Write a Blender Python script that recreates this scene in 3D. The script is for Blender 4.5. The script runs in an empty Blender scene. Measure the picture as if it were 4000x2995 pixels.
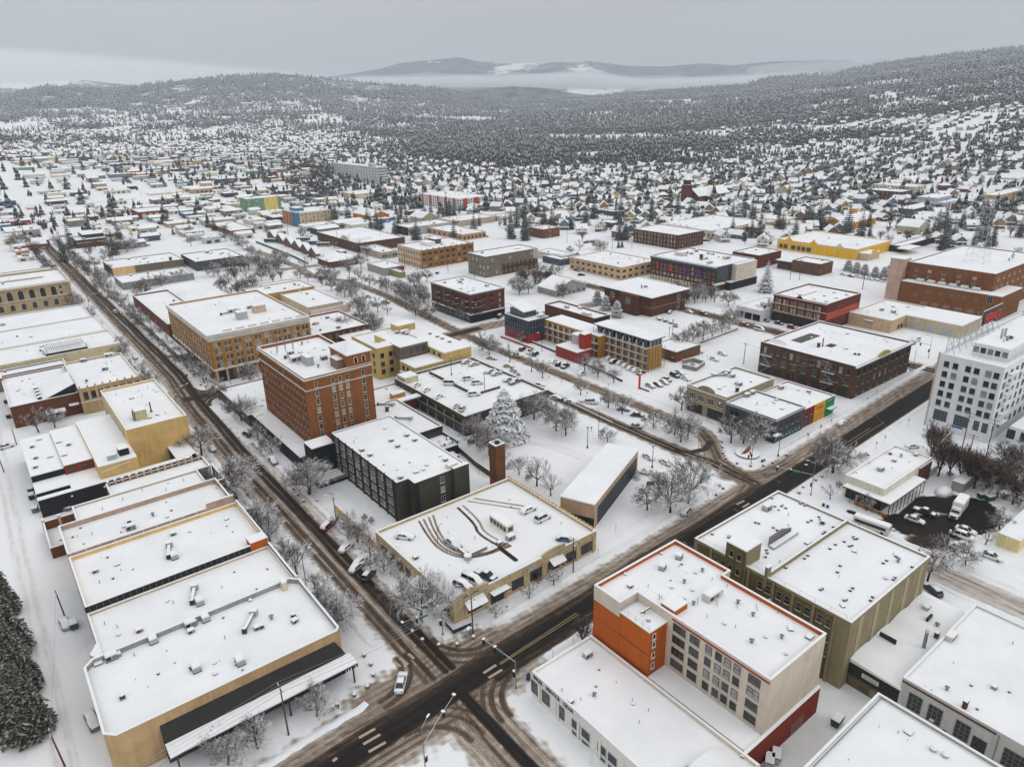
import bpy, math, random
import numpy as np
from mathutils import Vector, Matrix, noise as mnoise

# ------------------------------------------------------------------ camera
SC = bpy.context.scene
COL = SC.collection
CAM_Z = 100.0
FPX, CX, CY = 2748.0, 2000.0, 1497.5          # focal length / centre in a 4000 px wide frame
PITCH, YAW, ROLL = math.radians(21.35), math.radians(52.4), math.radians(-1.3)
_f = Vector((math.cos(YAW)*math.cos(PITCH), math.sin(YAW)*math.cos(PITCH), -math.sin(PITCH)))
_r0 = Vector((math.sin(YAW), -math.cos(YAW), 0))
_u0 = _r0.cross(_f)
RT = _r0*math.cos(ROLL) + _u0*math.sin(ROLL)
UP = _u0*math.cos(ROLL) - _r0*math.sin(ROLL)
FW = _f
cam = bpy.data.cameras.new('camera'); camo = bpy.data.objects.new('camera', cam); COL.objects.link(camo)
m3 = Matrix((RT, UP, -FW)).transposed()
camo.matrix_world = Matrix.Translation((0, 0, CAM_Z)) @ m3.to_4x4()
cam.sensor_width = 36.0; cam.sensor_fit = 'HORIZONTAL'
cam.lens = 36.0*FPX/4000.0
cam.clip_start = 1.0; cam.clip_end = 60000.0
SC.camera = camo

# ------------------------------------------------------------------ sky (overcast, brighter overhead, a pale gap low in the north-west)
SUN_EL, SUN_AZ = math.radians(38), math.radians(150)
W = bpy.data.worlds.new('World'); SC.world = W; W.use_nodes = True
nt = W.node_tree; N = nt.nodes; LK = nt.links
for n in list(N): N.remove(n)
def nd(t, **k):
    n = N.new(t)
    for a, b in k.items(): setattr(n, a, b)
    return n
def mth(op, a, b=None, c=None, clamp=False):
    n = N.new('ShaderNodeMath'); n.operation = op; n.use_clamp = clamp
    for i, v in enumerate((a, b, c)):
        if v is None: continue
        if isinstance(v, (int, float)): n.inputs[i].default_value = v
        else: LK.new(v, n.inputs[i])
    return n.outputs[0]
out = nd('ShaderNodeOutputWorld'); bg = nd('ShaderNodeBackground'); LK.new(bg.outputs[0], out.inputs[0])
tc = nd('ShaderNodeTexCoord'); sep = nd('ShaderNodeSeparateXYZ'); LK.new(tc.outputs['Generated'], sep.inputs[0])
zz = sep.outputs[2]
zc = mth('MAXIMUM', zz, 0.0)
sky = nd('ShaderNodeTexSky'); sky.sky_type = 'NISHITA'; sky.sun_disc = False
sky.sun_elevation = SUN_EL; sky.sun_rotation = SUN_AZ; sky.air_density = 1.0; sky.dust_density = 2.0
# cloud deck brightness: overcast-sky law, zenith ~2.6x the horizon
lum = mth('MULTIPLY_ADD', zc, 0.80, 0.47)
mp = nd('ShaderNodeMapping'); LK.new(tc.outputs['Generated'], mp.inputs[0]); mp.inputs['Scale'].default_value = (1.0, 1.0, 7.0)
nz = nd('ShaderNodeTexNoise'); nz.inputs['Scale'].default_value = 2.2; nz.inputs['Detail'].default_value = 5.0; nz.inputs['Roughness'].default_value = .55
LK.new(mp.outputs[0], nz.inputs['Vector'])
lumn = mth('MULTIPLY', lum, mth('MULTIPLY_ADD', nz.outputs[0], 0.30, 0.86))
# the pale gap under the cloud edge: low on the left of the view, behind the ridges
_lf = Vector((math.cos(YAW+.75), math.sin(YAW+.75), 0))
dotl = nd('ShaderNodeVectorMath', operation='DOT_PRODUCT'); LK.new(tc.outputs['Generated'], dotl.inputs[0]); dotl.inputs[1].default_value = _lf
edge = mth('ADD', mth('MULTIPLY_ADD', nz.outputs[0], 0.022, 0.033), mth('MULTIPLY', mth('SUBTRACT', dotl.outputs['Value'], .87), .25))
gap = nd('ShaderNodeMapRange', interpolation_type='SMOOTHSTEP'); LK.new(mth('SUBTRACT', edge, zz), gap.inputs['Value'])
gap.inputs['From Min'].default_value = -.003; gap.inputs['From Max'].default_value = .008
azm = nd('ShaderNodeMapRange', interpolation_type='SMOOTHSTEP'); LK.new(dotl.outputs['Value'], azm.inputs['Value'])
azm.inputs['From Min'].default_value = .70; azm.inputs['From Max'].default_value = .88
gapf = mth('MULTIPLY', gap.outputs[0], azm.outputs[0])
deck = nd('ShaderNodeVectorMath', operation='SCALE'); deck.inputs[0].default_value = (0.955, 0.972, 0.995); LK.new(lumn, deck.inputs['Scale'])
gapc = nd('ShaderNodeRGB'); gapc.outputs[0].default_value = (.86, .86, .83, 1)
mixg = nd('ShaderNodeMix', data_type='RGBA'); LK.new(mth('MULTIPLY', gapf, .92), mixg.inputs['Factor']); LK.new(deck.outputs[0], mixg.inputs['A']); LK.new(gapc.outputs[0], mixg.inputs['B'])
skys = nd('ShaderNodeVectorMath', operation='SCALE'); LK.new(sky.outputs[0], skys.inputs[0]); skys.inputs['Scale'].default_value = 0.06
mixs = nd('ShaderNodeMix', data_type='RGBA'); mixs.inputs['Factor'].default_value = .93
LK.new(skys.outputs[0], mixs.inputs['A']); LK.new(mixg.outputs['Result'], mixs.inputs['B'])
LK.new(mixs.outputs['Result'], bg.inputs['Color']); bg.inputs['Strength'].default_value = 1.0

sl = bpy.data.lights.new('sun', 'SUN'); sl.energy = 0.5; sl.angle = math.radians(30); sl.color = (1, .97, .93)
slo = bpy.data.objects.new('sun', sl); COL.objects.link(slo)
slo.rotation_euler = Vector((math.sin(SUN_AZ)*math.cos(SUN_EL), math.cos(SUN_AZ)*math.cos(SUN_EL), math.sin(SUN_EL))).to_track_quat('Z','Y').to_euler()
SC.view_settings.view_transform = 'Standard'; SC.view_settings.look = 'None'
SC.view_settings.gamma = 1.0; SC.view_settings.use_curve_mapping = False; SC.view_settings.exposure = -0.04
SC.render.engine = 'CYCLES'
cy = SC.cycles
cy.max_bounces = 6; cy.diffuse_bounces = 3; cy.glossy_bounces = 2; cy.transmission_bounces = 2; cy.volume_bounces = 4
cy.transparent_max_bounces = 4; cy.caustics_reflective = False; cy.caustics_refractive = False
cy.use_denoising = True

# ------------------------------------------------------------------ helpers
REG = {'R1': (0, 1900, .6613), 'R2': (1300, 1900, .6613), 'R3': (2600, 1900, .6613), 'R4': (0, 1100, .6329), 'R5': (1000, 1100, .6329),
       'R6': (2300, 1100, .5435), 'R7': (3200, 1000, .6038), 'Z2': (0, 1450, .3623), 'Z3': (600, 1750, .3623), 'Z4': (2200, 1950, .3623),
       'Z5': (2900, 1700, .4973), 'Z6': (1500, 2200, .2717), 'Z7': (1700, 1100, .4521), 'Z8': (1550, 1450, .3623), 'P': (0, 0, 1.0)}
for i in range(4):
    REG['M%d' % (i+1)] = (1000*i, 150, .4521); REG['N%d' % (i+1)] = (1000*i, 600, .4521)
def q(r, x, y):
    a, b, s = REG[r]; return a+x*s, b+y*s
def ray(px, py):
    return FW + RT*((px-CX)/FPX) + UP*((CY-py)/FPX)
def un(px, py, z=0.0):
    d = ray(px, py); t = (z-CAM_Z)/d.z
    return d.x*t, d.y*t
def at(r, x, y, z=0.0):
    return un(*q(r, x, y), z)
def pj(x, y, z=0.0):
    v = Vector((x, y, z-CAM_Z)); w = v.dot(FW)
    return CX+FPX*v.dot(RT)/w, CY-FPX*v.dot(UP)/w
def srgb(r, g, b, k=1.0):
    f = lambda c: ((c/255.0+.055)/1.055)**2.4 if c > 10 else c/255.0/12.92
    return tuple(min(.9, f(c)/k) for c in (r, g, b))

class MB:
    def __init__(s): s.v = []; s.f = []; s.m = []; s.mats = []; s.k = []
    def mark(s): s.k.append((len(s.v), len(s.f)))
    def mi(s, m):
        if m not in s.mats: s.mats.append(m)
        return s.mats.index(m)
    def face(s, pts, m):
        s.mark()
        n = len(s.v); s.v.extend(pts); s.f.append(tuple(range(n, n+len(pts)))); s.m.append(s.mi(m))
    def box(s, x0, y0, z0, x1, y1, z1, m, top=None, bottom=True):
        s.mark()
        n = len(s.v)
        s.v += [(x0,y0,z0),(x1,y0,z0),(x1,y1,z0),(x0,y1,z0),(x0,y0,z1),(x1,y0,z1),(x1,y1,z1),(x0,y1,z1)]
        a = s.mi(m); t = a if top is None else s.mi(top)
        for f, k in (((4,5,6,7), t), ((0,1,5,4), a), ((1,2,6,5), a), ((2,3,7,6), a), ((3,0,4,7), a)):
            s.f.append(tuple(n+i for i in f)); s.m.append(k)
        if bottom: s.f.append((n+3,n+2,n+1,n)); s.m.append(a)
    def prism(s, poly, z0, z1, m, top=None, bottom=False):
        s.mark()
        n = len(s.v); k = len(poly); a = s.mi(m); t = a if top is None else s.mi(top)
        s.v += [(p[0], p[1], z0) for p in poly] + [(p[0], p[1], z1) for p in poly]
        for i in range(k):
            j = (i+1) % k; s.f.append((n+i, n+j, n+k+j, n+k+i)); s.m.append(a)
        s.f.append(tuple(range(n+k, n+2*k))); s.m.append(t)
        if bottom: s.f.append(tuple(range(n+k-1, n-1, -1))); s.m.append(a)
    def tube(s, p0, p1, r0, r1, m, k=6, cap=True):
        s.mark()
        p0 = Vector(p0); p1 = Vector(p1); d = (p1-p0)
        if d.length < 1e-6: return
        d.normalize(); a = Vector((0,0,1)) if abs(d.z) < .9 else Vector((1,0,0))
        u = d.cross(a).normalized(); w = d.cross(u); n = len(s.v); mi = s.mi(m)
        for p, r in ((p0, r0), (p1, r1)):
            for i in range(k):
                t = 2*math.pi*i/k; s.v.append(tuple(p+u*(r*math.cos(t))+w*(r*math.sin(t))))
        for i in range(k):
            j = (i+1) % k; s.f.append((n+j, n+i, n+k+i, n+k+j)); s.m.append(mi)
        if cap:
            s.f.append(tuple(range(n+k, n+2*k))); s.m.append(mi); s.f.append(tuple(range(n+k-1, n-1, -1))); s.m.append(mi)
    def cyl(s, x, y, z0, z1, r0, r1, m, k=10, top=None):
        n0 = len(s.f); s.tube((x,y,z0), (x,y,z1), r0, r1, m, k)
        if top is not None: s.m[-2] = s.mi(top)
    def loft(s, rings, m, cap=True):
        s.mark()
        n = len(s.v); k = len(rings[0]); mi = s.mi(m)
        for r in rings: s.v += [tuple(p) for p in r]
        for a in range(len(rings)-1):
            for i in range(k):
                j = (i+1) % k; o = n+a*k; s.f.append((o+i, o+j, o+k+j, o+k+i)); s.m.append(mi)
        if cap:
            s.f.append(tuple(range(n+k-1, n-1, -1))); s.m.append(mi)
            o = n+(len(rings)-1)*k; s.f.append(tuple(range(o, o+k))); s.m.append(mi)
    def pieces(s):
        k = s.k+[(len(s.v), len(s.f))]
        for (v0, f0), (v1, f1) in zip(k[:-1], k[1:]):
            if f1 <= f0: continue
            a = MB(); a.v = s.v[v0:v1]; a.f = [tuple(i-v0 for i in f) for f in s.f[f0:f1]]; a.m = s.m[f0:f1]; a.mats = s.mats; yield a
    def mesh(s, name, smooth=False):
        me = bpy.data.meshes.new(name); me.from_pydata(s.v, [], s.f)
        for m in s.mats: me.materials.append(m)
        me.polygons.foreach_set('material_index', s.m)
        if smooth: me.polygons.foreach_set('use_smooth', [True]*len(s.f))
        me.update(); return me
def ob(name, data, parent=None, loc=(0,0,0), rot=0.0, scale=None):
    o = bpy.data.objects.new(name, data); COL.objects.link(o)
    o.location = loc
    if rot: o.rotation_euler = (0, 0, rot)
    if scale: o.scale = scale
    if parent: o.parent = parent
    return o
def tag(o, label, cat, group=None):
    o['label'] = label; o['category'] = cat
    if group: o['group'] = group
    return o
def struct(o): o['kind'] = 'structure'; return o
def stuff(o): o['kind'] = 'stuff'; return o

# ------------------------------------------------------------------ materials
MATS = {}
def mkmat(key):
    m = bpy.data.materials.new(key); m.use_nodes = True
    t = m.node_tree; b = t.nodes['Principled BSDF']
    return m, t, b
def link(t, a, b): t.links.new(a, b)
def node(t, ty, **k):
    n = t.nodes.new(ty)
    for a, v in k.items(): setattr(n, a, v)
    return n
def tnoise(t, vec, scale, detail=4, rough=.6):
    n = node(t, 'ShaderNodeTexNoise'); n.inputs['Scale'].default_value = scale; n.inputs['Detail'].default_value = detail
    n.inputs['Roughness'].default_value = rough; link(t, vec, n.inputs['Vector']); return n.outputs[0]
def tramp(t, fac, stops, interp='LINEAR'):
    n = node(t, 'ShaderNodeValToRGB'); e = n.color_ramp.elements; n.color_ramp.interpolation = interp
    for i, (p, c) in enumerate(stops):
        x = e[i] if i < 2 else e.new(p)
        x.position = p
    for i, (p, c) in enumerate(stops):
        e[i].position = p; e[i].color = (*c, 1) if len(c) == 3 else c
    link(t, fac, n.inputs[0]); return n.outputs[0]
def tmath(t, op, a, b=None, clamp=False):
    n = node(t, 'ShaderNodeMath', operation=op); n.use_clamp = clamp
    for i, v in enumerate((a, b)):
        if v is None: continue
        if isinstance(v, (int, float)): n.inputs[i].default_value = v
        else: link(t, v, n.inputs[i])
    return n.outputs[0]
def tmix(t, fac, a, b):
    n = node(t, 'ShaderNodeMix', data_type='RGBA')
    for s, v in (('Factor', fac), ('A', a), ('B', b)):
        if isinstance(v, (int, float)): n.inputs[s].default_value = v
        elif isinstance(v, tuple): n.inputs[s].default_value = (*v[:3], 1)
        else: link(t, v, n.inputs[s])
    return n.outputs['Result']
def tbump(t, b, h, strength, dist):
    n = node(t, 'ShaderNodeBump'); n.inputs['Strength'].default_value = strength; n.inputs['Distance'].default_value = dist
    link(t, h, n.inputs['Height']); link(t, n.outputs[0], b.inputs['Normal'])
def tpos(t): return node(t, 'ShaderNodeNewGeometry').outputs['Position']
def mscale(t, vec, s):
    n = node(t, 'ShaderNodeMapping'); n.inputs['Scale'].default_value = s; link(t, vec, n.inputs[0]); return n.outputs[0]

def wallmat(rgb, var=.2, rough=.85, kind='stucco'):
    key = 'wall_%d_%d_%d_%s' % (*rgb, kind)
    if key in MATS: return MATS[key]
    m, t, b = mkmat(key); c = srgb(*rgb); P = tpos(t)
    if kind == 'brick': lu = sum(c)/3; k3 = (.72, 1.12, .95) if c[0] > 3.2*c[1] else (1, 1, 1); c = tuple((x*.95+lu*.05)*k for x, k in zip(c, k3))
    big = tnoise(t, P, .25, 5, .65)
    streak = tnoise(t, mscale(t, P, (1.6, 1.6, .12)), .9, 4, .6)
    lo = tuple(x*(1-var*1.5) for x in c); hi = tuple(min(.9, x*(1+var)) for x in c)
    col = tramp(t, tmath(t, 'MULTIPLY_ADD', big, .5) if False else tmath(t, 'ADD', tmath(t, 'MULTIPLY', big, .6), tmath(t, 'MULTIPLY', streak, .4)), [(.3, lo), (.68, hi)])
    if kind == 'brick':
        sx = node(t, 'ShaderNodeSeparateXYZ'); link(t, P, sx.inputs[0])
        cb = node(t, 'ShaderNodeCombineXYZ'); link(t, tmath(t, 'ADD', sx.outputs[0], sx.outputs[1]), cb.inputs[0]); link(t, sx.outputs[2], cb.inputs[1])
        br = node(t, 'ShaderNodeTexBrick'); link(t, cb.outputs[0], br.inputs['Vector'])
        br.inputs['Scale'].default_value = 1.0; br.inputs['Brick Width'].default_value = .5; br.inputs['Row Height'].default_value = .16
        br.inputs['Mortar Size'].default_value = .012
        br.inputs['Color1'].default_value = (.75,.75,.75,1); br.inputs['Color2'].default_value = (1.25,1.2,1.15,1); br.inputs['Mortar'].default_value = (.9,.9,.9,1)
        mu = node(t, 'ShaderNodeMix', data_type='RGBA', blend_type='MULTIPLY'); mu.inputs['Factor'].default_value = .8
        link(t, col, mu.inputs['A']); link(t, br.outputs['Color'], mu.inputs['B']); col = mu.outputs['Result']
        pat = tnoise(t, mscale(t, P, (1, 1, 2.2)), 1.1, 3, .7)
        col = tmix(t, tramp(t, pat, [(.42, (0,0,0)), (.7, (.62,.62,.62))]), col, tuple(x*.42 for x in c))
    if kind == 'metal':
        sx = node(t, 'ShaderNodeSeparateXYZ'); link(t, P, sx.inputs[0])
        rib = tmath(t, 'SINE', tmath(t, 'MULTIPLY', tmath(t, 'ADD', sx.outputs[0], sx.outputs[1]), 14.0))
        tbump(t, b, rib, .6, .05); rough = .5
    if kind == 'siding':
        sx = node(t, 'ShaderNodeSeparateXYZ'); link(t, P, sx.inputs[0])
        rib = tmath(t, 'FRACT', tmath(t, 'MULTIPLY', sx.outputs[2], 4.0)); tbump(t, b, rib, .7, .06)
    if kind in ('stucco', 'brick'):
        tbump(t, b, tnoise(t, P, 5.0, 5, .7), .25, .05)
    link(t, col, b.inputs['Base Color']); b.inputs['Roughness'].default_value = rough
    b.inputs['Specular IOR Level'].default_value = .25
    MATS[key] = m; return m
def flat(rgb, rough=.6, metal=0.0, spec=.4, lin=None):
    key = 'paint_%d_%d_%d_%d_%d' % (*rgb, int(rough*100), int(metal*100))
    if key in MATS: return MATS[key]
    m, t, b = mkmat(key); c = srgb(*rgb)
    n = tnoise(t, node(t, 'ShaderNodeTexCoord').outputs['Object'], 2.3, 4, .6)
    link(t, tramp(t, n, [(.3, tuple(x*.82 for x in c)), (.7, tuple(min(.9, x*1.1) for x in c))]), b.inputs['Base Color'])
    b.inputs['Roughness'].default_value = rough; b.inputs['Metallic'].default_value = metal; b.inputs['Specular IOR Level'].default_value = spec
    MATS[key] = m; return m
def snowmat(name, base=.86, mottle=.05, sc=.35, bump=.35):
    if name in MATS: return MATS[name]
    m, t, b = mkmat(name); P = tpos(t)
    n1 = tnoise(t, P, sc, 6, .62); n2 = tnoise(t, P, 3.1, 4, .7)
    a = base-mottle; z = base+.02
    link(t, tramp(t, tmath(t, 'ADD', tmath(t, 'MULTIPLY', n1, .7), tmath(t, 'MULTIPLY', n2, .3)), [(.34, (a*.985, a*.995, a*1.005)), (.6, (z, z, z*1.005))]), b.inputs['Base Color'])
    b.inputs['Roughness'].default_value = .75; b.inputs['Specular IOR Level'].default_value = .15
    tbump(t, b, tmath(t, 'ADD', tnoise(t, P, .8, 5, .6), tmath(t, 'MULTIPLY', n2, .25)), bump, .25)
    MATS[name] = m; return m
SNOW = snowmat('snow_roof', .87, .075, .10, .34)
SNOWG = snowmat('snow_ground', .84, .10, .3, .5)
SNOWC = snowmat('snow_cap', .87, .03, .9, .3)
def glassmat(name, base, rough=.12, spec=.5):
    m, t, b = mkmat(name)
    n = tnoise(t, tpos(t), .7, 3, .5)
    link(t, tramp(t, n, [(.3, tuple(x*.6 for x in base)), (.7, tuple(x*1.3 for x in base))]), b.inputs['Base Color'])
    b.inputs['Roughness'].default_value = rough; b.inputs['Specular IOR Level'].default_value = spec
    MATS[name] = m; return m
GL = [glassmat('glass_dark', (.016,.018,.02)), glassmat('glass_grey', (.05,.055,.06)), glassmat('glass_blind', (.30,.31,.31), .3), glassmat('glass_black', (.008,.009,.01))]
GLB = glassmat('glass_blue', (.018,.035,.05))
BLACK = flat((26, 27, 29), .5); DARK = flat((48, 48, 50), .6); GREY = flat((120, 122, 124), .6); LGREY = flat((170, 172, 173), .6)
STEEL = flat((135, 140, 144), .4, .6); WHITE = flat((222, 222, 220), .6); CREAM = flat((214, 200, 170), .7); RUST = flat((105, 60, 40), .8)
WOOD = flat((96, 66, 44), .85); GREEN = flat((20, 120, 100), .5); BLUE = flat((40, 60, 130), .5); RED = flat((150, 35, 28), .5)
# ================================================================== ground, roads, hills
rnd = random.Random(7)
def ctab(px, tab):
    ks = [k for k, _ in tab]
    return np.interp(px, ks, [v for _, v in tab])
# skyline read as frame rows per frame column -> heights at given distances
DK = [1300, 1800, 2500, 3500, 5000]
YT = {-400: [658,600,545,480,385], 0: [657,598,540,470,378], 200: [657,596,538,462,335], 450: [657,594,532,455,352], 680: [656,592,528,448,318], 900: [655,590,522,438,297],
      1110: [655,588,518,432,290], 1250: [652,587,516,430,307], 1450: [650,586,518,436,328], 1700: [650,588,525,446,342], 2000: [650,586,522,442,398],
      2226: [650,582,512,430,388], 2452: [646,572,497,412,368], 2678: [640,562,482,398,352], 2904: [636,548,458,378,328], 3000: [634,542,448,368,308],
      3226: [625,522,422,338,290], 3452: [612,502,394,304,250], 3678: [602,484,368,270,218], 4000: [590,462,345,238,182], 4400: [580,440,320,215,150]}
def col_dir(px, py):
    d = ray(px, py); h = math.hypot(d.x, d.y); return math.atan2(d.y, d.x), d.z/h
AZC = []; ZC = []
for px in sorted(YT):
    a, _ = col_dir(px, 420); AZC.append(a); ZC.append([CAM_Z + dk*col_dir(px, yy)[1] for dk, yy in zip(DK, YT[px])])
AZC = np.array(AZC)[::-1]; ZC = np.array(ZC)[::-1]      # azimuth increasing
def terrain(x, y):
    d = math.hypot(x, y); a = math.atan2(y, x)
    if d <= 950: return 0.0
    zs = [0.0] + [float(np.interp(a, AZC, ZC[:, k])) for k in range(len(DK))] + [60.0, 0.0]
    return float(np.interp(d, [950.0] + DK + [7000.0, 9000.0], zs))
def terr_n(x, y):
    d = math.hypot(x, y); z = terrain(x, y)
    if d > 1300: z += (mnoise.noise(Vector((x/420, y/420, 3.1)))*9 + mnoise.noise(Vector((x/150, y/150, 1.7)))*3)*min(1, (d-1300)/1500)
    return z
def landmat():
    m, t, b = mkmat('land'); P = tpos(t)
    n1 = tnoise(t, P, .3, 6, .62); n2 = tnoise(t, P, 3.1, 4, .7)
    snow = tramp(t, tmath(t, 'ADD', tmath(t, 'MULTIPLY', n1, .7), tmath(t, 'MULTIPLY', n2, .3)), [(.34, (.75,.758,.768)), (.6, (.86,.86,.866))])
    at_ = node(t, 'ShaderNodeAttribute', attribute_name='wood').outputs['Fac']
    f1 = tnoise(t, mscale(t, P, (1, 1, .3)), .012, 8, .72); f2 = tnoise(t, P, .09, 4, .7)
    wood = tmix(t, tramp(t, f2, [(.4, (0,0,0)), (.62, (1,1,1))]), (.030, .036, .036), (.30, .31, .32))
    fac = tramp(t, tmath(t, 'ADD', f1, tmath(t, 'MULTIPLY', tmath(t, 'SUBTRACT', at_, .5), .6)), [(.40, (0,0,0)), (.5, (1,1,1))])
    link(t, tmix(t, fac, snow, wood), b.inputs['Base Color']); b.inputs['Roughness'].default_value = .85; b.inputs['Specular IOR Level'].default_value = .1
    tbump(t, b, tmath(t, 'ADD', tnoise(t, P, .8, 5, .6), tmath(t, 'MULTIPLY', n2, .25)), .4, .25)
    return m
def build_ground():
    azs = []; a0 = AZC[0]-.15; a1 = AZC[-1]+.15
    azs += list(np.linspace(a0, a1, 150)) + list(np.linspace(a1, a0+2*math.pi, 40))[1:-1]
    rs = [8, 30, 60, 100, 150, 220, 300, 400, 520, 650, 800, 950, 1030, 1120, 1210, 1300, 1420, 1550, 1680, 1800, 1950, 2100, 2300, 2500, 2700, 2900, 3150, 3400, 3650, 3900, 4200, 4500, 4800, 5000, 5300, 5700, 6300, 7000, 8000, 9000, 12000, 16000]
    v = [(0, 0, 0)]; wd = [0.0]; n = len(azs)
    for r in rs:
        for a in azs:
            x, y = r*math.cos(a), r*math.sin(a); v.append((x, y, terr_n(x, y) if r > 950 else 0.0))
            px = pj(x, y, 0)[0] if abs((a-YAW+math.pi) % (2*math.pi)-math.pi) < 1.2 else 2000
            w = np.interp(r, [0, 1500, 2200, 3200, 4200], [-1.2, -1.2, -.5, .2, .5])
            wd.append(w)
    f = [(0, 1+i, 1+(i+1) % n) for i in range(n)]
    for k in range(len(rs)-1):
        o = 1+k*n
        for i in range(n):
            j = (i+1) % n; f.append((o+i, o+n+i, o+n+j, o+j))
    me = bpy.data.meshes.new('ground'); me.from_pydata(v, [], f); me.materials.append(landmat())
    at_ = me.attributes.new('wood', 'FLOAT', 'POINT'); at_.data.foreach_set('value', wd)
    me.polygons.foreach_set('use_smooth', [True]*len(f)); me.update()
    struct(ob('ground', me))
build_ground()

def ridge(name, tab, dist, depth, foot, seed, m, nc=160, nr=14, rough=1.0):
    """one range of hills: crest heights from the skyline rows, slopes falling to the plain on both sides"""
    c0, c1 = tab[0][0], tab[-1][0]; v = []; f = []
    for i in range(nc+1):
        px = c0+(c1-c0)*i/nc; yy = ctab(px, tab)
        a, el = col_dir(px, yy); zt = CAM_Z+dist*el
        for k in range(nr+1):
            t = k/nr*2-1
            d = dist+t*depth
            h = max(0, 1-abs(t))**.8
            x, y = d*math.cos(a), d*math.sin(a)
            n = mnoise.fractal(Vector((x/depth*2.2, y/depth*2.2, seed)), 1.0, 2.0, 5)
            z = foot+(zt-foot)*h + n*rough*(zt-foot)*.30*(min(1, abs(t)*2.2))*(1-abs(t))
            v.append((x, y, z))
    w = nr+1
    for i in range(nc):
        for k in range(nr): f.append((i*w+k, i*w+k+1, (i+1)*w+k+1, (i+1)*w+k))
    me = bpy.data.meshes.new(name); me.from_pydata(v, [], f); me.materials.append(m)
    me.polygons.foreach_set('use_smooth', [True]*len(f)); me.update()
    return struct(ob(name, me))
def hillmat(name, sc, lo, hi, cut):
    m, t, b = mkmat(name); P = tpos(t)
    n1 = tnoise(t, P, sc, 7, .68); n2 = tnoise(t, mscale(t, P, (1, 1, .35)), sc*6, 5, .7)
    wood = tramp(t, n2, [(.35, lo), (.62, hi)])
    link(t, tmix(t, tramp(t, n1, [(cut, (0,0,0)), (cut+.03, (1,1,1))]), wood, (.8,.81,.82)), b.inputs['Base Color'])
    b.inputs['Roughness'].default_value = .9; b.inputs['Specular IOR Level'].default_value = .05
    return m
HM = hillmat('mountain_wood', .0007, (.02,.026,.032), (.17,.19,.21), .585)
ridge('mountain', [(1120,345),(1250,305),(1350,292),(1475,272),(1565,247),(1680,236),(1791,224),(1859,240),(2000,250),(2100,246),(2181,243),(2258,245),(2294,235),(2362,247),(2452,258),(2588,261),(2746,248),(2859,256),(3000,242),(3150,238),(3271,236),(3500,232),(4300,225)], 12500, 2600, 0, 4.2, HM)
ridge('snowy_hill', [(-500,300),(0,322),(120,326),(200,318),(300,312),(400,322),(480,330),(600,345),(760,360)], 9500, 1500, 0, 9.1, hillmat('open_hill', .0011, (.05,.06,.07), (.3,.32,.34), .50), 90, 10)
ridge('foothill', [(1500,392),(1700,372),(1850,350),(2000,338),(2120,345),(2260,368),(2450,385),(2700,392)], 6600, 900, 0, 2.7, hillmat('foothill_wood', .0016, (.028,.034,.036), (.2,.21,.22), .8), 90, 10)

# ---- low cloud lying in the valley before the mountains
def volmat(name, dens, col, lump=0.0, sc=.002):
    m = bpy.data.materials.new(name); m.use_nodes = True; t = m.node_tree
    for n in list(t.nodes): t.nodes.remove(n)
    o = node(t, 'ShaderNodeOutputMaterial'); p = node(t, 'ShaderNodeVolumePrincipled')
    p.inputs['Color'].default_value = (*col, 1); p.inputs['Density'].default_value = dens; p.inputs['Anisotropy'].default_value = 0.0
    link(t, p.outputs[0], o.inputs['Volume']); return m
def cloud(name, label, cols, dist, thick, seed, dens):
    v = []; f = []; nc = len(cols); k = 12
    for i, (px, yt, yb) in enumerate(cols):
        a, e1 = col_dir(px, yt); _, e0 = col_dir(px, yb)
        zt, zb = CAM_Z+dist*e1, CAM_Z+dist*e0; zm, zr = (zt+zb)/2, (zt-zb)/2
        for j in range(k):
            th = 2*math.pi*j/k
            n = 1+.22*mnoise.noise(Vector((i*.6, j*.9, seed)))
            d = dist+thick*math.cos(th)*n
            v.append((d*math.cos(a), d*math.sin(a), zm+zr*math.sin(th)*n))
    for i in range(nc-1):
        for j in range(k):
            l = (j+1) % k; f.append((i*k+j, (i+1)*k+j, (i+1)*k+l, i*k+l))
    f.append(tuple(range(k))); f.append(tuple(range((nc-1)*k+k-1, (nc-1)*k-1, -1)))
    me = bpy.data.meshes.new(name); me.from_pydata(v, [], f); me.materials.append(volmat(name, dens, (.985,.988,.99)))
    import bmesh
    bm = bmesh.new(); bm.from_mesh(me); bmesh.ops.recalc_face_normals(bm, faces=bm.faces); bm.to_mesh(me); bm.free()
    me.update(); o = stuff(ob(name, me)); o['label'] = label; o['category'] = 'fog'
    md = o.modifiers.new('s', 'SUBSURF'); md.levels = 1; md.render_levels = 2
    return o
cl = [(1180,328,332),(1260,316,336),(1350,306,341),(1450,301,343),(1560,303,343),(1640,296,344),(1750,298,344),(1840,293,343),(1930,300,343),(2020,292,344),(2090,293,346),(2160,286,347),(2230,283,348),(2290,279,349),(2350,285,350),(2400,296,348),(2470,304,349),(2540,309,350),(2620,303,349),(2700,307,347),(2780,298,344),(2860,300,341),(2950,291,336),(3040,290,328),(3130,284,318),(3220,287,302)]
for k, (g_, th, dn, nm) in enumerate(((-2, 300, .0030, 'bright heart of the valley fog before the mountains'), (4, 420, .0014, 'pale outer veil of the valley fog before the mountains'), (10, 560, .0007, 'thin ragged edge of the valley fog before the mountains'))):
    cloud('fog_bank', nm, [(px, yt-g_*(1+.6*math.sin(px*.021+k*2)), yb+g_*.5) for px, yt, yb in cl], 8300, th, 3.3+k, dn)
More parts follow.
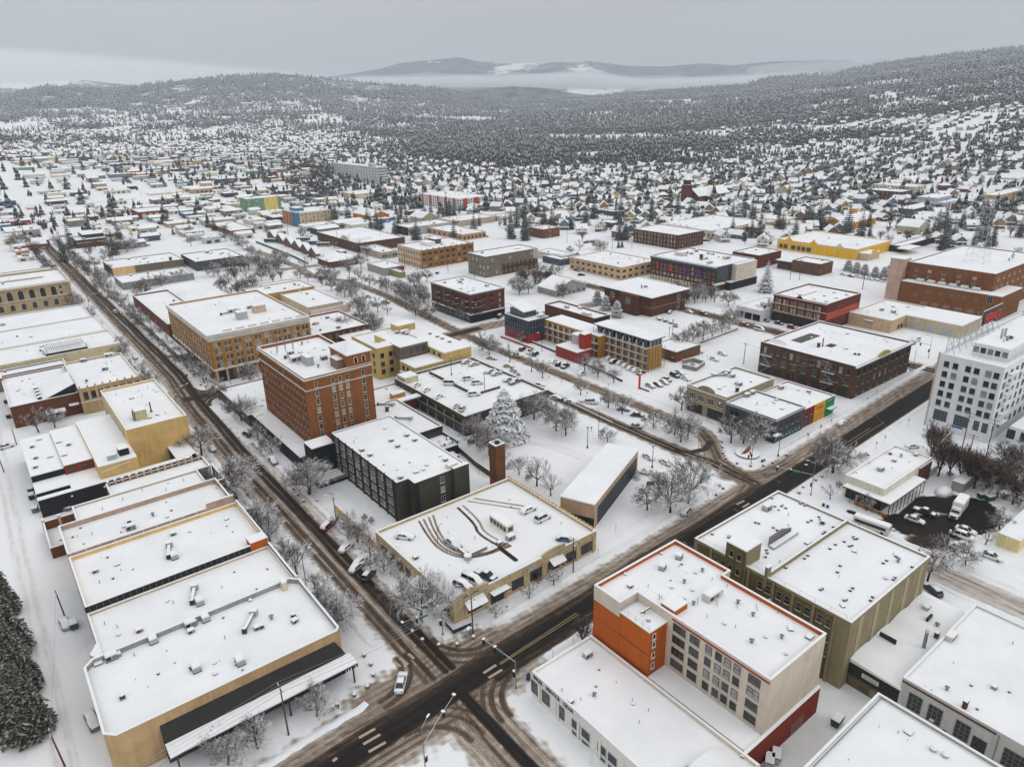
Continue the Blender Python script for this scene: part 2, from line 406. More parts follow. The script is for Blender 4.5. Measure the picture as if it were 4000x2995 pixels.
cloud('hill_mist', 'mist drifting over the shoulder of the right hill', [(2900,262,292),(3050,244,292),(3200,238,288),(3350,232,276),(3480,228,258),(3600,224,240)], 5450, 260, 8.1, .0016)

# ---- roads: snow worn to brown slush and wet asphalt along the wheel tracks
def roadmat():
    m, t, b = mkmat('road_slush'); P = tpos(t)
    d = node(t, 'ShaderNodeAttribute', attribute_name='dirt').outputs['Fac']
    n1 = tnoise(t, P, .35, 6, .7); n2 = tnoise(t, P, 2.6, 5, .75)
    sN = tmath(t, 'ADD', tmath(t, 'MULTIPLY', n1, .55), tmath(t, 'MULTIPLY', n2, .45))
    v = tmath(t, 'ADD', d, tmath(t, 'MULTIPLY', tmath(t, 'SUBTRACT', sN, .5), tmath(t, 'MULTIPLY', tmath(t, 'MULTIPLY', d, tmath(t, 'SUBTRACT', 1.22, d)), 2.1)), clamp=True)
    link(t, tramp(t, v, [(0, (.84,.84,.846)), (.10, (.79,.785,.78)), (.22, (.56,.52,.48)), (.40, (.31,.25,.20)), (.58, (.12,.085,.060)), (.78, (.034,.024,.018)), (1, (.014,.0115,.010))]), b.inputs['Base Color'])
    link(t, tramp(t, v, [(.3, (.8,.8,.8)), (.9, (.6,.6,.6))]), b.inputs['Roughness']); b.inputs['Specular IOR Level'].default_value = .12
    tbump(t, b, tmath(t, 'ADD', n2, tmath(t, 'MULTIPLY', n1, .8)), .5, .12)
    return m
ROAD = roadmat()
BANDS = []       # (points, half width, softness, value)
def band(pts, hw, soft, val): BANDS.append((np.array(pts, float), hw, soft, val))
def dirt_at(X, Y, bands):
    D = np.zeros_like(X)
    for bi, (pts, hw, soft, val) in enumerate(bands):
        best = np.full_like(X, 1e9); sd = np.zeros_like(X); al = np.zeros_like(X); acc = 0.0
        for (ax, ay), (bx, by) in zip(pts[:-1], pts[1:]):
            dx, dy = bx-ax, by-ay; L = dx*dx+dy*dy+1e-9; ln = math.sqrt(L)
            t = np.clip(((X-ax)*dx+(Y-ay)*dy)/L, 0, 1)
            dd = np.hypot(X-ax-t*dx, Y-ay-t*dy); k = dd < best
            sd = np.where(k, ((X-ax)*-dy+(Y-ay)*dx)/ln, sd); al = np.where(k, acc+t*ln, al); best = np.minimum(best, dd); acc += ln
        if hw > 1.5: best = best+.16*hw*(np.sin(X*1.1+bi)*np.sin(Y*1.37)+.7*np.sin(X*2.7+1.3*Y+bi)*np.sin(Y*2.1-.8*X))
        w = np.clip((hw+soft-best)/soft, 0, 1); w = w*w*(3-2*w)
        wob = sd+.5*np.sin(al*.06+bi)+.25*np.sin(al*.17+2.1*bi)      # wheel streaks run along the lane
        st = .5+.22*np.sin(wob*4.3+bi*1.7)+.16*np.sin(wob*9.7+bi*.6+al*.02)+.12*np.sin(wob*17.0+2*bi)
        D = np.maximum(D, val*w*(1+(st-.5)*(.75 if val < .6 else .28)))
    return D
def wiggle(pts, amp, step, seed):
    out = []; r = random.Random(seed)
    for (ax, ay), (bx, by) in zip(pts[:-1], pts[1:]):
        n = max(1, int(math.hypot(bx-ax, by-ay)/step))
        for i in range(n):
            t = i/n; out.append((ax+(bx-ax)*t+r.uniform(-amp, amp), ay+(by-ay)*t+r.uniform(-amp, amp)))
    out.append(pts[-1]); return out
def sheet(name, x0, y0, x1, y1, cell, z, bands, poly=None, zf=None, parent=None):
    nx = max(2, int((x1-x0)/cell)); ny = max(2, int((y1-y0)/cell))
    xs = np.linspace(x0, x1, nx+1); ys = np.linspace(y0, y1, ny+1)
    X, Y = np.meshgrid(xs, ys)
    D = dirt_at(X, Y, bands).ravel()
    V = np.stack([X.ravel(), Y.ravel(), np.full(X.size, z)], 1)
    i = np.arange(nx*ny); r = i//nx; c = i % nx; o = r*(nx+1)+c
    F = np.stack([o, o+1, o+nx+2, o+nx+1], 1)
    me = bpy.data.meshes.new(name); me.vertices.add(len(V)); me.vertices.foreach_set('co', V.ravel())
    me.loops.add(F.size); me.loops.foreach_set('vertex_index', F.ravel()); me.polygons.add(len(F))
    me.polygons.foreach_set('loop_start', np.arange(0, F.size, 4)); me.polygons.foreach_set('loop_total', np.full(len(F), 4))
    me.materials.append(ROAD); a = me.attributes.new('dirt', 'FLOAT', 'POINT'); a.data.foreach_set('value', D)
    me.update(); me.validate()
    return ob(name, me, parent)
def arc(cx, cy, r, a0, a1, n=10):
    return [(cx+r*math.cos(math.radians(a0+(a1-a0)*i/n)), cy+r*math.sin(math.radians(a0+(a1-a0)*i/n))) for i in range(n+1)]
SA = lambda x: 86.0+.0485*(x-20)       # centre of the cross street
# street running up-right
band([(0,SA(0)),(64,SA(64))], 6.2, 4.5, .36); band([(60,SA(60)+1.4),(150,SA(150)+1.6),(420,SA(420)+2)], 3.4, 3.0, .38)
band([(0,SA(0)+3.0),(420,SA(420)+3.4)], 2.4, 3.0, .42)
band(wiggle([(70,SA(70)-.5),(150,SA(150)-.6),(420,SA(420)-.6)], .15, 12, 1), 1.5, 1.3, 1.0)
for dy, v in ((-2.2, .92), (-1.1, 1.0), (.2, 1.0), (1.2, .86)): band(wiggle([(0,SA(0)+dy),(80,SA(80)+dy)], .12, 9, int(dy*7)+60), .5, .75, v)
band([(0,SA(0)-.5),(80,SA(80)-.5)], 2.0, 2.0, .60)
band(wiggle([(0,SA(0)+2.3),(90,SA(90)+2.3),(160,SA(160)+2)], .3, 9, 2), .7, 1.4, .74)
band([(128,SA(128)-3.0),(300,SA(300)-3.4),(420,SA(420)-3)], 1.5, 1.0, 1.0)
band([(60,SA(60)-3.6),(160,SA(160)-3.8)], .4, 1.6, .8)
band([(0,SA(0)-3.3),(60,SA(60)-3.8)], 2.2, 3.0, .48)
# street running up-left
band([(52.5,60),(52.5,262),(56,300),(55,1000)], 3.4, 2.3, .40)
for dx, hw, v, s in ((-3.2,.28,.60,3), (-1.7,.32,.70,4), (.9,.36,.80,5), (2.5,.42,.92,6)):
    band(wiggle([(52.3+dx,92),(52.6+dx,200),(54+dx,262),(56.5+dx,300),(56+dx*.9,1000)], .18, 14, s), hw, .85, v)
band([(47,180),(48.5,262),(51,330)], 2.0, 2.6, .3)
band([(58.5,150),(59,215)], 1.0, 2.4, .22)
# south leg
band(wiggle([(52.6,86),(52.8,40)], .1, 8, 8), .75, .8, .98)
band([(50.5,86),(50.2,40)], 3.4, 3.0, .38)
band(wiggle([(50.4,86),(50.0,60)], .1, 8, 9), .3, 1.0, .55)
# the crossing: turning sweeps
band([(40,90),(62,90)], 7.0, 3.5, .44)
for (cx, cy, a0, a1, rs) in ((64,101,180,275,(8.0,9.6,11.3)), (40,101,270,360,(7.6,9.4)), (64,76,90,180,(7.5,9.5,11)), (40,76,0,90,(8,10.5,12.5))):
    for r in rs: band(arc(cx, cy, r, a0, a1), .3, .8, .66 if r < 10 else .58)
# cross street further up
band([(48,271),(66,269),(190,272),(300,262)], 3.6, 3.5, .42)
for dy in (-1.6, -.2, 1.5): band(wiggle([(52,271+dy),(66,269+dy),(190,272+dy)], .2, 10, 20+int(dy*3)), .5, .9, .82)
for r in (8, 10): band(arc(66, 281, r, 180, 270), .5, .9, .7); band(arc(66, 259, r, 90, 180), .4, .9, .7)
# boulevard with its middle parking
band([(160,95),(161,112),(159.6,124),(159.5,240),(166,262),(180,270)], 2.4, 1.6, .44)
for dx in (-1.0, .9): band(wiggle([(160+dx,96),(161+dx,112),(159.6+dx,124),(159.5+dx,240),(166+dx,262)], .1, 9, 31), .4, .7, .76)
band([(160,98),(163,112),(172,121),(176.5,128),(176.8,240),(178,268),(181,300),(187,360),(188,410),(176,440),(181,480),(181,540),(178,800)], 2.5, 1.8, .42)
for dx in (-1.0, .9): band(wiggle([(161+dx,98),(164+dx,112),(172+dx,121),(176.5+dx,128),(176.8+dx,240),(178+dx,268),(181+dx,300),(187+dx,360),(188+dx,410)], .1, 9, 33), .35, .7, .62)
band([(159,124),(162,120.3),(167,118.8),(172,121)], .7, 1.0, .74)
band([(150,94),(158,97),(161,104)], 1.6, 2.6, .5); band([(158,104),(166,98),(178,97)], 1.6, 2.8, .5)
band([(155,84),(156,60),(157,20),(158,-60)], 3.0, 3.0, .24)
for dx in (-1.6, .2, 1.7): band(wiggle([(155+dx,76),(156.5+dx,50),(158+dx,-60)], .1, 8, 41), .35, .9, .34)
# east avenue and other far streets
band([(290,110),(290,420)], 3.6, 3.2, .42)
for dx in (-1.5, 1.4): band([(290+dx,100),(290+dx,420)], .7, 1.0, .8)
band([(150,480),(420,430)], 3, 3, .4)
def street(name, x0, y0, x1, y1, cell): return struct(sheet(name, x0, y0, x1, y1, cell, .006, BANDS))
street('road', 14, 64.5, 150, 101.5, .3)
street('road', 150, 76.5, 420, 112, .42)
street('road', 42.2, 101.5, 62, 262, .3)
street('road', 44, 262, 64, 420, .45)
street('road', 46, 420, 66, 800, .9)
street('road', 40, 44, 64, 64.5, .3)
street('road', 64, 262.2, 300, 280, .55)
street('road', 152, 112, 184, 262.2, .38)
street('road', 168, 280, 194, 560, .7)
street('road', 149.5, -20, 166, 76.5, .5)
street('road', 284, 112, 297, 262.2, .6)
street('road', 284, 280, 297, 420, .8)
def bank(pts, w_, h, seed, name='snow_bank'):
    r = random.Random(seed); v = []; f = []; P_ = wiggle(pts, .25, 1.3, seed); n = 5
    for i, (x, y) in enumerate(P_):
        a_ = P_[max(0, i-1)]; b_ = P_[min(len(P_)-1, i+1)]; dx, dy = b_[0]-a_[0], b_[1]-a_[1]; L = math.hypot(dx, dy)+1e-6; nx, ny = -dy/L, dx/L; hh = h*(.35+.65*r.random())*(0 if i in (0, len(P_)-1) else 1)
        for k, (u, z) in enumerate(((-1, -.05), (-.45, .7), (.1, 1.0), (.5, .6), (1, -.05))): v.append((x+nx*u*w_*(.8+.4*r.random()), y+ny*u*w_, max(-.05, z*hh*(.8+.4*r.random()))))
        if i: f += [((i-1)*n+k, i*n+k, i*n+k+1, (i-1)*n+k+1) for k in range(4)]
    me = bpy.data.meshes.new(name); me.from_pydata(v, [], f); me.materials.append(SNOWG); me.polygons.foreach_set('use_smooth', [True]*len(f)); me.update(); struct(ob(name, me))
for k, (pts, h) in enumerate((([(68,SA(68)+9.2),(148,SA(148)+8.6)], .5), ([(172,SA(172)+9),(330,SA(330)+9)], .55), ([(70,SA(70)-5.6),(150,SA(150)-6)], .4), ([(162,SA(162)-6.4),(330,SA(330)-7)], .5), ([(45.6,106),(45.4,200),(46.6,258)], .45), ([(59.6,106),(59.8,180),(61,258)], .4), ([(49,284),(49.4,420),(48,600)], .5), ([(62.2,286),(62,420),(61,600)], .5), ([(155.6,116),(155.4,180),(155.4,238)], .4), ([(181,130),(181.4,180),(181.4,250)], .4), ([(163.4,128),(163.2,180),(163.6,236)], .4), ([(172.6,130),(172.6,180),(172.8,240)], .4), ([(38,SA(38)+7.6),(14,SA(14)+7.4)], .5), ([(64,64),(60,60),(59,46)], .4), ([(45.5,46),(44.5,62)], .4), ([(150.4,72),(151.6,40),(153,0)], .4), ([(162.6,72),(163,40),(164,0)], .4))): bank(pts, .9, h, 300+k)
# faint tyre marks and footpaths in the snowy lots
FAINT = []
for k in range(3): FAINT.append((np.array([(100+k*1.7,146),(108+k*1.6,158),(118+k,163),(128,160-k*1.6),(134-k*1.5,150),(136-k*1.6,138),(141-k,124),(150,112-k)]), .18, .5, .13))
FAINT += [(np.array([(106,112),(122,118),(140,132)]), .2, .7, .09), (np.array([(104,140),(122,128),(146,126)]), .2, .6, .08), (np.array([(64,99),(90,100),(140,106)]), .5, 1.2, .10)]
for k in range(5): FAINT.append((np.array([(204+k*5,175),(207+k*5,160),(212+k*4,148),(220+k*3,130)]), .2, .6, .11))
FAINT += [(np.array([(183,215),(184,180),(184,130)]), .5, 1.0, .12), (np.array([(168,240),(167,180),(167,128)]), .8, 1.6, .12), (np.array([(-6,110),(-6,200),(-5,330)]), .4, .9, .13), (np.array([(-8.2,110),(-8,200),(-7,330)]), .4, .9, .13), (np.array([(6,203),(22,204),(36,204)]), .3, .8, .10), (np.array([(170,40),(168,10)]), .5, 1, .12)]
struct(sheet('snowy_lot', 103.2, 104, 152, 172, .4, .005, FAINT)); struct(sheet('snowy_lot', 184.2, 128, 237, 216, .5, .005, FAINT)); struct(sheet('snowy_lane', -12, 100, -1.3, 340, .5, .005, FAINT))
# ================================================================== building kit
LAND = []            # (phrase, x, y) things other labels can refer to
WINC = {}
def winmesh(w, h, kind, fr, sill, gl):
    key = (round(w, 2), round(h, 2), kind, fr.name, sill, gl.name)
    if key in WINC: return WINC[key]
    a = MB(); t = .07 if w > .7 else .06
    hw = w/2; d0, d1 = -.12, -.0
    a.box(-hw, d0, 0, -hw+t, d1, h, fr); a.box(hw-t, d0, 0, hw, d1, h, fr)
    a.box(-hw+t, d0, h-t, hw-t, d1, h, fr); a.box(-hw+t, d0, 0, hw-t, d1, t, fr)
    nx, nz = {'d': (1, 2), 'p': (2, 2), 'o': (1, 1), 's': (max(1, int(w/1.4)), 1), 'g': (3, 4), 'G': (max(3, int(w/.7)), max(3, int(h/.75))), 'v': (2, 1), 't': (3, 2)}[kind]
    for i in range(1, nx):
        x = -hw+w*i/nx; a.box(x-.04, d0+.02, t, x+.04, d1, h-t, fr)
    for i in range(1, nz):
        z = h*i/nz; a.box(-hw+t, d0+.015, z-.035, hw-t, d1, z+.035, fr)
    if sill:
        a.box(-hw-.06, -.18, -.1, hw+.06, -.001, -.003, fr); a.box(-hw-.06, -.185, 0, hw+.06, -.125, .05, SNOWC)
    p = MB(); p.box(-hw+t+.004, -.05, t+.004, hw-t-.004, -.012, h-t-.004, gl)
    r = (a.mesh('window'), p.mesh('pane')); WINC[key] = r; return r
wr = random.Random(11)
def pick(gl):
    if gl is not None and not isinstance(gl, (list, tuple)): return gl
    if gl is None: gl = (.62, .22, .16)
    u = wr.random(); return GL[0] if u < gl[0] else GL[1] if u < gl[0]+gl[1] else GL[2]
def inset(poly, t):
    n = len(poly); out = []
    for i in range(n):
        p0, p1, p2 = Vector(poly[i-1]), Vector(poly[i]), Vector(poly[(i+1) % n])
        a = (p1-p0).normalized(); b = (p2-p1).normalized()
        na, nb = Vector((-a.y, a.x)), Vector((-b.y, b.x)); s = (na+nb); k = s.dot(na)
        out.append(tuple(p1+s*(t/max(.2, k))))
    return out
UNITS = {}
def unitmesh(kind):
    if kind in UNITS: return UNITS[kind]
    a = MB()
    if kind == 'ac':
        a.box(-1,-.7,.15,1,.7,1.15,LGREY,SNOWC); a.box(-.9,-.715,.3,-.1,-.70,1.0,DARK); a.box(.1,-.715,.3,.9,-.70,1.0,GREY); a.box(-1.05,-.75,0,1.05,.75,.15,DARK); a.box(-.9,-.6,1.152,.95,.6,1.38,SNOWC)
    elif kind == 'big':
        a.box(-2.2,-1.1,.2,2.2,1.1,1.7,flat((205,200,188)),SNOWC); a.box(2.2,-.8,.3,3.1,.8,1.2,LGREY,SNOWC); a.box(-2.0,-1.12,.5,-.6,-1.1,1.4,DARK); a.box(-.3,-1.12,.5,1.2,-1.1,1.4,GREY); a.box(-2.1,-1.0,1.702,2.1,1.0,1.95,SNOWC)
    elif kind == 'fan':
        a.box(-.45,-.45,0,.45,.45,.3,GREY); a.cyl(0,0,.3,.85,.42,.36,DARK,10); a.cyl(0,0,.85,1.05,.5,.2,SNOWC,10)
    elif kind == 'dome':
        a.cyl(0,0,0,.35,.38,.42,LGREY,12); a.cyl(0,0,.35,.62,.42,.2,SNOWC,12)
    elif kind == 'pipe':
        a.cyl(0,0,0,.9,.08,.08,GREY,6,SNOWC)
    elif kind == 'mush':
        a.cyl(0,0,0,.8,.25,.3,STEEL,8); a.cyl(0,0,.8,1.2,.5,.15,STEEL,8,SNOWC)
    elif kind == 'box':
        a.box(-.6,-.5,0,.6,.5,.7,flat((150,140,125)),SNOWC); a.box(-.5,-.52,.15,.1,-.5,.55,DARK); a.box(-.6,-.5,.702,.55,.45,.85,SNOWC)
    elif kind == 'hatch':
        a.box(-.7,-.5,0,.7,.5,.35,GREY,SNOWC)
    elif kind == 'stack':
        a.cyl(0,0,0,3.2,.22,.2,RUST,8,BLACK); a.cyl(0,0,0,.3,.5,.3,RUST,8)
    elif kind == 'chim':
        a.box(-.5,-.4,0,.5,.4,1.8,wallmat((120,60,45),kind='brick'),SNOWC); a.box(-.56,-.46,1.5,.56,.46,1.7,DARK); a.box(-.5,-.4,1.802,.5,.4,1.95,SNOWC)
    elif kind == 'duct':
        a.box(-2.5,-.3,.4,2.0,.3,.9,STEEL,SNOWC); a.box(2.0,-.7,.1,3.0,.7,1.3,LGREY,SNOWC); a.box(-2.9,-.4,0,-2.4,.4,1.2,DARK,SNOWC)
    elif kind == 'small':
        a.box(-.22,-.22,0,.22,.22,.35,DARK,GREY); a.box(-.18,-.18,.35,.12,.18,.42,SNOWC)
    UNITS[kind] = a.mesh('rooftop_unit'); return UNITS[kind]
UNAME = {'ac': 'rooftop_unit', 'big': 'rooftop_unit', 'fan': 'roof_fan', 'dome': 'roof_vent', 'pipe': 'vent_pipe', 'mush': 'roof_vent', 'box': 'rooftop_unit', 'hatch': 'roof_hatch', 'stack': 'flue', 'chim': 'chimney', 'duct': 'duct', 'small': 'roof_vent'}
SPLIT = {'pilaster','fin','opening','column','shopfront','hut_window','trim','panel','red_bay','cream_panel','down_pipe','shop_window','gallery_window','penthouse_glazing','base_window','arcade','awning','balcony_rail','shop_base','banner','brick_bay','porch_post','loading_door','garage_door','plug_sign','skylight','mullion','pride_flag','fire_escape_step','fence','roof_rail','seam','louvre_screen','terrace_planter','sign_plate','black_base','canopy_fascia','pergola','trellis','mast','painted_side','window_art','vent_stack','patio_set','satellite_part','anchor_line'}
COPC = {}
class Bld:
    def __init__(s, name, label, x0, y0, x1, y1, H, wall, par=.6, cat='building', poly=None, cap=True, inner=None, capmat=None, z0=0.0, group=None, lm=None):
        s.x, s.y, s.w, s.d, s.H, s.z0 = x0, y0, x1-x0, y1-y0, H, z0
        s.wall = wall; s.par = par
        s.root = tag(ob(name, None, None, (x0, y0, z0)), label, cat, group)
        if lm: LAND.append((lm, (x0+x1)/2, (y0+y1)/2))
        s.poly = poly = poly or [(0, 0), (s.w, 0), (s.w, s.d), (0, s.d)]
        t = .32; ip = inset(poly, t); n = len(poly); a = MB(); wi = a.mi(wall); ii = a.mi(inner or wall)
        a.v = [(p[0], p[1], 0) for p in poly]+[(p[0], p[1], H) for p in poly]+[(p[0], p[1], H) for p in ip]+[(p[0], p[1], H-par) for p in ip]
        for i in range(n):
            j = (i+1) % n
            a.f += [(i, j, n+j, n+i), (n+i, n+j, 2*n+j, 2*n+i), (2*n+i, 2*n+j, 3*n+j, 3*n+i)]; a.m += [wi, wi, ii]
        ob('wall', a.mesh('wall'), s.root)
        r = MB(); r.prism(ip, H-par-.3, H-par+.02, SNOW); ob('roof', r.mesh('roof'), s.root)
        if cap:
            c = MB(); o2 = inset(poly, -.07); i2 = inset(poly, t+.05); k = c.mi(capmat or SNOWC)
            c.v = [(p[0], p[1], H+.002) for p in o2]+[(p[0], p[1], H+.13) for p in inset(poly, -.02)]+[(p[0], p[1], H+.13) for p in inset(poly, t)]+[(p[0], p[1], H+.002) for p in i2]
            for i in range(n):
                j = (i+1) % n
                for b in range(3): c.f.append((b*n+i, b*n+j, (b+1)*n+j, (b+1)*n+i)); c.m.append(k)
                c.f.append((3*n+i, 3*n+j, j, i)); c.m.append(k)
            ob('snow_cap', c.mesh('snow_cap'), s.root)
        if x0 < 340 and y0 < 340 and s.w*s.d > 120 and par > .15:
            rr = random.Random(int(x0*31+y0*17))
            for _ in range(int(min(12, s.w*s.d/75))): s.unit(rr.choice(('pipe', 'small', 'small', 'pipe', 'hatch')), rr.uniform(.08, .92)*s.w, rr.uniform(.1, .9)*s.d, rr.uniform(0, 1.6), rr.uniform(.45, .9))
    def pos(s, face, u, z):
        return {'S': ((u, 0, z), 0.0), 'W': ((0, u, z), -math.pi/2), 'E': ((s.w, u, z), math.pi/2), 'N': ((u, s.d, z), math.pi)}[face]
    def win(s, face, us, zs, w, h, kind='d', fr=None, gl=None, sill=True, pane=True, off=0.0):
        fr = fr or WHITE
        if isinstance(us, tuple):
            u0, u1, n = us; us = [u0+(u1-u0)*i/max(1, n-1) for i in range(n)]
        for z in zs:
            for u in us:
                m, p = winmesh(w, h, kind, fr, sill, pick(gl)); l, r = s.pos(face, u, z)
                if off: l = (l[0]-(off if face == 'W' else 0), l[1]-(off if face == 'S' else 0), l[2])
                o = ob('window', m, s.root, l, r)
                ob('pane', p, o)
    def part(s, name, f, *args):
        a = MB(); f(a)
        if name in SPLIT:
            for c in a.pieces(): ob(name, c.mesh(name), s.root)
            return
        return ob(name, a.mesh(name), s.root)
    def box(s, name, x0, y0, z0, x1, y1, z1, m, snow=0.0):
        a = MB(); a.box(x0, y0, z0, x1, y1, z1, m)
        if snow: a.box(x0-.04, y0-.04, z1+.003, x1+.04, y1+.04, z1+snow, SNOWC)
        return ob(name, a.mesh(name), s.root)
    def band(s, name, faces, z, h, dep, m, snow=.0):
        a = MB()
        for f in faces:
            if f == 'S': a.box(-dep if 'W' in faces else 0, -dep, z, s.w, -.001, z+h, m); 
            if f == 'W': a.box(-dep, 0, z, -.001, s.d, z+h, m)
            if snow and f == 'S': a.box(-dep, -dep-.03, z+h+.003, s.w, -.001, z+h+snow, SNOWC)
            if snow and f == 'W': a.box(-dep-.03, 0, z+h+.003, -.001, s.d, z+h+snow, SNOWC)
        return ob(name, a.mesh(name), s.root)
    def unit(s, kind, x, y, rot=0.0, sc=1.0, z=None):
        ob(UNAME[kind], unitmesh(kind), s.root, (x, y, s.H-s.par+.021 if z is None else z), rot, (sc, sc, sc))
    def ua(s, kind, r, x, y, rot=0.0, sc=1.0):
        w = at(r, x, y, s.H-s.par+s.z0); lx, ly = w[0]-s.x, w[1]-s.y
        lx = min(max(lx, .8), s.w-.8); ly = min(max(ly, .8), s.d-.8); s.unit(kind, lx, ly, rot, sc)
    def scatter(s, n, kinds=('ac', 'fan', 'pipe', 'dome', 'hatch', 'box'), seed=1):
        r = random.Random(seed)
        for i in range(n):
            s.unit(r.choice(kinds), r.uniform(.15, .85)*s.w, r.uniform(.15, .85)*s.d, r.choice((0, math.pi/2, 0, math.pi)), r.uniform(.8, 1.15))
    def gable(s, z, h, axis='x', over=.5, wall=None):
        """snowy pitched roof replacing the flat one"""
        a = MB(); w, d, o = s.w, s.d, over
        if axis == 'x':
            a.loft([[(-o,-o,z),(-o,d/2,z+h),(-o,d+o,z),(-o,d+o,z+.35),(-o,d/2,z+h+.4),(-o,-o,z+.35)], [(w+o,-o,z),(w+o,d/2,z+h),(w+o,d+o,z),(w+o,d+o,z+.35),(w+o,d/2,z+h+.4),(w+o,-o,z+.35)]], SNOW)
            g = MB(); m = wall or s.wall; g.face([(-.01,0,z),(-.01,d,z),(-.01,d/2,z+h-.05)][::-1], m); g.face([(w+.01,0,z),(w+.01,d,z),(w+.01,d/2,z+h-.05)], m)
        else:
            a.loft([[(-o,-o,z),(w/2,-o,z+h),(w+o,-o,z),(w+o,-o,z+.35),(w/2,-o,z+h+.4),(-o,-o,z+.35)][::-1], [(-o,d+o,z),(w/2,d+o,z+h),(w+o,d+o,z),(w+o,d+o,z+.35),(w/2,d+o,z+h+.4),(-o,d+o,z+.35)][::-1]], SNOW)
            g = MB(); m = wall or s.wall; g.face([(0,-.01,z),(w,-.01,z),(w/2,-.01,z+h-.05)], m); g.face([(0,d+.01,z),(w,d+.01,z),(w/2,d+.01,z+h-.05)][::-1], m)
        ob('roof_pitched', a.mesh('roof_pitched'), s.root); ob('gable', g.mesh('gable'), s.root)
    def hip(s, z, h, over=1.0, flatf=.35):
        w, d, o = s.w, s.d, over; a = MB()
        k = min(w, d)*.5*(1-flatf)
        lo = [(-o,-o,z),(w+o,-o,z),(w+o,d+o,z),(-o,d+o,z)]; l2 = [(x, y, z+.3) for x, y, _ in lo]
        hi = [(k,k,z+h),(w-k,k,z+h),(w-k,d-k,z+h),(k,d-k,z+h)]
        a.loft([lo, l2, hi], SNOW); ob('roof_hipped', a.mesh('roof_hipped'), s.root)
        e = MB(); e.box(-o+.02,-o+.02,z-.6,w+o-.02,d+o-.02,z-.003,DARK); ob('eaves', e.mesh('eaves'), s.root)
def solve(f, tgt, lo, hi):
    s = 1 if f(hi) > f(lo) else -1
    for _ in range(50):
        m = (lo+hi)/2
        if (f(m)-tgt)*s < 0: lo = m
        else: hi = m
    return (lo+hi)/2
def bp(name, label, r, nx, ny, H, L, R, wall, par=.5, dep=None, wid=None, **k):
    """building from its nearest roof corner, its left and right roof corners (frame columns) and its height"""
    x0, y0 = at(r, nx, ny, H)
    lx = L if not isinstance(L, tuple) else q(*L, 0)[0]; rx = R if not isinstance(R, tuple) else q(*R, 0)[0]
    if dep is None: dep = solve(lambda t: pj(x0, y0+t, H)[0], q(r, L, 0)[0] if not isinstance(L, tuple) else lx, .5, 400)
    if wid is None: wid = solve(lambda t: pj(x0+t, y0, H)[0], q(r, R, 0)[0] if not isinstance(R, tuple) else rx, .5, 400)
    return Bld(name, label, x0, y0, x0+wid, y0+dep, H, wall, par, **k)
def text(parent, s, size, m, loc, rot, ext=.04, name='lettering', align='CENTER', sx=1.0):
    c = bpy.data.curves.new(name, 'FONT'); c.body = s; c.size = size; c.extrude = ext; c.align_x = align; c.resolution_u = 2
    t = bpy.data.objects.new('tmp', c); COL.objects.link(t)
    dg = bpy.context.evaluated_depsgraph_get(); me = bpy.data.meshes.new_from_object(t.evaluated_get(dg))
    bpy.data.objects.remove(t); me.materials.clear(); me.materials.append(m)
    o = ob(name, me, parent, loc); o.rotation_euler = (math.pi/2, 0, rot); o.scale = (sx, 1, 1); return o

TAN = wallmat((182, 152, 112)); YEL = wallmat((218, 182, 118)); CRM = wallmat((196, 188, 164)); BRB = wallmat((148, 92, 50), kind='brick')
ORB = wallmat((140, 72, 42), kind='brick'); RDB = wallmat((104, 48, 38), kind='brick'); DKB = wallmat((84, 56, 44), kind='brick')
BLK = wallmat((34, 35, 38)); CHR = wallmat((66, 61, 52)); OLV = wallmat((142, 130, 102)); OLD = wallmat((100, 90, 58)); PNK = wallmat((196, 172, 150))
ORG = wallmat((178, 88, 26), .10); CRE = wallmat((206, 192, 176), .13); CONC = wallmat((140, 136, 128)); GRW = wallmat((150, 150, 150)); SLT = wallmat((74, 76, 82))
WHW = wallmat((218, 220, 222), .09); BEI = wallmat((190, 172, 142)); RST = wallmat((120, 56, 34), .1)
TFR = flat((120, 105, 85)); DFR = flat((60, 52, 46)); 

# ================================================================== the block left of the near street
def chamf(w, d, c): return [(c,0),(w-c*.5,0),(w,c*.5),(w,d-c),(w-c,d),(c,d),(0,d-c),(0,c)]
b = Bld('corner_store', 'long tan stucco corner store with wide snowy roof and dark metal awning', -1, 105.5, 39, 127, 9, TAN, 1.1, poly=chamf(40, 21.5, 1.6), inner=GRW, lm='tan corner store')
MET = wallmat((44, 42, 40), kind='metal')
def f(a):
    a.box(7.6, -1.6, 0, 39.3, -.01, 4.6, BLK)
    for i in range(9): a.box(8+i*3.5, -1.66, .4, 10.6+i*3.5, -1.602, 3.2, GL[0])
b.part('storefront', f)
def f(a):
    a.face([(7.6,-.02,6.9),(7.6,-2.0,4.7),(39.6,-2.0,4.7),(38.4,-.02,6.9)], MET); a.face([(7.6,-.02,6.9),(7.6,-.02,4.7),(7.6,-2,4.7)], MET)
    a.face([(38.4,-.02,6.9),(39.6,-2.0,4.7),(39.6,-.02,4.7)], MET)
    for i in range(54): x = 7.9+i*.58; a.box(x, -2.02, 4.68, x+.05, -1.98, 4.75, DARK)
b.part('metal_awning', f)
b.box('canopy', 7.6, -5.2, 4.05, 40.3, -2.02, 4.35, DARK, .25)
def f(a):
    for i in range(66): x = 7.6+i*.5; a.box(x, -5.24, 3.55, x+.3, -5.2, 4.35, BLACK)
b.part('canopy_fascia', f)
for i in range(6): b.box('post', 8.4+i*6.2, -5.0, 0, 8.65+i*6.2, -4.75, 4.05, DARK)
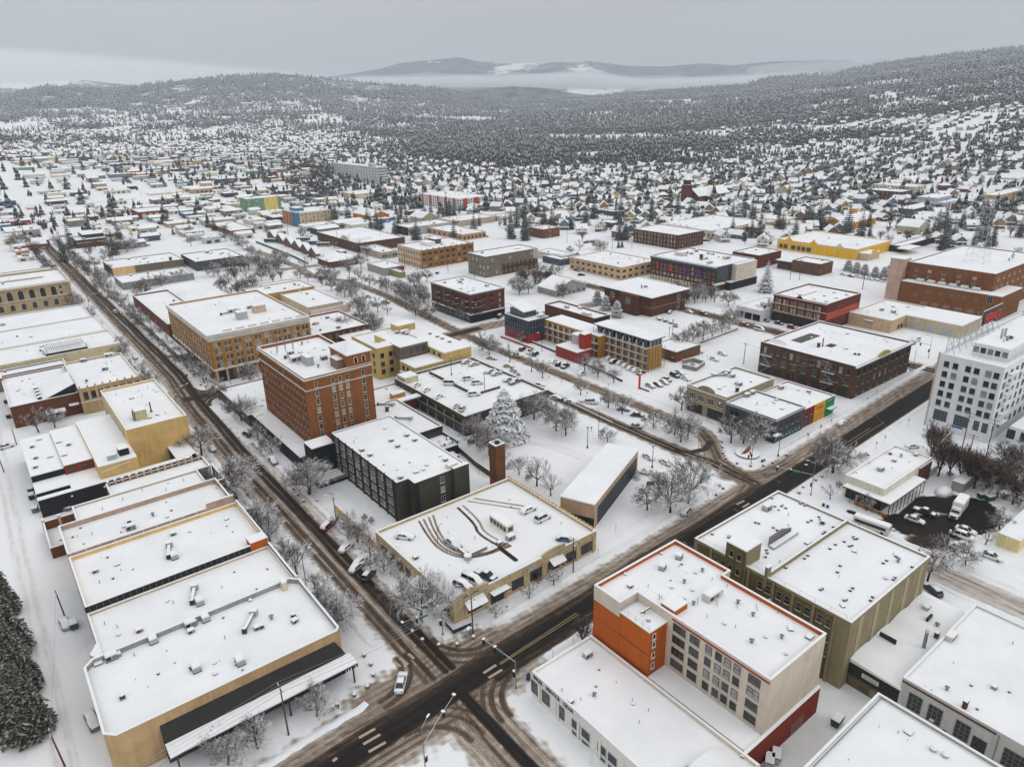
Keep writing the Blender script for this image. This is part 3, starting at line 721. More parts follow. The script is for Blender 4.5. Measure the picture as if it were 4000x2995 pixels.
for k, x, y, ro in (('fan',1135,1075,0),('ac',1160,1080,1.57),('ac',1420,1040,1.57),('dome',1272,1108,0),('fan',725,1250,0),('ac',655,1000,0),('box',690,985,0),('ac',895,890,1.57),('fan',905,905,0),('box',1130,860,0),('ac',1115,800,0),('ac',1205,770,1.57),('fan',1140,790,0),
        ('dome',1470,662,0),('duct',1475,810,.9),('fan',1545,835,0),('box',1520,840,0),('mush',1605,782,0),('box',1742,800,.2),('fan',1735,770,0),('pipe',795,1000,0),('hatch',570,1010,0),('pipe',1330,900,0)): b.ua(k, 'R1', x, y, ro)
b.box('chimney', 36.2, 19.3, 8.0, 37.2, 20.9, 9.9, CREAM, .1)
text(b.root, 'Ace', .5, YEL, (30.5, -5.3, 2.4), 0, .02) if False else None
b = Bld('flat_shop', 'shop with plain white roof between the tan corner store and black-walled shop', 2, 127.2, 39, 144, 7.4, BEI, .5)
b.box('front_parapet', 36.9, .05, 7.0, 37.25, 16.7, 8.3, ORB, .15)
b.part('bevel_wall', lambda a: a.prism([(0,-.1),(0,6),(-1.6,3.2)], 0, 7.6, BEI, SNOWC))
for k, x, y, ro in (('ac',1180,690,1.57),('duct',1145,650,1.2),('pipe',1025,690,0),('box',825,855,0),('dome',700,878,0),('pipe',620,815,0),('pipe',695,835,0)): b.ua(k, 'R1', x, y, ro)
b = Bld('black_sided_shop', 'shop with black corrugated side wall and rust brick front corner', 2, 144.2, 39, 166, 8.9, wallmat((38, 36, 35), kind='metal'), .9, lm='black corrugated shop', inner=YEL)
def f(a):
    for i in range(28): x = .6+i*1.25; a.box(x, -.06, 0, x+.06, -.003, 8.85, GREY)
b.part('seam', f)
b.box('front_corner', 33.2, -.1, 0, 37.1, 3.0, 9.5, ORG, .14); b.box('front_parapet', 36.8, 3.05, 8.4, 37.1, 21.6, 9.5, ORB, .15)
for k, x, y, ro in (('ac',1030,420,1.57),('duct',1000,390,1.3),('box',1025,285,0),('box',565,505,0),('small',668,545,0),('small',636,420,0),('pipe',590,570,0)): b.ua(k, 'R1', x, y, ro)
b = Bld('pink_sided_shop', 'shop with faded pink stucco side wall, stepped up towards the street', 2, 166.3, 38.5, 181, 9.6, wallmat((176, 150, 132)), 1.3)
b.box('raised_parapet', 30, -.12, 8.0, 36.6, .25, 10.9, wallmat((176, 150, 132)), .14)
def f(a):
    for i in range(12): x = .4+i*3.0; a.box(x, -.1, 6, x+.25, -.003, 9.55, CRE)
b.part('pilaster', f)
for k, x, y, ro in (('ac',775,250,0),('fan',765,215,0),('mush',905,175,0),('small',1013,143,0),('pipe',545,285,0),('small',430,300,0)): b.ua(k, 'R1', x, y, ro)
b = Bld('long_flat_shop', 'narrow shop with sagging snowy roof and red brick front', 6, 181.2, 36.5, 192.2, 8.2, wallmat((182, 168, 146)), .5)
b.box('brick_front', 30.6, -.3, 0, 34.6, .2, 8.6, ORB, .14); b.box('front_wall', 34.4, .25, 0, 34.9, 11, 8.6, ORB, .14)
b.box('block_wall', 25.5, .4, 7.4, 29.6, .7, 9.0, wallmat((150, 146, 136), kind='brick'), .1)
for i in range(5): b.unit('pipe', 6+i*5, 5+(i % 3)*2)
b = Bld('notched_wall_shop', 'narrow shop whose brick party wall is capped by snowy stubs', 15, 192.5, 40.2, 200, 8.0, wallmat((132, 132, 132)), .7)
def f(a):
    for i in range(14):
        x = .3+i*1.8; z = 8.1+i*.06; a.box(x, 7.0, 7.6, x+.55, 7.7, z+.5, BEI, SNOWC); a.box(x-.02, 6.98, z+.5, x+.57, 7.72, z+.66, SNOWC)
    a.box(.1, 7.15, 7.4, 25.1, 7.45, 8.2, ORB, SNOWC)
b.part('party_wall', f)
wy = Bld('walled_yard', 'low brick walled yard with snow behind the narrow shops', -.8, 184, 14.8, 199.2, 3.0, ORB, 2.4)
for i in range(5): wy.box('pier', -.2+i*3.6, 14.6, 0, .4+i*3.6, 15.4, 3.7, BEI, .12)
# yellow block with black base
b = Bld('yellow_block', 'tall yellow stucco block on black base beside the near street', 25, 219.5, 42, 261, 14, YEL, .7, lm='yellow stucco block')
cr2 = wallmat((188, 176, 140))
b.box('cream_side', -.02, 2.2, 5, -.003+.0, 41.5, 13.3, cr2) if False else None
b.part('cream_side', lambda a: a.box(-.05, 4.0, 4, -.003, 41.45, 13.98, cr2))
b.win('W', (8, 38, 6), (9.4,), 1.1, 2.0, 'd', CREAM, off=.05); b.win('W', (8, 38, 6), (5.6,), 1.1, 1.8, 'd', CREAM, off=.05)
b.box('stair_hut', 4.2, 7.0, 13.3, 7.4, 11.6, 16.4, cr2, .14)
for k, x, y, ro in (('hatch',1420,295,0),('pipe',1255,260,0),('pipe',1500,225,0),('pipe',1535,270,0),('pipe',1595,185,0),('small',1690,475,0),('pipe',1785,460,0),('hatch',1610,505,0)): b.ua(k, 'Z2', x, y, ro)
b.ua('stack', 'Z2', 1632, 435); b.box('ladder', 3.6, 7.4, 13.3, 3.75, 9.2, 16.2, DARK)
b.box('black_base', -25.4, -11.8, 0, 13.5, -9.9, 5.2, BLK, .16); b.box('black_base', 9.9, -9.9, 0, 15.5, -.05, 5.2, BLK, .16)
b.part('plug_sign', lambda a: [a.box(-18+i*8, -11.83, 3.6, -17.5+i*8, -11.803, 4.1, WHITE) for i in range(4)])
b.box('yellow_wing', -9.9, -9.6, 0, 0, 30.4, 9, YEL, .2) ; b.box('black_shed', -3.8, -6.5, 9.2, -1.2, -3.0, 11.2, BLK, .2); b.box('rooftop_unit', -7, -7.5, 9.2, -4.6, -6, 10.6, LGREY, .2)
b.part('drain_pipe', lambda a: a.tube((-9.5,-9.75,7.4), (-2,-9.75,8.3), .09, .09, SNOWC))
b.box('orange_wing', -17.3, .2, 0, -10, 30.5, 8, RST, .2); b.box('low_roof', -17.3, -9.8, 0, -10, .15, 5.0, BLK, .2)
b.box('black_wing', -25.4, .5, 0, -17.4, 30.8, 7.3, BLK, .22); b.box('black_porch', -25.4, -7.3, 0, -17.4, .45, 5.2, BLK, .22)
b.win('W', [-1], (0,), .1, .1) if False else None
for i in range(2):
    m, p = winmesh(1.5, 1.5, 'p', DFR, False, GL[1]); o = ob('window', m, b.root, (-15.6+i*3.4, .2, 5.9)); ob('pane', p, o)
for x, y in ((420,740),(350,820),(390,940),(385,1040),(540,925),(750,820),(700,930),(640,790)):
    w = at('Z2', x, y, 7.5); ob('rooftop_unit', unitmesh('box' if x % 20 else 'hatch'), b.root, (w[0]-25, w[1]-219.5, 8.22 if w[0] > 7.7 else 7.52))
# red brick and terracotta pair
b = Bld('red_brick_store', 'red brick store with a snowy shed skylight over its roof', -.5, 282.5, 20.2, 320, 8, wallmat((120, 58, 38), kind='brick'), .5)
b.part('sawtooth', lambda a: a.loft([[(10,1.0,7.5),(20.2,1.0,7.5),(20.2,1.0,11.2)], [(10,17,7.5),(20.2,17,7.5),(20.2,17,11.2)]], BLK))
b.part('sawtooth_snow', lambda a: a.loft([[(9.8,.8,7.56),(20.3,.8,11.3),(20.3,.8,11.5),(9.8,.8,7.8)], [(9.8,17.2,7.56),(20.3,17.2,11.3),(20.3,17.2,11.5),(9.8,17.2,7.8)]], SNOW))
for i in range(4): b.box('skylight', 8.6, 3+i*3.8, 7.5, 9.8, 4.8+i*3.8, 8.4, BLACK, .1)
b.ua('hatch', 'Z2', 440, 215); b.ua('pipe', 'Z2', 220, 200); b.ua('small', 'Z2', 240, 110); b.box('orange_end', -.2, 33, 7.4, .4, 37, 9.2, ORG, .1)
b.box('awning', 9.6, -3.4, 3.0, 15.5, -.05, 3.5, BLK, .3); b.box('awning', 17, -1.8, 4.0, 20, -.05, 4.3, GREY, .2)
b = Bld('terracotta_shop', 'shop with carved cream terracotta side over dark windows', 20.3, 280, 40.6, 316, 10, wallmat((176, 150, 112)), .6)
for i in range(9): b.box('pilaster', .2+i*2.45, -.22, 0, .75+i*2.45, -.01, 10.9, wallmat((190, 166, 128)), .12)
b.win('S', [2.0+i*2.45 for i in range(8)], (5.4,), 1.7, 3.0, 'o', TFR, GL[0]); b.band('ledge', 'S', 4.4, .4, .3, BEI, .12)
b.ua('ac', 'R4', 650, 545); b.ua('big', 'R4', 670, 455, 0, .8); b.ua('fan', 'R4', 535, 615); b.ua('pipe', 'R4', 580, 470); b.ua('ac', 'R4', 515, 490)
# further flat roofs up the left block
b = Bld('concrete_shop', 'low stained concrete shop beside the terracotta shop', -30, 328, 22, 336, 6.5, wallmat((128, 118, 98)), .6); b.scatter(4, seed=5)
b = Bld('cream_end_shop', 'cream walled shop with a black open roof terrace', -30, 338, 44.3, 364, 8, wallmat((206, 194, 158)), .5)
b.box('terrace_wall', 46.5, 2, 7.4, 62, 12, 8.6, BLK, .1); b.part('pergola', lambda a: [a.box(47+i*.7, 2, 10.3, 47.12+i*.7, 11, 10.5, DARK) for i in range(21)]+[a.box(47,2,8.6,47.2,2.2,10.3,DARK), a.box(61.6,2,8.6,61.8,2.2,10.3,DARK)])
b.box('wing', 58, -9, 0, 68, -.1, 8.6, wallmat((170, 156, 146)), .2) if False else None
b.scatter(5, seed=6)
b = Bld('pale_flat_store', 'wide pale store with several snow covered roof units', -28, 364.3, 43.6, 396, 8.2, wallmat((186, 180, 170)), .5); b.scatter(8, seed=7)
b = Bld('far_flat_store', 'wide pale store beside the arched stone building', -26, 396.3, 42.6, 430, 7.6, wallmat((180, 176, 170)), .5); b.scatter(7, seed=8)
# arched stone public building
STN = wallmat((170, 150, 118)); 
b = Bld('arched_stone_building', 'beige stone public building with two rows of arched windows', -45, 467, 43.2, 512, 14.5, STN, 1.2, lm='arched stone building')
b.band('cornice', 'SW', 13.0, .9, .8, STN, .25); b.band('ledge', 'SW', 6.4, .4, .3, STN, .1)
def archm(w, h):
    a = MB(); p = []; 
    for i in range(9): t = math.pi*i/8; p.append((w/2*math.cos(t), h-w/2+w/2*math.sin(t)))
    pts = [(-w/2, 0), (w/2, 0)]+p
    a.face([(x, -.03, z) for x, z in pts], GL[0])
    f2 = MB()
    o = [(-w/2-.25, 0), (w/2+.25, 0)]; q2 = [((w/2+.25)*math.cos(math.pi*i/8), h-w/2+(w/2+.25)*math.sin(math.pi*i/8)) for i in range(9)]
    ring_o = [(w/2+.25, 0)]+q2+[(-w/2-.25, 0)]; ring_i = [(w/2, 0)]+p+[(-w/2, 0)]
    for i in range(len(ring_o)-1):
        f2.face([(ring_o[i][0], -.2, ring_o[i][1]), (ring_o[i+1][0], -.2, ring_o[i+1][1]), (ring_i[i+1][0], -.2, ring_i[i+1][1]), (ring_i[i][0], -.2, ring_i[i][1])][::-1], wallmat((196, 176, 140)))
        f2.face([(ring_i[i][0], -.2, ring_i[i][1]), (ring_i[i+1][0], -.2, ring_i[i+1][1]), (ring_i[i+1][0], 0, ring_i[i+1][1]), (ring_i[i][0], 0, ring_i[i][1])][::-1], STN)
        f2.face([(ring_o[i][0], -.2, ring_o[i][1]), (ring_o[i][0], 0, ring_o[i][1]), (ring_o[i+1][0], 0, ring_o[i+1][1]), (ring_o[i+1][0], -.2, ring_o[i+1][1])][::-1], STN)
    return f2.mesh('window'), a.mesh('pane')
am = archm(2.6, 5.0); am2 = archm(2.2, 3.4)
for i in range(9):
    o = ob('window', am[0], b.root, (38+i*5.2, 0, 7.2)); ob('pane', am[1], o)
    if i % 2 == 0 or True: o = ob('window', am2[0], b.root, (38+i*5.2, 0, 1.6)); ob('pane', am2[1], o)
b.win('S', [83.2], (7.2, 10.2), 1.2, 1.8, 'o', CREAM, GL[0]); b.scatter(7, seed=9); b.box('light_court', 52, 24, 13.4, 78, 27, 14.2, BEI, .15)
# ================================================================== the middle block
GARB = wallmat((200, 178, 136), kind='brick')
b = Bld('roof_deck_shops', 'low beige block shops under a snowy rooftop car park', 62, 102, 103, 136, 5.6, GARB, .75, lm='beige rooftop car park')
deckb = b
b.part('raised_gable', lambda a: a.loft([[(0,-.06,5.55),(9,-.06,5.55),(9,-.06,6.2),(6,-.06,6.5),(4.5,-.06,7.1),(3,-.06,6.5),(0,-.06,6.2)], [(0,.34,5.55),(9,.34,5.55),(9,.34,6.2),(6,.34,6.5),(4.5,.34,7.1),(3,.34,6.5),(0,.34,6.2)]], GARB))
b.part('raised_gable', lambda a: a.loft([[(24,-.06,5.55),(31,-.06,5.55),(31,-.06,6.4),(29,-.06,6.6),(26,-.06,6.6),(24,-.06,6.1)], [(24,.34,5.55),(31,.34,5.55),(31,.34,6.4),(29,.34,6.6),(26,.34,6.6),(24,.34,6.1)]], GARB))
b.win('S', [5.2, 17.2, 22.4, 27.6, 33.2, 38.0], (.9,), 3.9, 2.5, 's', DFR, GL[0], False); b.win('S', [11.2], (.2,), 3.4, 3.2, 's', DFR, GL[3], False)
b.win('W', (3, 30, 8), (1.0,), 2.6, 2.4, 's', DFR, GL[0], False)
for i in range(8): b.box('pier', 2.6+i*5.3, -.22, 0, 3.3+i*5.3, -.01, 4.9, GARB)
b.part('awning', lambda a: (a.face([(2.6,-.05,4.3),(2.6,-1.9,3.2),(7.6,-1.9,3.2),(7.6,-.05,4.3)], SNOWC), a.face([(2.6,-1.9,3.19),(2.6,-.05,4.28),(7.6,-.05,4.28),(7.6,-1.9,3.19)], DARK)))
b.part('awning', lambda a: a.box(9.0,-1.9,3.3,13.6,-.05,3.7,DARK,SNOWC)); b.part('awning', lambda a: (a.face([(26,-.05,4.2),(26,-1.8,3.3),(30,-1.8,3.3),(30,-.05,4.2)], SNOWC), a.face([(26,-1.8,3.29),(26,-.05,4.18),(30,-.05,4.18),(30,-1.8,3.29)], DARK)))
for u in (4.2, 12): b.part('awning', lambda a: (a.face([(-.05,u-2.4,4.2),(-2.0,u-2.4,3.2),(-2.0,u+2.4,3.2),(-.05,u+2.4,4.2)][::-1], SNOWC), a.face([(-2.0,u-2.4,3.19),(-.05,u-2.4,4.18),(-.05,u+2.4,4.18),(-2.0,u+2.4,3.19)][::-1], RUST)))
text(b.root, 'SEÑOR LÓPEZ', .62, flat((70, 55, 80)), (4.4, -.1, 5.35), 0)
text(b.root, 'HORSESHOE', .45, DARK, (34.5, -.05, 4.3), 0)
text(b.root, 'CAFE', .5, DARK, (34.5, -.05, 3.75), 0)
b.part('banner', lambda a: a.box(19.6, -.14, 3.8, 22.2, -.10, 4.9, LGREY))
b.box('attendant_hut', 24.0, 13.0, 4.85, 26.2, 20.0, 7.2, wallmat((222, 212, 190)), .25); b.part('hut_window', lambda a: [a.box(23.95, 13.4+i*1.3, 5.6, 23.99, 14.4+i*1.3, 6.8, GL[0]) for i in range(5)]+[a.box(24.4, 12.95, 5.6, 25.8, 12.99, 6.8, GL[1])])
for k, x, y in (('ac',1050,310),('box',985,340),('mush',980,245),('box',490,425),('pipe',840,310)): b.ua(k, 'R2', x, y)
b.part('ramp_wall', lambda a: (a.box(11.4,12,4.85,12.0,20,5.8,CONC,SNOWC), a.box(11.4,11.4,4.85,17,12,5.8,CONC,SNOWC), a.cyl(11.4,11.2,4.85,6.0,.9,.9,LGREY,12,SNOWC)))
b.part('fence', lambda a: [a.box(40.75, 1+i*1.3, 5.6, 40.85, 1.9+i*1.3, 6.3, YEL) for i in range(26)])
b.part('yellow_wall', lambda a: a.box(-.02, 34.05, 0, .3, 58, 2.2, YEL, SNOWC))
DB = []
for off in (0, 1.7, 3.6, 5.2):
    DB.append((np.array([(73-off*.2+off, 134), (71.5+off*.6, 128), (70.3+off*.5, 121), (72+off*.5, 115), (76+off*.4, 112), (84, 111+off*.3)]), .10, .35, .55))
for off in (0, 1.6): DB.append((np.array([(82+off, 112), (81+off, 120), (83+off, 124), (84+off, 133)]), .14, .35, .8 if off == 0 else .4))
DB.append((np.array([(88, 134), (96, 122)]), .15, .4, .4)); DB.append((np.array([(90, 134), (98, 122)]), .15, .4, .4)); DB.append((np.array([(81.5,106),(81.6,112)]), .3, .5, .95))
def chaikin(P, n=3):
    for _ in range(n): P = [P[0]]+[tuple(a*.75+b_*.25 for a, b_ in zip(p, q_)) if h else tuple(a*.25+b_*.75 for a, b_ in zip(p, q_)) for p, q_ in zip(P[:-1], P[1:]) for h in (1, 0)]+[P[-1]]
    return P
DB = [(np.array(chaikin([tuple(r_) for r_ in d[0]])), *d[1:]) for d in DB]
sheet('deck_snow', 62.5, 102.5, 102.5, 135.6, .28, 4.892, DB, parent=None)
dk = bpy.data.objects['deck_snow']; dk.parent = b.root; dk.location = (-62, -102, 0)

b = Bld('dark_annex', 'charcoal four storey hotel annex with white snowy flat roof', 72.5, 140, 92, 182, 12.0, CHR, .25, poly=[(3.4,0),(19.5,0),(19.5,42),(0,42),(0,3.2),(3.4,3.2)], capmat=SNOWC, lm='charcoal annex')
BFR = flat((30, 30, 30))
b.win('W', [6.5+i*4.6 for i in range(8)]+[8.1+i*4.6 for i in range(7)], (1.4, 4.2, 7.0, 9.4), 1.15, 1.7, 'd', LGREY, (.3,.4,.3))
b.win('S', [11.6], (3.6, 6.4, 9.2), 1.4, 1.8, 'p', LGREY, (.2,.4,.4), off=0.0); b.box('door', 11, -.06, 0, 12.3, -.01, 2.4, BLACK)
b.part('fin', lambda a: [a.box(-.35, 4.6+i*4.6, 0, -.003, 4.9+i*4.6, 12.3, CHR) for i in range(9)])
b.part('recess', lambda a: a.box(3.0, -.12, 0, 4.6, -.003, 11.6, BLK))
b.box('bay', 14.6, -1.1, 0, 19.4, -.02, 12.6, CHR, .2); b.box('roof_box', 14.2, 0.5, 11.8, 17, 2.2, 12.9, CREAM, .14)
for k, x, y in (('pipe',85,690),('box',110,700),('box',195,750),('pipe',30,1160),('box',40,1155),('hatch',210,1090),('box',525,965),('pipe',520,970)): b.ua(k, 'Z8', x, y)
for x, y in ((655,1045),(705,1075),(605,995),(835,985),(875,1020)): b.ua('box' if x > 650 else 'pipe', 'R5', x, y)

H = b = Bld('brick_hotel', 'tall brown brick hotel tower with a hipped corner turret', 69.6, 190, 91.3, 229.5, 27.5, BRB, 1.0, cat='hotel', lm='tall brick hotel')
HFR = flat((104, 76, 50)); zs = [4.9+2.72*i for i in range(8)]
b.win('W', (2.2, 37.5, 15), zs[:7], .85, 1.75, 'd', HFR, (.75,.2,.05)); b.win('W', (2.2, 37.5, 15), [24.0], .85, 1.6, 'd', HFR, (.75,.2,.05))
b.win('S', [3.2, 18.6], zs[:7], 1.15, 1.8, 'd', CREAM, (.5,.3,.2)); b.win('S', [8.6, 10.9, 13.2], zs[:7], 1.1, 1.8, 'd', CREAM, (.25,.35,.4))
b.win('S', [3.2, 8.6, 10.9, 13.2, 18.6], [24.0], 1.1, 1.7, 'd', CREAM, (.3,.3,.4))
STB = wallmat((150, 122, 86))
b.band('string_course', 'SW', 23.2, .3, .22, STB, .1); b.band('cornice', 'SW', 26.4, .5, .4, STB, .14); b.band('string_course', 'SW', 4.2, .35, .3, STB, .2)
b.box('turret', 14.0, .02, 26.4, 21.68, 12.5, 31.4, BRB); b.part('turret_roof', lambda a: a.loft([[(13.6,-.4,31.4),(22.1,-.4,31.4),(22.1,12.9,31.4),(13.6,12.9,31.4)], [(13.6,-.4,31.7),(22.1,-.4,31.7),(22.1,12.9,31.7),(13.6,12.9,31.7)], [(17.6,5.6,34.0),(18,5.6,34.0),(18,6.8,34.0),(17.6,6.8,34.0)]], SNOW))
ta = archm(.9, 1.9)
for u in (16.6, 19.2): o = ob('window', ta[0], b.root, (u, .02, 28.5)); ob('pane', ta[1], o)
o = ob('window', ta[0], b.root, (14.0, 6, 28.5), -math.pi/2); ob('pane', ta[1], o)
b.box('penthouse', 11.8, 3.0, 26.5, 13.9, 8.0, 29.6, wallmat((130, 112, 92)), .15)
for k, x, y in (('big',255,490),('duct',230,465),('ac',215,450),('mush',285,390),('pipe',150,380),('dome',320,375),('fan',320,485),('mush',385,530),('ac',420,480),('ac',505,505),('hatch',270,460)): b.ua(k, 'R5', x, y)
b.part('mast', lambda a: [a.tube((3+i*1.1,30+((i*7) % 5)*1.2,26.5), (3+i*1.1,30+((i*7) % 5)*1.2,30.5+(i % 3)), .09, .07, GREY) for i in range(7)])
b.part('vent_stack', lambda a: a.box(6, 12, 26.5, 8.2, 17, 29.4, LGREY, SNOWC))
b.box('street_loggia', -5.6, -3, 0, -.35, 39, 4.6, BLK, .3); b.box('black_wall', -4.0, -9.0, 0, 3.0, -3.1, 9.2, BLK, .25)
text(b.root, 'LEO', 1.3, flat((40, 110, 150)), (-.2, -9.08, 5.0), 0); text(b.root, 'POLD', 1.0, flat((40, 110, 150)), (-.2, -9.08, 3.8), 0)
b.part('terrace', lambda a: (a.box(-6, -16, 0, 2.8, -9.2, .9, BLK, SNOWC), a.box(-6.1, -16.1, .9, 2.9, -15.95, 1.9, GREY), a.box(-6.1, -16.1, .9, -5.95, -9.2, 1.9, GREY)))
text(b.root, 'Leopold', .7, BLACK, (-3.0, -16.15, 1.05), 0)
b = Bld('hotel_plaza', 'low snow covered terrace roof on the far side of the brick hotel', 63, 230, 92, 263, 4.2, wallmat((96, 84, 82)), .5)
b.part('purple_beam', lambda a: a.box(-.1, 0, 3.3, .6, 33, 3.9, flat((92, 74, 84)), SNOWC))
b = Bld('hotel_kitchen_wing', 'low hotel wing with black fascia and snowy roof behind the annex', 92.3, 175, 106.4, 204.5, 6.6, wallmat((72, 66, 60)), .5, capmat=SNOWC)
b.box('fascia', -.1, -.12, 5.2, 14.2, -.01, 6.6, BLACK); text(b.root, 'LEOPOLD', 1.0, flat((60, 56, 50)), (8.6, -.16, 5.45), 0, .05)
for k, x, y, ro in (('chim',810,800,0),('duct',800,765,-.8),('duct',910,850,-.8),('pipe',800,890,0),('small',855,760,0)): b.ua(k, 'R5', x, y, ro)
b.box('terrace_floor', 1, -9, 0, 14, -.2, 3.4, BLK, .2)
b.part('railing', lambda a: [a.box(1+i*.6, -9, 3.6, 1.06+i*.6, -8.94, 4.7, DARK) for i in range(22)]+[a.box(1, -9.02, 4.7, 14.1, -8.9, 4.8, DARK, SNOWC), a.box(13.9, -9, 3.4, 14.1, -.2, 4.6, DARK, SNOWC)])
b.part('patio_set', lambda a: [a.cyl(3+(i % 4)*3.0+(i//4)*1.1, -7.4+(i//4)*2.6, 3.6, 4.6, .55, .4, SNOWC, 8) for i in range(8)]+[a.box(4.2+(i % 4)*2.8, -7.6+(i//4)*2.9, 3.6, 4.7+(i % 4)*2.8, -7.1+(i//4)*2.9, 4.5, DARK, SNOWC) for i in range(8)])
b = Bld('link_corridor', 'low snowy link roof between the brick hotel and parking garage', 93, 206, 116, 222, 5.0, wallmat((140, 84, 66), kind='brick'), .4)
b.box('yellow_unit', 14, 2, 4.6, 19, 4.5, 6.6, flat((196, 140, 30)), .2); b.box('canopy', 3, -4, 5.6, 22, -1, 6.0, GREY, .25)
# two-level garage
GCN = wallmat((86, 78, 64)); 
b = Bld('parking_garage', 'two level concrete parking garage with snowy cars on its roof', 115.2, 175, 150.6, 221.5, 7.2, GCN, .9, capmat=SNOWC, lm='concrete parking garage')
b.part('opening', lambda a: [a.box(-.03, 1.5+i*5.5, 4.1, -.005, 6.2+i*5.5, 5.5, BLACK) for i in range(8)]+[a.box(-.03, 1.5+i*5.5, .1, -.005, 6.2+i*5.5, 2.7, BLACK) for i in range(8)])
b.part('column', lambda a: [a.box(-.35, .9+i*5.5, 0, -.005, 1.45+i*5.5, 5.6, wallmat((150, 146, 118))) for i in range(9)])
b.part('upper_beam', lambda a: a.box(-.5, 0, 2.75, -.36, 46.5, 4.05, GCN, SNOWC)); b.part('blue_door', lambda a: a.box(-.08, 2, 0, -.04, 5.8, 2.6, flat((50, 70, 110))))
b.part('ramp_wall', lambda a: (a.box(13.5, 18, 6.3, 13.8, 44, 7.5, GCN, SNOWC), a.box(13.8, 14, 6.3, 25, 14.3, 7.3, GCN, SNOWC)))
b.box('stair_house', .8, 40, 6.3, 6.4, 45.5, 8.6, wallmat((196, 190, 150)), .2); b.part('railing', lambda a: [a.tube((13.65, 18+i*2.2, 7.5), (13.65, 18+i*2.2, 8.4), .04, .04, WHITE, 4) for i in range(12)]+[a.tube((13.65,18,8.4),(13.65,43,8.4),.04,.04,WHITE,4)])
# yellow apartment complex
APY = wallmat((196, 168, 108))
b = Bld('yellow_apartments', 'yellow three storey apartment block with notched snowy roofs', 118.4, 240.5, 138.4, 262.5, 13.2, APY, .4, lm='yellow apartment block')
b.win('W', (3, 19, 4), (2, 5.2, 8.6), 1.6, 1.9, 'v', DFR); b.win('S', [2.2, 6], (2, 5.2, 8.8), 1.6, 2.0, 'v', DFR)
b.box('top_gallery', 7.2, -5.8, 8.9, 20, -.05, 13.4, wallmat((110, 98, 80)), .3)
def f(a):
    for i in range(4): a.box(8.2+i*2.9, -5.86, 9.9, 10.4+i*2.9, -5.81, 12.4, GL[1])
b.part('gallery_window', f)
b.box('wing', 20.1, -17.5, 0, 33, 12, 11.2, APY, .25); b.box('low_wing', 6.6, -17.4, 0, 20, -5.9, 8.2, APY, .25)
for u in (8.5, 11.8):
    for z in (2.2, 5.0):
        m, p = winmesh(1.5, 2.0, 'v', DFR, False, GL[0]); o = ob('window', m, b.root, (6.6, -19+u-1.5, z), -math.pi/2); ob('pane', p, o)
for z in (1.6, 4.4): b.box('balcony', 5.2, -13, z, 6.5, -10.6, z+.15, DARK, .15); b.box('balcony', 5.2, -9.6, z, 6.5, -7.4, z+.15, DARK, .15)
for i in range(3):
    for z in (9.0,):
        m, p = winmesh(1.6, 1.3, 'v', DFR, False, GL[0]); o = ob('window', m, b.root, (20.1, -14+i*4, 9.0), -math.pi/2); ob('pane', p, o)
b.box('roof_hut', 17.5, 14, 12.8, 26, 20, 15.6, APY, .3)
for k, x, y in (('ac',870,320),('ac',905,318),('ac',975,300),('ac',940,325),('box',945,275),('big',960,310)): b.ua(k, 'R5', x, y, 0, .8)
for x, y in ((1075,325),(1120,343),(1150,355),(1195,375)):
    w = at('R5', x, y, 11.4); ob('rooftop_unit', unitmesh('box'), b.root, (w[0]-118.4, w[1]-240.5, 11.45))
b.part('gable_fin', lambda a: a.loft([[(4,8,12.8),(9,8,12.8),(4,8,16)], [(4,9,12.8),(9,9,12.8),(4,9,16)]], APY))
# grand yellow brick office
CRB = wallmat((186, 132, 58), kind='brick'); CRW = wallmat((206, 202, 192))
b = Bld('yellow_brick_office', 'yellow brick office block with white cornice and paired windows', 67.2, 281, 108.5, 344, 20.0, CRB, .8, capmat=SNOWC, lm='yellow brick office block')
b.band('cornice', 'SW', 18.6, 1.3, .7, CRW, .18); b.band('frieze', 'SW', 17.2, 1.3, .25, CRW); b.band('ledge', 'SW', 5.0, .45, .4, CRW, .2)
for i in range(11): b.box('pilaster', .1+i*4.04, -.3, 5.5, .9+i*4.04, -.01, 17.2, CRB)
for i in range(15): b.box('pilaster', -.3, .1+i*4.4, 5.5, -.01, 1.0+i*4.4, 17.2, CRB)
b.win('S', [1.95+i*4.04 for i in range(10)]+[3.45+i*4.04 for i in range(10)], (6.0, 8.9, 11.8, 14.6), 1.35, 1.9, 'd', CREAM, (.45,.3,.25))
b.win('W', [2.1+i*4.4 for i in range(14)]+[3.5+i*4.4 for i in range(14)], (6.0, 8.9, 11.8, 14.6), 1.25, 1.9, 'd', CREAM, (.45,.3,.25))
b.part('arcade', lambda a: [a.box(1.4+i*4.04, -.06, .1, 4.2+i*4.04, -.01, 4.6, BLACK) for i in range(10)]+[a.box(-.06, 1.5+i*4.4, .1, -.01, 4.5+i*4.4, 4.6, BLACK) for i in range(14)])
b.part('column', lambda a: [a.cyl(.5+i*4.04, -.7, 0, 5.0, .4, .36, BEI, 10) for i in range(3)])
for k, x, y, ro in (('big',1440,190,0),('duct',1400,200,.2),('ac',1540,165,0),('small',1745,175,0)): b.ua(k, 'R4', x, y, ro)
b.box('roof_hut', 26, 22, 19.2, 31, 26, 22.4, wallmat((200, 176, 150)), .2); b.box('roof_hut', 17, 16, 19.2, 21, 20, 22.4, LGREY, .2)
b.part('roof_rail', lambda a: [a.box(6+i*5, 1.3, 19.2, 9.6+i*5, 1.6, 20.5, WHITE) for i in range(7)])
b = Bld('brick_side_stores', 'red brick stores with a long white street canopy', 66, 345, 84, 420, 10.5, wallmat((132, 66, 46), kind='brick'), .8)
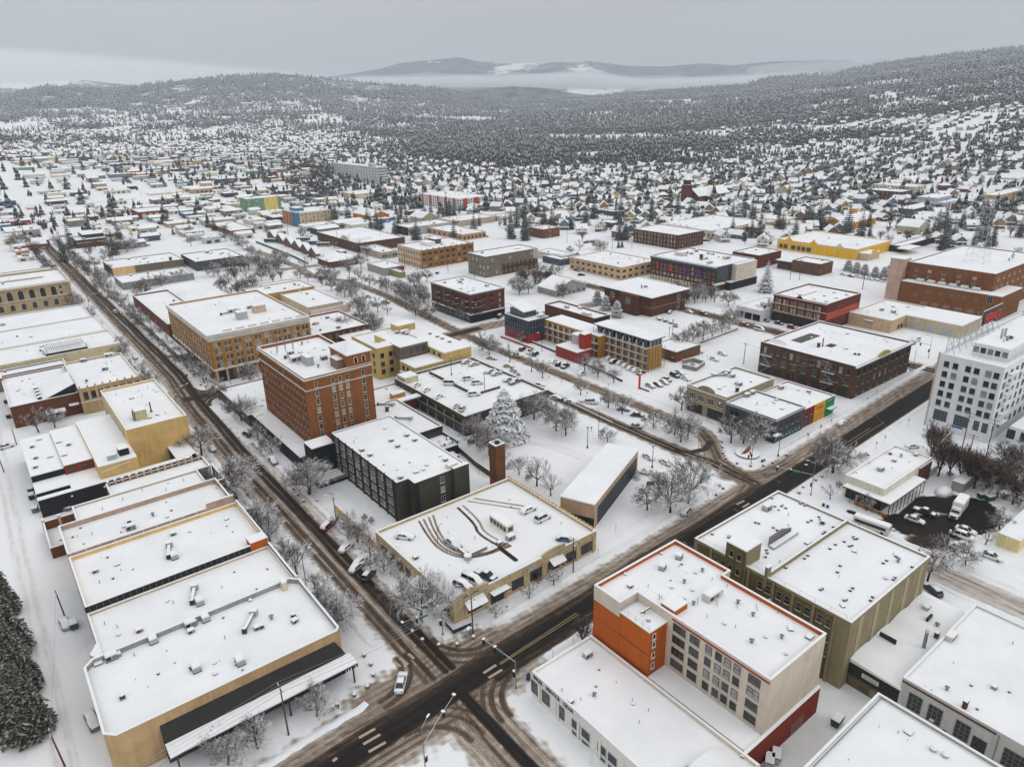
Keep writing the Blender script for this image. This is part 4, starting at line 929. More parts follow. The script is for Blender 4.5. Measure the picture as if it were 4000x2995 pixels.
b.scatter(6, seed=21); b.box('canopy', -4.0, -30, 3.6, -.05, 74, 4.1, GREY, .3)
b = Bld('small_red_brick_block', 'low dark red brick block behind the yellow apartments', 111.5, 290, 140, 322, 8.2, RDB, .8)
b.win('S', (2.5, 26, 8), (1.6, 4.8), 1.2, 1.9, 'd', CREAM); b.scatter(5, seed=22); b.box('step', 13, -9, 0, 28, -.1, 5.4, RDB, .25)

# chimney tower, angled canopy building, fence
b = Bld('brick_chimney', 'square brick chimney tower painted red at its foot', 101.2, 139.4, 104.4, 142.6, 14.4, wallmat((134, 70, 44), kind='brick'), .2, cat='chimney', lm='square brick chimney')
b.part('red_foot', lambda a: a.box(-.03, -.03, 0, 3.23, 3.23, 3.6, flat((150, 30, 20)))); b.part('dark_foot', lambda a: a.box(-.05, -.05, 0, 3.25, 3.25, 1.5, flat((70, 40, 40)))); b.part('flue_cap', lambda a: a.cyl(1.7, 1.6, 14.2, 14.9, .8, .7, BLACK, 8))
b.part('sign_plate', lambda a: (a.box(2.4, -.07, 2.5, 3.0, -.04, 2.9, WHITE), a.box(2.4, -.07, 1.9, 3.0, -.04, 2.35, CREAM))); b.part('planter', lambda a: (a.box(-2.6, -2.6, 0, .6, -2.4, .7, CREAM, SNOWC), a.box(-2.6, -2.4, 0, -2.4, 0, .7, CREAM, SNOWC)))
p0 = Vector(at('R6', 40, 1605, 7)); p1 = Vector(at('R6', 355, 1210, 7)); p2 = Vector(at('R2', 1382, 18, 7))
e1 = (p1-p0); e2 = (p2-p0)
r = tag(ob('angled_pavilion', None, None, (p0.x, p0.y, 0)), 'long low tan pavilion with dark base set askew in the snowy lot', 'building'); LAND.append(('tan angled pavilion', p0.x+8, p0.y+6))
u = e1.normalized(); v_ = e2-u*e2.dot(u); v_.normalize(); L1, L2 = e1.length, abs(e2.dot(v_))
PK = wallmat((184, 156, 132)); P4 = [(0,0), tuple(u*L1), tuple(u*L1+v_*L2), tuple(v_*L2)]
a = MB(); a.prism(P4, 0, 7, PK); ob('wall', a.mesh('wall'), r)
a = MB(); a.prism(inset(P4, -.15), 7.003, 7.3, SNOW); ob('roof', a.mesh('roof'), r)
a = MB(); w_ = [tuple(Vector(P4[0])-v_*0-u*.04), tuple(Vector(P4[3])-u*.04), tuple(Vector(P4[3])-u*.01), tuple(Vector(P4[0])-u*.01)]
a.prism([w_[0], w_[3], w_[2], w_[1]], 0, 3.0, BLK); ob('dark_base', a.mesh('dark_base'), r)
a = MB(); s0 = Vector(P4[0])+u*2.2-v_*.04; s1 = Vector(P4[1])-u*1.0-v_*.04
a.prism([tuple(s0), tuple(s1), tuple(s1+v_*.03), tuple(s0+v_*.03)], .1, 5.2, BLACK); ob('open_front', a.mesh('open_front'), r)
# ================================================================== the block on the near right
b = Bld('bike_shop', 'low white corner shop with big windows and BIKES SERVICE GEAR lettering', 62.4, 40, 77, 77, 5.6, wallmat((222, 220, 212), .05), .35, capmat=SNOWC, cat='shop', lm='white bike shop')
b.win('W', [36.2, 33.2, 29.3], (1.0,), 2.0, 2.7, 's', flat((90, 92, 92)), GL[1], False); b.win('W', [25.4, 23.0, 19.2, 16.8, 13.0, 10.6, 6.8, 4.4], (1.5,), 2.0, 1.9, 'o', LGREY, GL[0]); b.win('W', [25.4, 23.0, 19.2, 16.8], (.15,), 1.8, .7, 'o', LGREY, GL[0], False)
for i in range(8): b.box('pier', -.22, 34.7-i*5.1, 0, -.01, 35.2-i*5.1, 4.4, wallmat((222, 220, 212), .05))
text(b.root, 'BIKES · SERVICE · GEAR', 1.12, flat((58, 60, 62)), (-.08, 36.6, 4.45), -math.pi/2, .03, align='LEFT', sx=.92)
for k, x, y in (('ac',1505,1000),('box',1390,1285),('mush',1545,1235),('dome',1775,1285),('pipe',1865,1325),('pipe',1810,1395),('pipe',1465,1260)): b.ua(k, 'R2', x, y, 0, .8)
b.part('vault', lambda a: a.loft([[(1+12.5*(i/8), -2-.0+0*i, 5.3+2.0*math.sin(math.pi*i/8)) for i in range(9)], [(1+12.5*(i/8), 6, 5.3+2.0*math.sin(math.pi*i/8)) for i in range(9)]], SNOW))
b.part('party_curb', lambda a: a.box(14.05, 0, 5.2, 14.5, 36.9, 6.0, CRE, SNOWC))
# orange and cream apartment house
F = b = Bld('orange_apartments', 'orange and cream apartment house with rows of paired sash windows', 82.2, 43, 100.6, 77, 17.0, CRE, .8, inner=ORG, lm='orange apartment house', poly=[(0,0),(16.2,0),(16.2,20.6),(18.4,20.6),(18.4,34),(-4.6,34),(-4.6,27.5),(0,27.5)])
b.part('orange_wall', lambda a: (a.box(-4.66, 27.4, 5, -4.603, 34.02, 13.8, ORG), a.box(-4.66, 33.98, 5, -4.6, 34.03, 13.9, ORG)))
b.part('cream_panel', lambda a: (a.box(-4.67, 27.4, 13.82, -4.603, 34.02, 17.0, CRE), a.box(-4.69, 27.4, 13.76, -4.6, 34.0, 13.82, DFR)))
b.box('stair_tower', -4.6, 20.3, 5, 3.2, 27.4, 14.9, ORG, .25); b.box('lift_shaft', .6, 19.4, 5, 4.2, 22.4, 17.4, ORG, .25)
b.part('joint', lambda a: (a.box(-4.69, 20.4, 10.0, -4.61, 34, 10.06, RUST), a.box(-4.64, 27.38, 5, -4.58, 27.44, 14.9, RUST)))
def f(a):
    P8 = [(-4.4,20.5),(-4.4,27.2),(3.0,27.2),(3.0,22.6)]
    for (x0, y0), (x1, y1) in zip(P8[:-1], P8[1:]):
        for z in (15.6, 16.2): a.tube((x0,y0,z), (x1,y1,z), .04, .04, LGREY, 4)
        n = int(math.hypot(x1-x0, y1-y0)/1.5)
        for i in range(n+1): a.tube((x0+(x1-x0)*i/n, y0+(y1-y0)*i/n, 14.9), (x0+(x1-x0)*i/n, y0+(y1-y0)*i/n, 16.2), .04, .04, LGREY, 4)
b.part('guard_rail', f)
WBR = flat((96, 84, 66))
for z in (6.3, 8.9, 11.5, 14.0):
    b.win('W', [17.6], (z,), 2.7, 1.7, 't', WBR, (.6,.3,.1)); b.win('W', [14.3], (z,), 2.0, 1.7, 'p', WBR, (.5,.3,.2)); b.win('W', [11.4, 9.4, 7.6, 5.8], (z,), 1.25, 1.7, 'd', WBR, (.5,.3,.2)); b.win('W', [2.6], (z,), 2.2, 1.7, 'p', WBR, (.5,.3,.2))
for z in (6.6, 8.9, 11.3, 13.0):
    m, p = winmesh(.8, 1.2, 'o', WHITE, True, GL[0]); o = ob('window', m, b.root, (-3.4, 20.3, z)); ob('pane', p, o)
b.part('eave_band', lambda a: a.box(-.12, 0, 16.1, -.003, 19.3, 16.4, flat((150, 60, 30)))); b.part('down_pipe', lambda a: [a.tube((-.1, y, 5), (-.1, y, 16), .06, .06, CRE, 5) for y in (16, 8.5)])
b.part('lower_roof', lambda a: a.box(-4.6, -.2, 0, -.02, 20.2, 5.4, CRE, SNOW))
b.box('red_base', -5.9, -.5, 0, 16.4, -.05, 5.6, wallmat((128, 48, 32), .08), .2); b.part('garage_door', lambda a: [a.box(8+i*.8, -.56, .2, 8.7+i*.8, -.502, 2.8, flat((130, 84, 70))) for i in range(5)])
for k, x, y in (('mush',1500,780),('mush',1305,900),('mush',1405,1135),('mush',1885,1120),('mush',2045,1255),('mush',2035,1540),('dome',1425,795),('dome',1170,955),('dome',1395,985),('dome',1310,1075),('dome',1740,1345),('dome',1050,585),('dome',655,805),('ac',1250,630),('ac',1070,745),('box',715,950),('big',1600,1060),('pipe',1245,735),('pipe',915,945),('pipe',715,1050),('pipe',1550,1270),('pipe',1605,870),('pipe',1765,945)): b.ua(k, 'Z4', x, y, .4 if k == 'ac' else 0, .8)
for x, y in ((610,690),(505,920),(590,890),(685,895),(710,990)): b.ua('mush' if x < 700 and x != 590 else 'dome', 'R3', x, y, 0, .8)
b.ua('hatch', 'R3', 850, 890)
b.part('anchor_line', lambda a: [a.tube((2+i*2.2, 24-i*2.6, 16.45), (3.4+i*2.2, 25.2-i*2.6, 16.45), .06, .06, LGREY, 4) for i in range(7)])
b.part('satellite_dish', lambda a: (a.cyl(-1.6, 24.2, 15.1, 16.0, .12, .1, DARK, 6), a.box(-2.6, 24.0, 15.7, -.4, 24.3, 16.0, DARK, SNOWC), a.cyl(-2.6, 22.4, 15.1, 15.7, .45, .3, LGREY, 10, SNOWC)))
# olive block
b = Bld('olive_block', 'big olive and beige block with wide snowy roof dotted with vents', 106.6, 42.7, 137.2, 76.6, 15.0, OLV, .45, lm='olive beige block')
b.part('olive_wall', lambda a: a.box(-.03, 3, 0, -.003, 33, 14.3, OLD))
for u in (4.8, 8.9, 13.0, 17.1, 22.6, 27.6, 31.5): b.box('pilaster', -.3, u-2.25, 0, -.04, u-1.75, 14.6, OLV)
b.win('W', [3.9, 5.6, 8.0, 9.7, 12.1, 13.8, 16.2, 17.9, 26.4, 28.2], (11.6, 8.4, 5.2), 1.15, 1.8, 'd', flat((150, 140, 110)), (.6,.25,.15), off=.03)
b.part('panel', lambda a: [a.box(3.2+i*5.9, -.07, 0, 4.5+i*5.9, -.003, 14.4, wallmat((170, 158, 124))) for i in range(5)])
b.box('stair_tower', -.4, 21.4, 0, 4.6, 26.0, 18.4, OLD, .25)
for u in (22.8, 24.6):
    for z in (15.6, 12.2):
        m, p = winmesh(.95, 1.5, 'o', flat((150, 140, 110)), True, GL[3]); o = ob('window', m, b.root, (-.4, u, z), -math.pi/2); ob('pane', p, o)
b.part('tower_side', lambda a: a.box(-.38, 21.33, 0, 4.58, 21.39, 18.38, OLV))
b.part('roof_divider', lambda a: a.box(.35, 16.7, 14.5, 30.2, 17.1, 15.5, OLV, SNOWC)); b.box('divider_end', -.2, 16.6, 12.5, 1.0, 17.2, 17.2, OLV, .15)
b.part('louvre_screen', lambda a: [a.box(9.5+i*.62, 22.5+i*.02, 14.7, 10.05+i*.62, 22.7+i*.02, 16.9-(.0 if i < 8 else (i-7)*.22), flat((118, 112, 118))) for i in range(14)]+[a.box(9.3,21.2,14.6,18.4,22.4,15.2,LGREY,SNOWC)])
b.part('guard_rail', lambda a: [a.tube((.25, y0, 15.8), (.25, y1, 15.8), .035, .035, BEI, 4) for y0, y1 in ((1,16),(17.8,21),(26.6,32))]+[a.tube((.25, y, 15), (.25, y, 15.8), .035, .035, BEI, 4) for y in (1,4,7,10,13,16,17.8,21,26.6,29,32)])
for x, y in ((620,68),(795,103),(825,113),(645,120),(685,118),(710,130),(905,182),(915,198),(860,203),(840,212),(530,215),(550,220),(275,284),(375,295),(372,303),(635,245),(658,260),(990,242),(940,270),(930,280),(595,378),(600,395),(590,418),(1110,300),(1130,310),(1115,312),(1055,328),(1085,355),(1100,350),(840,410),(820,427),(1030,470),(1015,508),(1305,440),(1285,455),(1360,415),(1455,478),(1355,540),(1345,552),(1105,602),(1090,617),(925,605),(915,612),(1065,670),(1055,675),(1222,655),(1210,675),(710,482)): b.ua('small', 'R3', x, y)
for k, x, y in (('ac',598,135),('fan',925,220),('small',970,370),('small',1003,345),('mush',1372,445),('dome',1300,545),('hatch',840,335)): b.ua(k, 'R3', x, y, 0, 1.0)
# old glazed shed
b = Bld('old_glazed_shed', 'old timber workshop with rippled snowy roof and grimy windows', 109, 34, 138, 42.5, 5.6, wallmat((110, 98, 70)), .1, cap=False, cat='workshop')
b.part('rippled_roof', lambda a: a.loft([[(-.3+29.6*i/24, -.4, 5.62+.55*abs(math.sin(i*math.pi/6))) for i in range(25)]+[(29.3,-.4,5.3),(-.3,-.4,5.3)], [(-.3+29.6*i/24, 8.6, 6.0+.55*abs(math.sin(i*math.pi/6))) for i in range(25)]+[(29.3,8.6,5.3),(-.3,8.6,5.3)]], SNOW))
b.win('W', [1.4, 3.6, 5.8, 7.8], (2.7,), 1.9, 2.4, 'g', DFR, GL[3], False); b.part('sign_board', lambda a: a.box(-.2, 3.2, 3.4, -.13, 6.2, 4.3, WHITE)); b.part('tarred_gable', lambda a: a.box(-.06, 0, 2.4, -.003, 8.4, 5.3, BLACK))
text(b.root, 'BOAT BUILDING', .32, DARK, (-.22, 4.7, 3.9), -math.pi/2, .01); text(b.root, 'WOOD COMPOSITES', .27, DARK, (-.22, 4.7, 3.55), -math.pi/2, .01)
text(b.root, 'ARC', .9, DARK, (-.02, 5.6, .6), -math.pi/2, .01); b.part('graffiti', lambda a: a.box(-.03, 2.2, .3, -.008, 4.4, 1.8, GREY))
b.part('flue', lambda a: (a.cyl(12.5, 1.5, 5.6, 9.6, .32, .32, STEEL, 10), a.cyl(12.5, 1.5, 9.6, 10.2, .36, .36, CREAM, 10))); b.part('skylight', lambda a: (a.box(9, 5, 6.2, 9.3, 8, 7.2, BLACK), a.box(20, 4, 6.3, 22, 4.4, 7.0, BLACK)))
b.unit('chim', 17, 1.2, 0, .8, 5.8); b.unit('mush', 20.5, 2.5, 0, 1.0, 5.8); b.unit('ac', 24, 6, 0, .8, 5.9)
# white industrial hall
b = Bld('white_brick_hall', 'white painted brick hall with large grimy factory windows', 109, 2, 139, 33.8, 8.0, wallmat((200, 202, 200), .12), .4, lm='white factory hall', cat='hall')
b.win('W', [29.2, 26.0, 21.8], (2.6,), 2.2, 3.4, 'G', GREY, GL[0], False); b.win('W', [19.2], (.4,), 2.0, 4.4, 'G', DFR, GL[0], False); b.win('W', [13.4, 6.6], (2.6,), 5.2, 3.4, 'G', GREY, GL[0], False)
b.part('eave', lambda a: a.box(-.15, 17.4, 7.2, -.003, 31.7, 7.5, RUST)); b.part('pipe', lambda a: a.tube((-.12, 17.0, 0), (-.12, 17.0, 7.5), .07, .07, GREY, 5))
text(b.root, 'CHUCKANUT BAY', .62, flat((150, 62, 40)), (-.06, 9.2, 1.6), -math.pi/2, .02); b.part('sign_panel', lambda a: a.box(-.05, 4.6, 1.3, -.01, 13.8, 2.4, flat((214, 198, 150)))); text(b.root, 'Gallery', .5, flat((190, 110, 40)), (-.06, 4.0, 1.2), -math.pi/2, .02)
b.part('window_unit', lambda a: (a.box(-.5, 25.8, 2.9, -.13, 26.5, 3.3, LGREY, SNOWC), a.box(-.1, 23.8, 1.9, -.01, 24.4, 2.5, DARK)))
for k, x, y in (('big',1685,895),('mush',1660,1200),('box',1940,1190),('small',2030,1215),('chim',1765,1305),('small',1840,1315),('hatch',1540,1210)): b.ua(k, 'R3', x, y, 0, .6 if k == 'big' else .8)
b = Bld('near_flat_roof', 'wide blank snow covered roof in the bottom right foreground', 66, -4, 101.3, 34.4, 9.0, wallmat((214, 206, 186)), .35, capmat=SNOWC, lm='foreground flat roof')
b.box('step_block', 34.6, 10, 8.2, 36.8, 14, 9.3, CREAM, .2); b.win('E', [6, 9], (5.5,), 1.6, 1.8, 'v', DFR, GL[0])
for x, y in ((1580,1555),(1650,1590)): b.ua('dome', 'R3', x, y, 0, 1.3)
for x, y in ((1260,1420),(1430,1500),(1465,1460),(1080,1615)): b.ua('pipe', 'R3', x, y, 0, .5)
b.part('coping_stripe', lambda a: (a.box(.6, 37.5, 8.9, 35, 37.62, 9.05, GREY), a.box(34.6, .6, 8.9, 34.72, 37.6, 9.05, GREY)))
# diner with covered porch
DN = wallmat((216, 208, 192)); 
b = Bld('corner_diner', 'low corner diner with snowy porch roof and strings of lights', 172.3, 67.2, 199.8, 77.6, 6.4, DN, .5, lm='corner diner', cat='restaurant')
b.part('porch_roof', lambda a: (a.box(-2.4, -3.0, 3.8, 17.5, -.05, 4.15, DARK, SNOWC), a.box(-2.4, -.05, 3.8, -.05, 9.6, 4.15, DARK, SNOWC), a.box(-2.4, -3.0, 4.153, 17.5, -.05, 4.4, SNOWC), a.box(-2.4, -.04, 4.153, -.05, 9.6, 4.4, SNOWC)))
b.part('porch_post', lambda a: [a.box(-2.3+i*2.2, -2.95, 0, -2.15+i*2.2, -2.8, 3.8, WOOD) for i in range(10)]+[a.box(-2.3, -2.9+i*2.0, 0, -2.15, -2.75+i*2.0, 3.8, WOOD) for i in range(6)])
b.part('porch_rail', lambda a: (a.box(-2.3, -2.95, 1.1, 17.5, -2.8, 1.2, WOOD, SNOWC), a.box(-2.3, -2.9, .2, -2.2, 6, 1.15, flat((150, 100, 40)), SNOWC)))
b.part('dark_interior', lambda a: (a.box(0, -.06, 0, 17.5, -.01, 3.7, BLACK), a.box(-.06, 0, 0, -.01, 9.6, 3.7, BLACK)))
b.part('pride_flag', lambda a: [a.box(-2.36, 5.2+i*.14, 1.6, -2.32, 5.33+i*.14, 3.2, flat(c)) for i, c in enumerate(((200,30,30),(220,120,30),(230,200,40),(40,140,60),(40,80,180),(110,50,140)))])
b.part('neon', lambda a: a.box(-1.2, 9.7, 3.4, 1.4, 9.78, 4.0, flat((200, 70, 50))))
b.part('ramp_rail', lambda a: [a.tube((18+i*1.6, -3.4, .9), (19.6+i*1.6, -3.4, .9), .05, .05, WHITE, 4) for i in range(5)])
b.part('brick_end', lambda a: a.box(20, -.3, 0, 27.4, -.06, 5.6, RDB, SNOWC))
b.part('fence', lambda a: a.box(27.6, -.2, 0, 33, 0, 2.4, LGREY, SNOWC))
for k, x, y in (('ac',1085,275),('box',1190,205),('fan',1160,150),('mush',1245,170),('box',1360,160),('pipe',870,295),('pipe',985,220)): b.ua(k, 'Z5', x, y, 0, .9)
b = Bld('yellow_low_shed', 'long low pale yellow shed behind the parked cars', 178, 38, 206, 42.5, 3.4, wallmat((222, 206, 150)), .1); 
b = Bld('grey_container', 'grey corrugated shipping container beside the diner car park', 197.5, 57.5, 209, 60.3, 2.9, wallmat((150, 150, 148), kind='metal'), .05, cat='container')
# white newspaper block
b = Bld('white_office_tower', 'tall white office block with roof sign frame and fire escape', 235.5, 65.3, 305, 83.6, 25.0, WHW, .9, lm='white office tower')
b.win('W', [15.6, 13.0, 9.4, 7.0, 3.8, 1.6], (21.0, 17.7, 14.4, 11.2, 8.0), 1.5, 1.9, 'p', DARK, (.7,.2,.1)); b.win('W', [14.3, 8.2], (3.0,), 4.0, 3.6, 'G', flat((110, 140, 135)), GL[0], False); b.win('W', [3.8, 1.4], (3.2,), 1.6, 3.2, 'G', flat((110, 140, 135)), GL[0], False)
b.win('S', [2.6+i*4.4 for i in range(14)], (21.0, 17.7, 14.4, 11.2, 8.0, 3.6), 1.6, 1.9, 'p', DARK, (.7,.2,.1))
b.box('penthouse', 8, 2, 24.1, 60, 12, 28.2, WHW, .25)
for i in range(5):
    m, p = winmesh(1.4, 1.7, 'p', DARK, False, GL[0] if i % 2 else GL[2]); o = ob('window', m, b.root, (8, 3+i*2, 25.5), -math.pi/2); ob('pane', p, o)
b.part('terracotta_edge', lambda a: a.box(-.12, 18.0, 0, .6, 18.45, 25.3, BEI))
b.part('fire_escape', lambda a: [a.box(4, -1.4, 5.5+i*3.3, 10, -.1, 5.62+i*3.3, WHITE, SNOWC) for i in range(6)]+[a.tube((4+(i % 2)*6, -1.0, 5.6+i*3.3), (10-(i % 2)*6, -1.0, 8.9+i*3.3), .12, .12, WHITE, 4) for i in range(5)]+[a.tube((x, -1.4, 5), (x, -1.4, 23), .05, .05, WHITE, 4) for x in (4, 10)])
SGN = flat((170, 60, 50)); 
def f(a):
    for i in range(9):
        x = 3+i*4.6; a.tube((x, 17.6, 25), (x, 17.6, 31), .1, .1, LGREY, 4); a.tube((x, 15.0, 24.4), (x, 17.6, 30), .09, .09, LGREY, 4)
        if i < 8: a.tube((x, 17.6, 25.4), (x+4.6, 17.6, 28.6), .07, .07, LGREY, 4)
    for z in (25.6, 27.0, 28.4): a.tube((3, 17.6, z), (40, 17.6, z), .07, .07, LGREY, 4)
b.part('sign_frame', f)
b.part('sign_panel', lambda a: (a.box(27.5, 17.3, 28.4, 43.5, 17.4, 33.4, DARK), a.box(27.4, 17.2, 33.4, 43.6, 17.5, 33.6, DARK, SNOWC)))
text(b.root, 'HERALD', 4.4, flat((205, 82, 74)), (35.6, 17.1, 29.1), 0, .25, sx=.8)
for k, x, y in (('pipe',1040,570),('mush',1090,575),('fan',1135,610),('dome',1165,600)): b.unit(k, 14+(x-1040)*.06, 6, 0, 1.3, 28.45)
b.part('roof_tank', lambda a: (a.cyl(18, 8, 28.4, 31.6, .35, .35, LGREY, 8), a.cyl(21, 8, 28.4, 31.2, .35, .35, LGREY, 8)))
b.box('low_wing', 4, -20, 0, 40, -4, 6.0, WHW, .25)
for u in (2.2, 6.2, 9.8, 13.4):
    m, p = winmesh(2.2, 3.0, 'G', DARK, False, GL[0]); o = ob('window', m, b.root, (4, -18+u, 2.2), -math.pi/2); ob('pane', p, o)
b.part('timber_stair', lambda a: [a.box(-1+i*.5, -16-i*.4, .2+i*.25, 1.5+i*.5, -15.6-i*.4, .35+i*.25, WOOD, SNOWC) for i in range(10)])
b.part('blue_sign', lambda a: a.box(-.1, 7.2, 2.2, -.02, 10.4, 2.8, flat((40, 90, 150))))

# ================================================================== the block across the boulevard
b = Bld('grey_corner_shop', 'charcoal grey corner shop with black awning and teal window art', 186.2, 107.5, 202.4, 126.2, 8.2, SLT, .5, lm='grey corner shop', cat='shop')
b.win('W', [16, 14.2, 9.8], (4.4,), 1.4, 1.9, 'o', DARK, GL[0]); b.win('S', [3, 6.4, 9.4, 12.4], (4.0,), 1.2, 2.2, 'o', DARK, GL[0])
TEA = flat((40, 130, 150)); b.win('S', [4.0, 8.6, 12.8], (.7,), 3.6, 1.8, 's', DARK, GLB, False)
b.part('window_art', lambda a: [a.box(2.6+i*.62, -.16, .9, 2.95+i*.62, -.13, 1.4+.5*((i*7) % 4)/3, TEA if i % 3 else flat((190, 190, 190))) for i in range(19)])
b.band('ledge', 'SW', 7.4, .25, .2, DARK, .1); b.band('ledge', 'SW', 3.3, .2, .15, DARK); b.part('black_awning', lambda a: a.loft([[(-1.2,-1.2,3.0),(1.6,-1.2,3.0),(1.6,.1,3.0),(-1.2,.1,3.0)], [(-.6,-.6,3.5),(1.2,-.6,3.5),(1.2,0,3.5),(-.6,0,3.5)]], SNOWC)); b.part('door', lambda a: a.box(.2, -.1, 0, 1.4, -.02, 2.6, flat((30, 110, 90))))
b.part('wall_logo', lambda a: a.cyl(0, 0, 0, .01, .01, .01, TEA)) if False else None
for k, x, y in (('pipe',1205,885),('pipe',1210,880),('pipe',1275,890),('pipe',1330,890),('ac',1135,825),('ac',1165,805),('hatch',1350,850)): b.ua(k, 'R6', x, y)
b = Bld('coloured_shops', 'row of small red, yellow and green shop fronts under one roof', 202.6, 108, 222.2, 126.2, 6.6, wallmat((130, 40, 40)), .4, lm='red yellow green shops', cat='shop')
b.part('yellow_front', lambda a: (a.box(7, -.06, 0, 13.6, -.003, 6.55, wallmat((214, 160, 40))), a.box(8, -.12, 4.0, 12.6, -.063, 5.6, flat((216, 130, 30)))))
b.part('green_front', lambda a: a.box(13.62, -.06, 0, 19.58, -.003, 6.55, wallmat((40, 140, 84))))
text(b.root, 'THE BAGELRY', .55, flat((90, 50, 20)), (10.3, -.14, 4.6), 0, .02)
text(b.root, 'Casa Que Pasa', .5, WHITE, (16.6, -.08, 5.5), 0, .02)
b.win('S', [2.2, 5.0], (3.6,), 1.2, 1.4, 'o', DARK, GL[0]); b.win('S', [2.4, 5.0, 8.4, 16.5], (.3,), 1.7, 2.4, 's', DFR, GL[0], False)
b.part('painted_sun', lambda a: a.box(10.6, -.12, .6, 12.6, -.063, 2.6, flat((220, 120, 30)))); b.part('awning', lambda a: a.box(14.2, -1.8, 2.9, 18.8, -.1, 3.2, flat((30, 110, 70)), SNOWC))
for k, x, y in (('pipe',1585,870),('ac',1380,770),('pipe',1340,835),('box',1580,795),('pipe',1420,765)): b.ua(k, 'R6', x, y)
b = Bld('tan_curved_parapet_shop', 'two storey tan shop with curved central parapet and wide windows', 186.6, 126.4, 214, 142.6, 9.6, wallmat((150, 138, 112)), .7, lm='tan two storey shop', cat='shop')
b.part('curved_parapet', lambda a: a.loft([[(-.08, 4, 9.5)]+[(-.08, 8.1-3.4*math.cos(math.pi*i/10), 9.6+1.5*math.sin(math.pi*i/10)) for i in range(11)]+[(-.08, 12.2, 9.5)], [(.3, 4, 9.5)]+[(.3, 8.1-3.4*math.cos(math.pi*i/10), 9.6+1.5*math.sin(math.pi*i/10)) for i in range(11)]+[(.3, 12.2, 9.5)]], wallmat((150, 138, 112))))
b.win('W', [13.6, 10.0, 6.0, 2.2], (5.2,), 2.5, 2.0, 't', CREAM, (.3,.5,.2)); b.win('W', [12.2, 4.0], (.5,), 6.0, 3.2, 's', BLACK, GL[3], False); b.band('ledge', 'W', 8.6, .3, .3, BEI, .14); b.band('ledge', 'W', 4.1, .3, .2, BEI)
text(b.root, 'REDLIGHT', .6, WHITE, (-.2, 12.2, 3.2), -math.pi/2, .02)
for k, x, y, ro in (('ac',1000,660,0),('duct',935,680,-.6),('ac',1030,685,0),('ac',1080,745,0),('fan',1060,735,0),('small',1165,722,0),('hatch',940,770,.2),('chim',1065,795,0)): b.ua(k, 'R6', x, y, ro)
# brick warehouse
b = Bld('brick_warehouse', 'large dark brick warehouse with zigzag fire escapes and roof lights', 238.4, 110, 281, 148.4, 12.5, wallmat((104, 58, 44), kind='brick'), .6, lm='dark brick warehouse', cat='warehouse')
b.win('W', (2.5, 36, 13), (8.6,), 1.3, 2.4, 'd', TFR, (.6,.2,.2)); b.win('W', (2.5, 36, 9), (4.6,), 1.8, 2.6, 'p', TFR, (.7,.2,.1)); b.part('opening', lambda a: [a.box(-.05, 2+i*5.2, .1, -.01, 5.4+i*5.2, 3.4, BLACK) for i in range(7)])
b.win('S', (2.5, 40, 10), (8.2,), 2.0, 2.6, 'p', DFR, (.7,.2,.1)); b.win('S', (2.5, 40, 10), (4.2,), 1.5, 2.0, 'd', DFR); b.win('S', (3, 34, 7), (.8,), 1.6, 1.8, 'd', DFR, GL[0])
b.band('cornice', 'S', 11.4, .7, .7, flat((50, 76, 66)), .2); b.part('arch_pediment', lambda a: a.loft([[(20+4.5*math.cos(math.pi*i/10), -.5, 12.4+1.7*math.sin(math.pi*i/10)) for i in range(11)], [(20+4.5*math.cos(math.pi*i/10), .2, 12.4+1.7*math.sin(math.pi*i/10)) for i in range(11)]], flat((176, 160, 110))))
b.part('arch_snow', lambda a: a.loft([[(4.6+0*i, 34-4*math.cos(math.pi*i/10), 12.3+1.2*math.sin(math.pi*i/10)) for i in range(11)], [(5.2, 34-4*math.cos(math.pi*i/10), 12.3+1.2*math.sin(math.pi*i/10)) for i in range(11)]], SNOWC))
def fesc(a, y):
    for i, z in enumerate((3.6, 7.6)): a.box(-1.3, y-2.4, z, -.1, y+2.4, z+.12, STEEL, SNOWC)
    for s in (-.25, -1.15):
        a.tube((s, y-2.2, 3.7), (s, y+1.8, 7.7), .07, .07, STEEL, 4); a.tube((s, y+2.2, .2), (s, y-1.6, 3.6), .07, .07, STEEL, 4)
        a.tube((s, y-2.2, 4.7), (s, y+1.8, 8.7), .05, .05, STEEL, 4)
    for i in range(12): t = i/11; a.box(-1.15, y-2.3+t*4, 3.75+t*3.9, -.25, y-2.1+t*4, 3.8+t*3.9, STEEL, SNOWC)
    for yy in (-2.4, -1.2, 0, 1.2, 2.4):
        for z in (3.7, 7.7): a.tube((-1.3, y+yy, z), (-1.3, y+yy, z+1.0), .04, .04, STEEL, 4)
    for z in (4.7, 8.7): a.tube((-1.3, y-2.4, z), (-1.3, y+2.4, z), .04, .04, STEEL, 4)
b.part('fire_escape', lambda a: fesc(a, 35)); b.part('fire_escape', lambda a: fesc(a, 9.5))
w0 = at('R6', 1560, 405, 12); b.box('light_well', w0[0]-238.4-7, w0[1]-110-2.2, 11.8, w0[0]-238.4+7, w0[1]-110+2.2, 12.1, wallmat((96, 92, 88)))
w0 = at('R6', 1740, 458, 12); b.box('light_well', w0[0]-240.4, w0[1]-111.4, 11.8, w0[0]-236.4, w0[1]-108.8, 12.1, BLACK)
for k, x, y in (('chim',1650,470),('stack',1680,462),('hatch',1860,375),('hatch',1850,485),('fan',1912,525),('fan',1940,528),('pipe',1735,410)): b.ua(k, 'R6', x, y)
b.part('porch', lambda a: (a.box(42.6, 1, 3.6, 45.5, 7, 4.0, WHITE, SNOWC), a.box(45.2, 1.1, 0, 45.4, 1.3, 3.6, WHITE), a.box(45.2, 6.7, 0, 45.4, 6.9, 3.6, WHITE)))
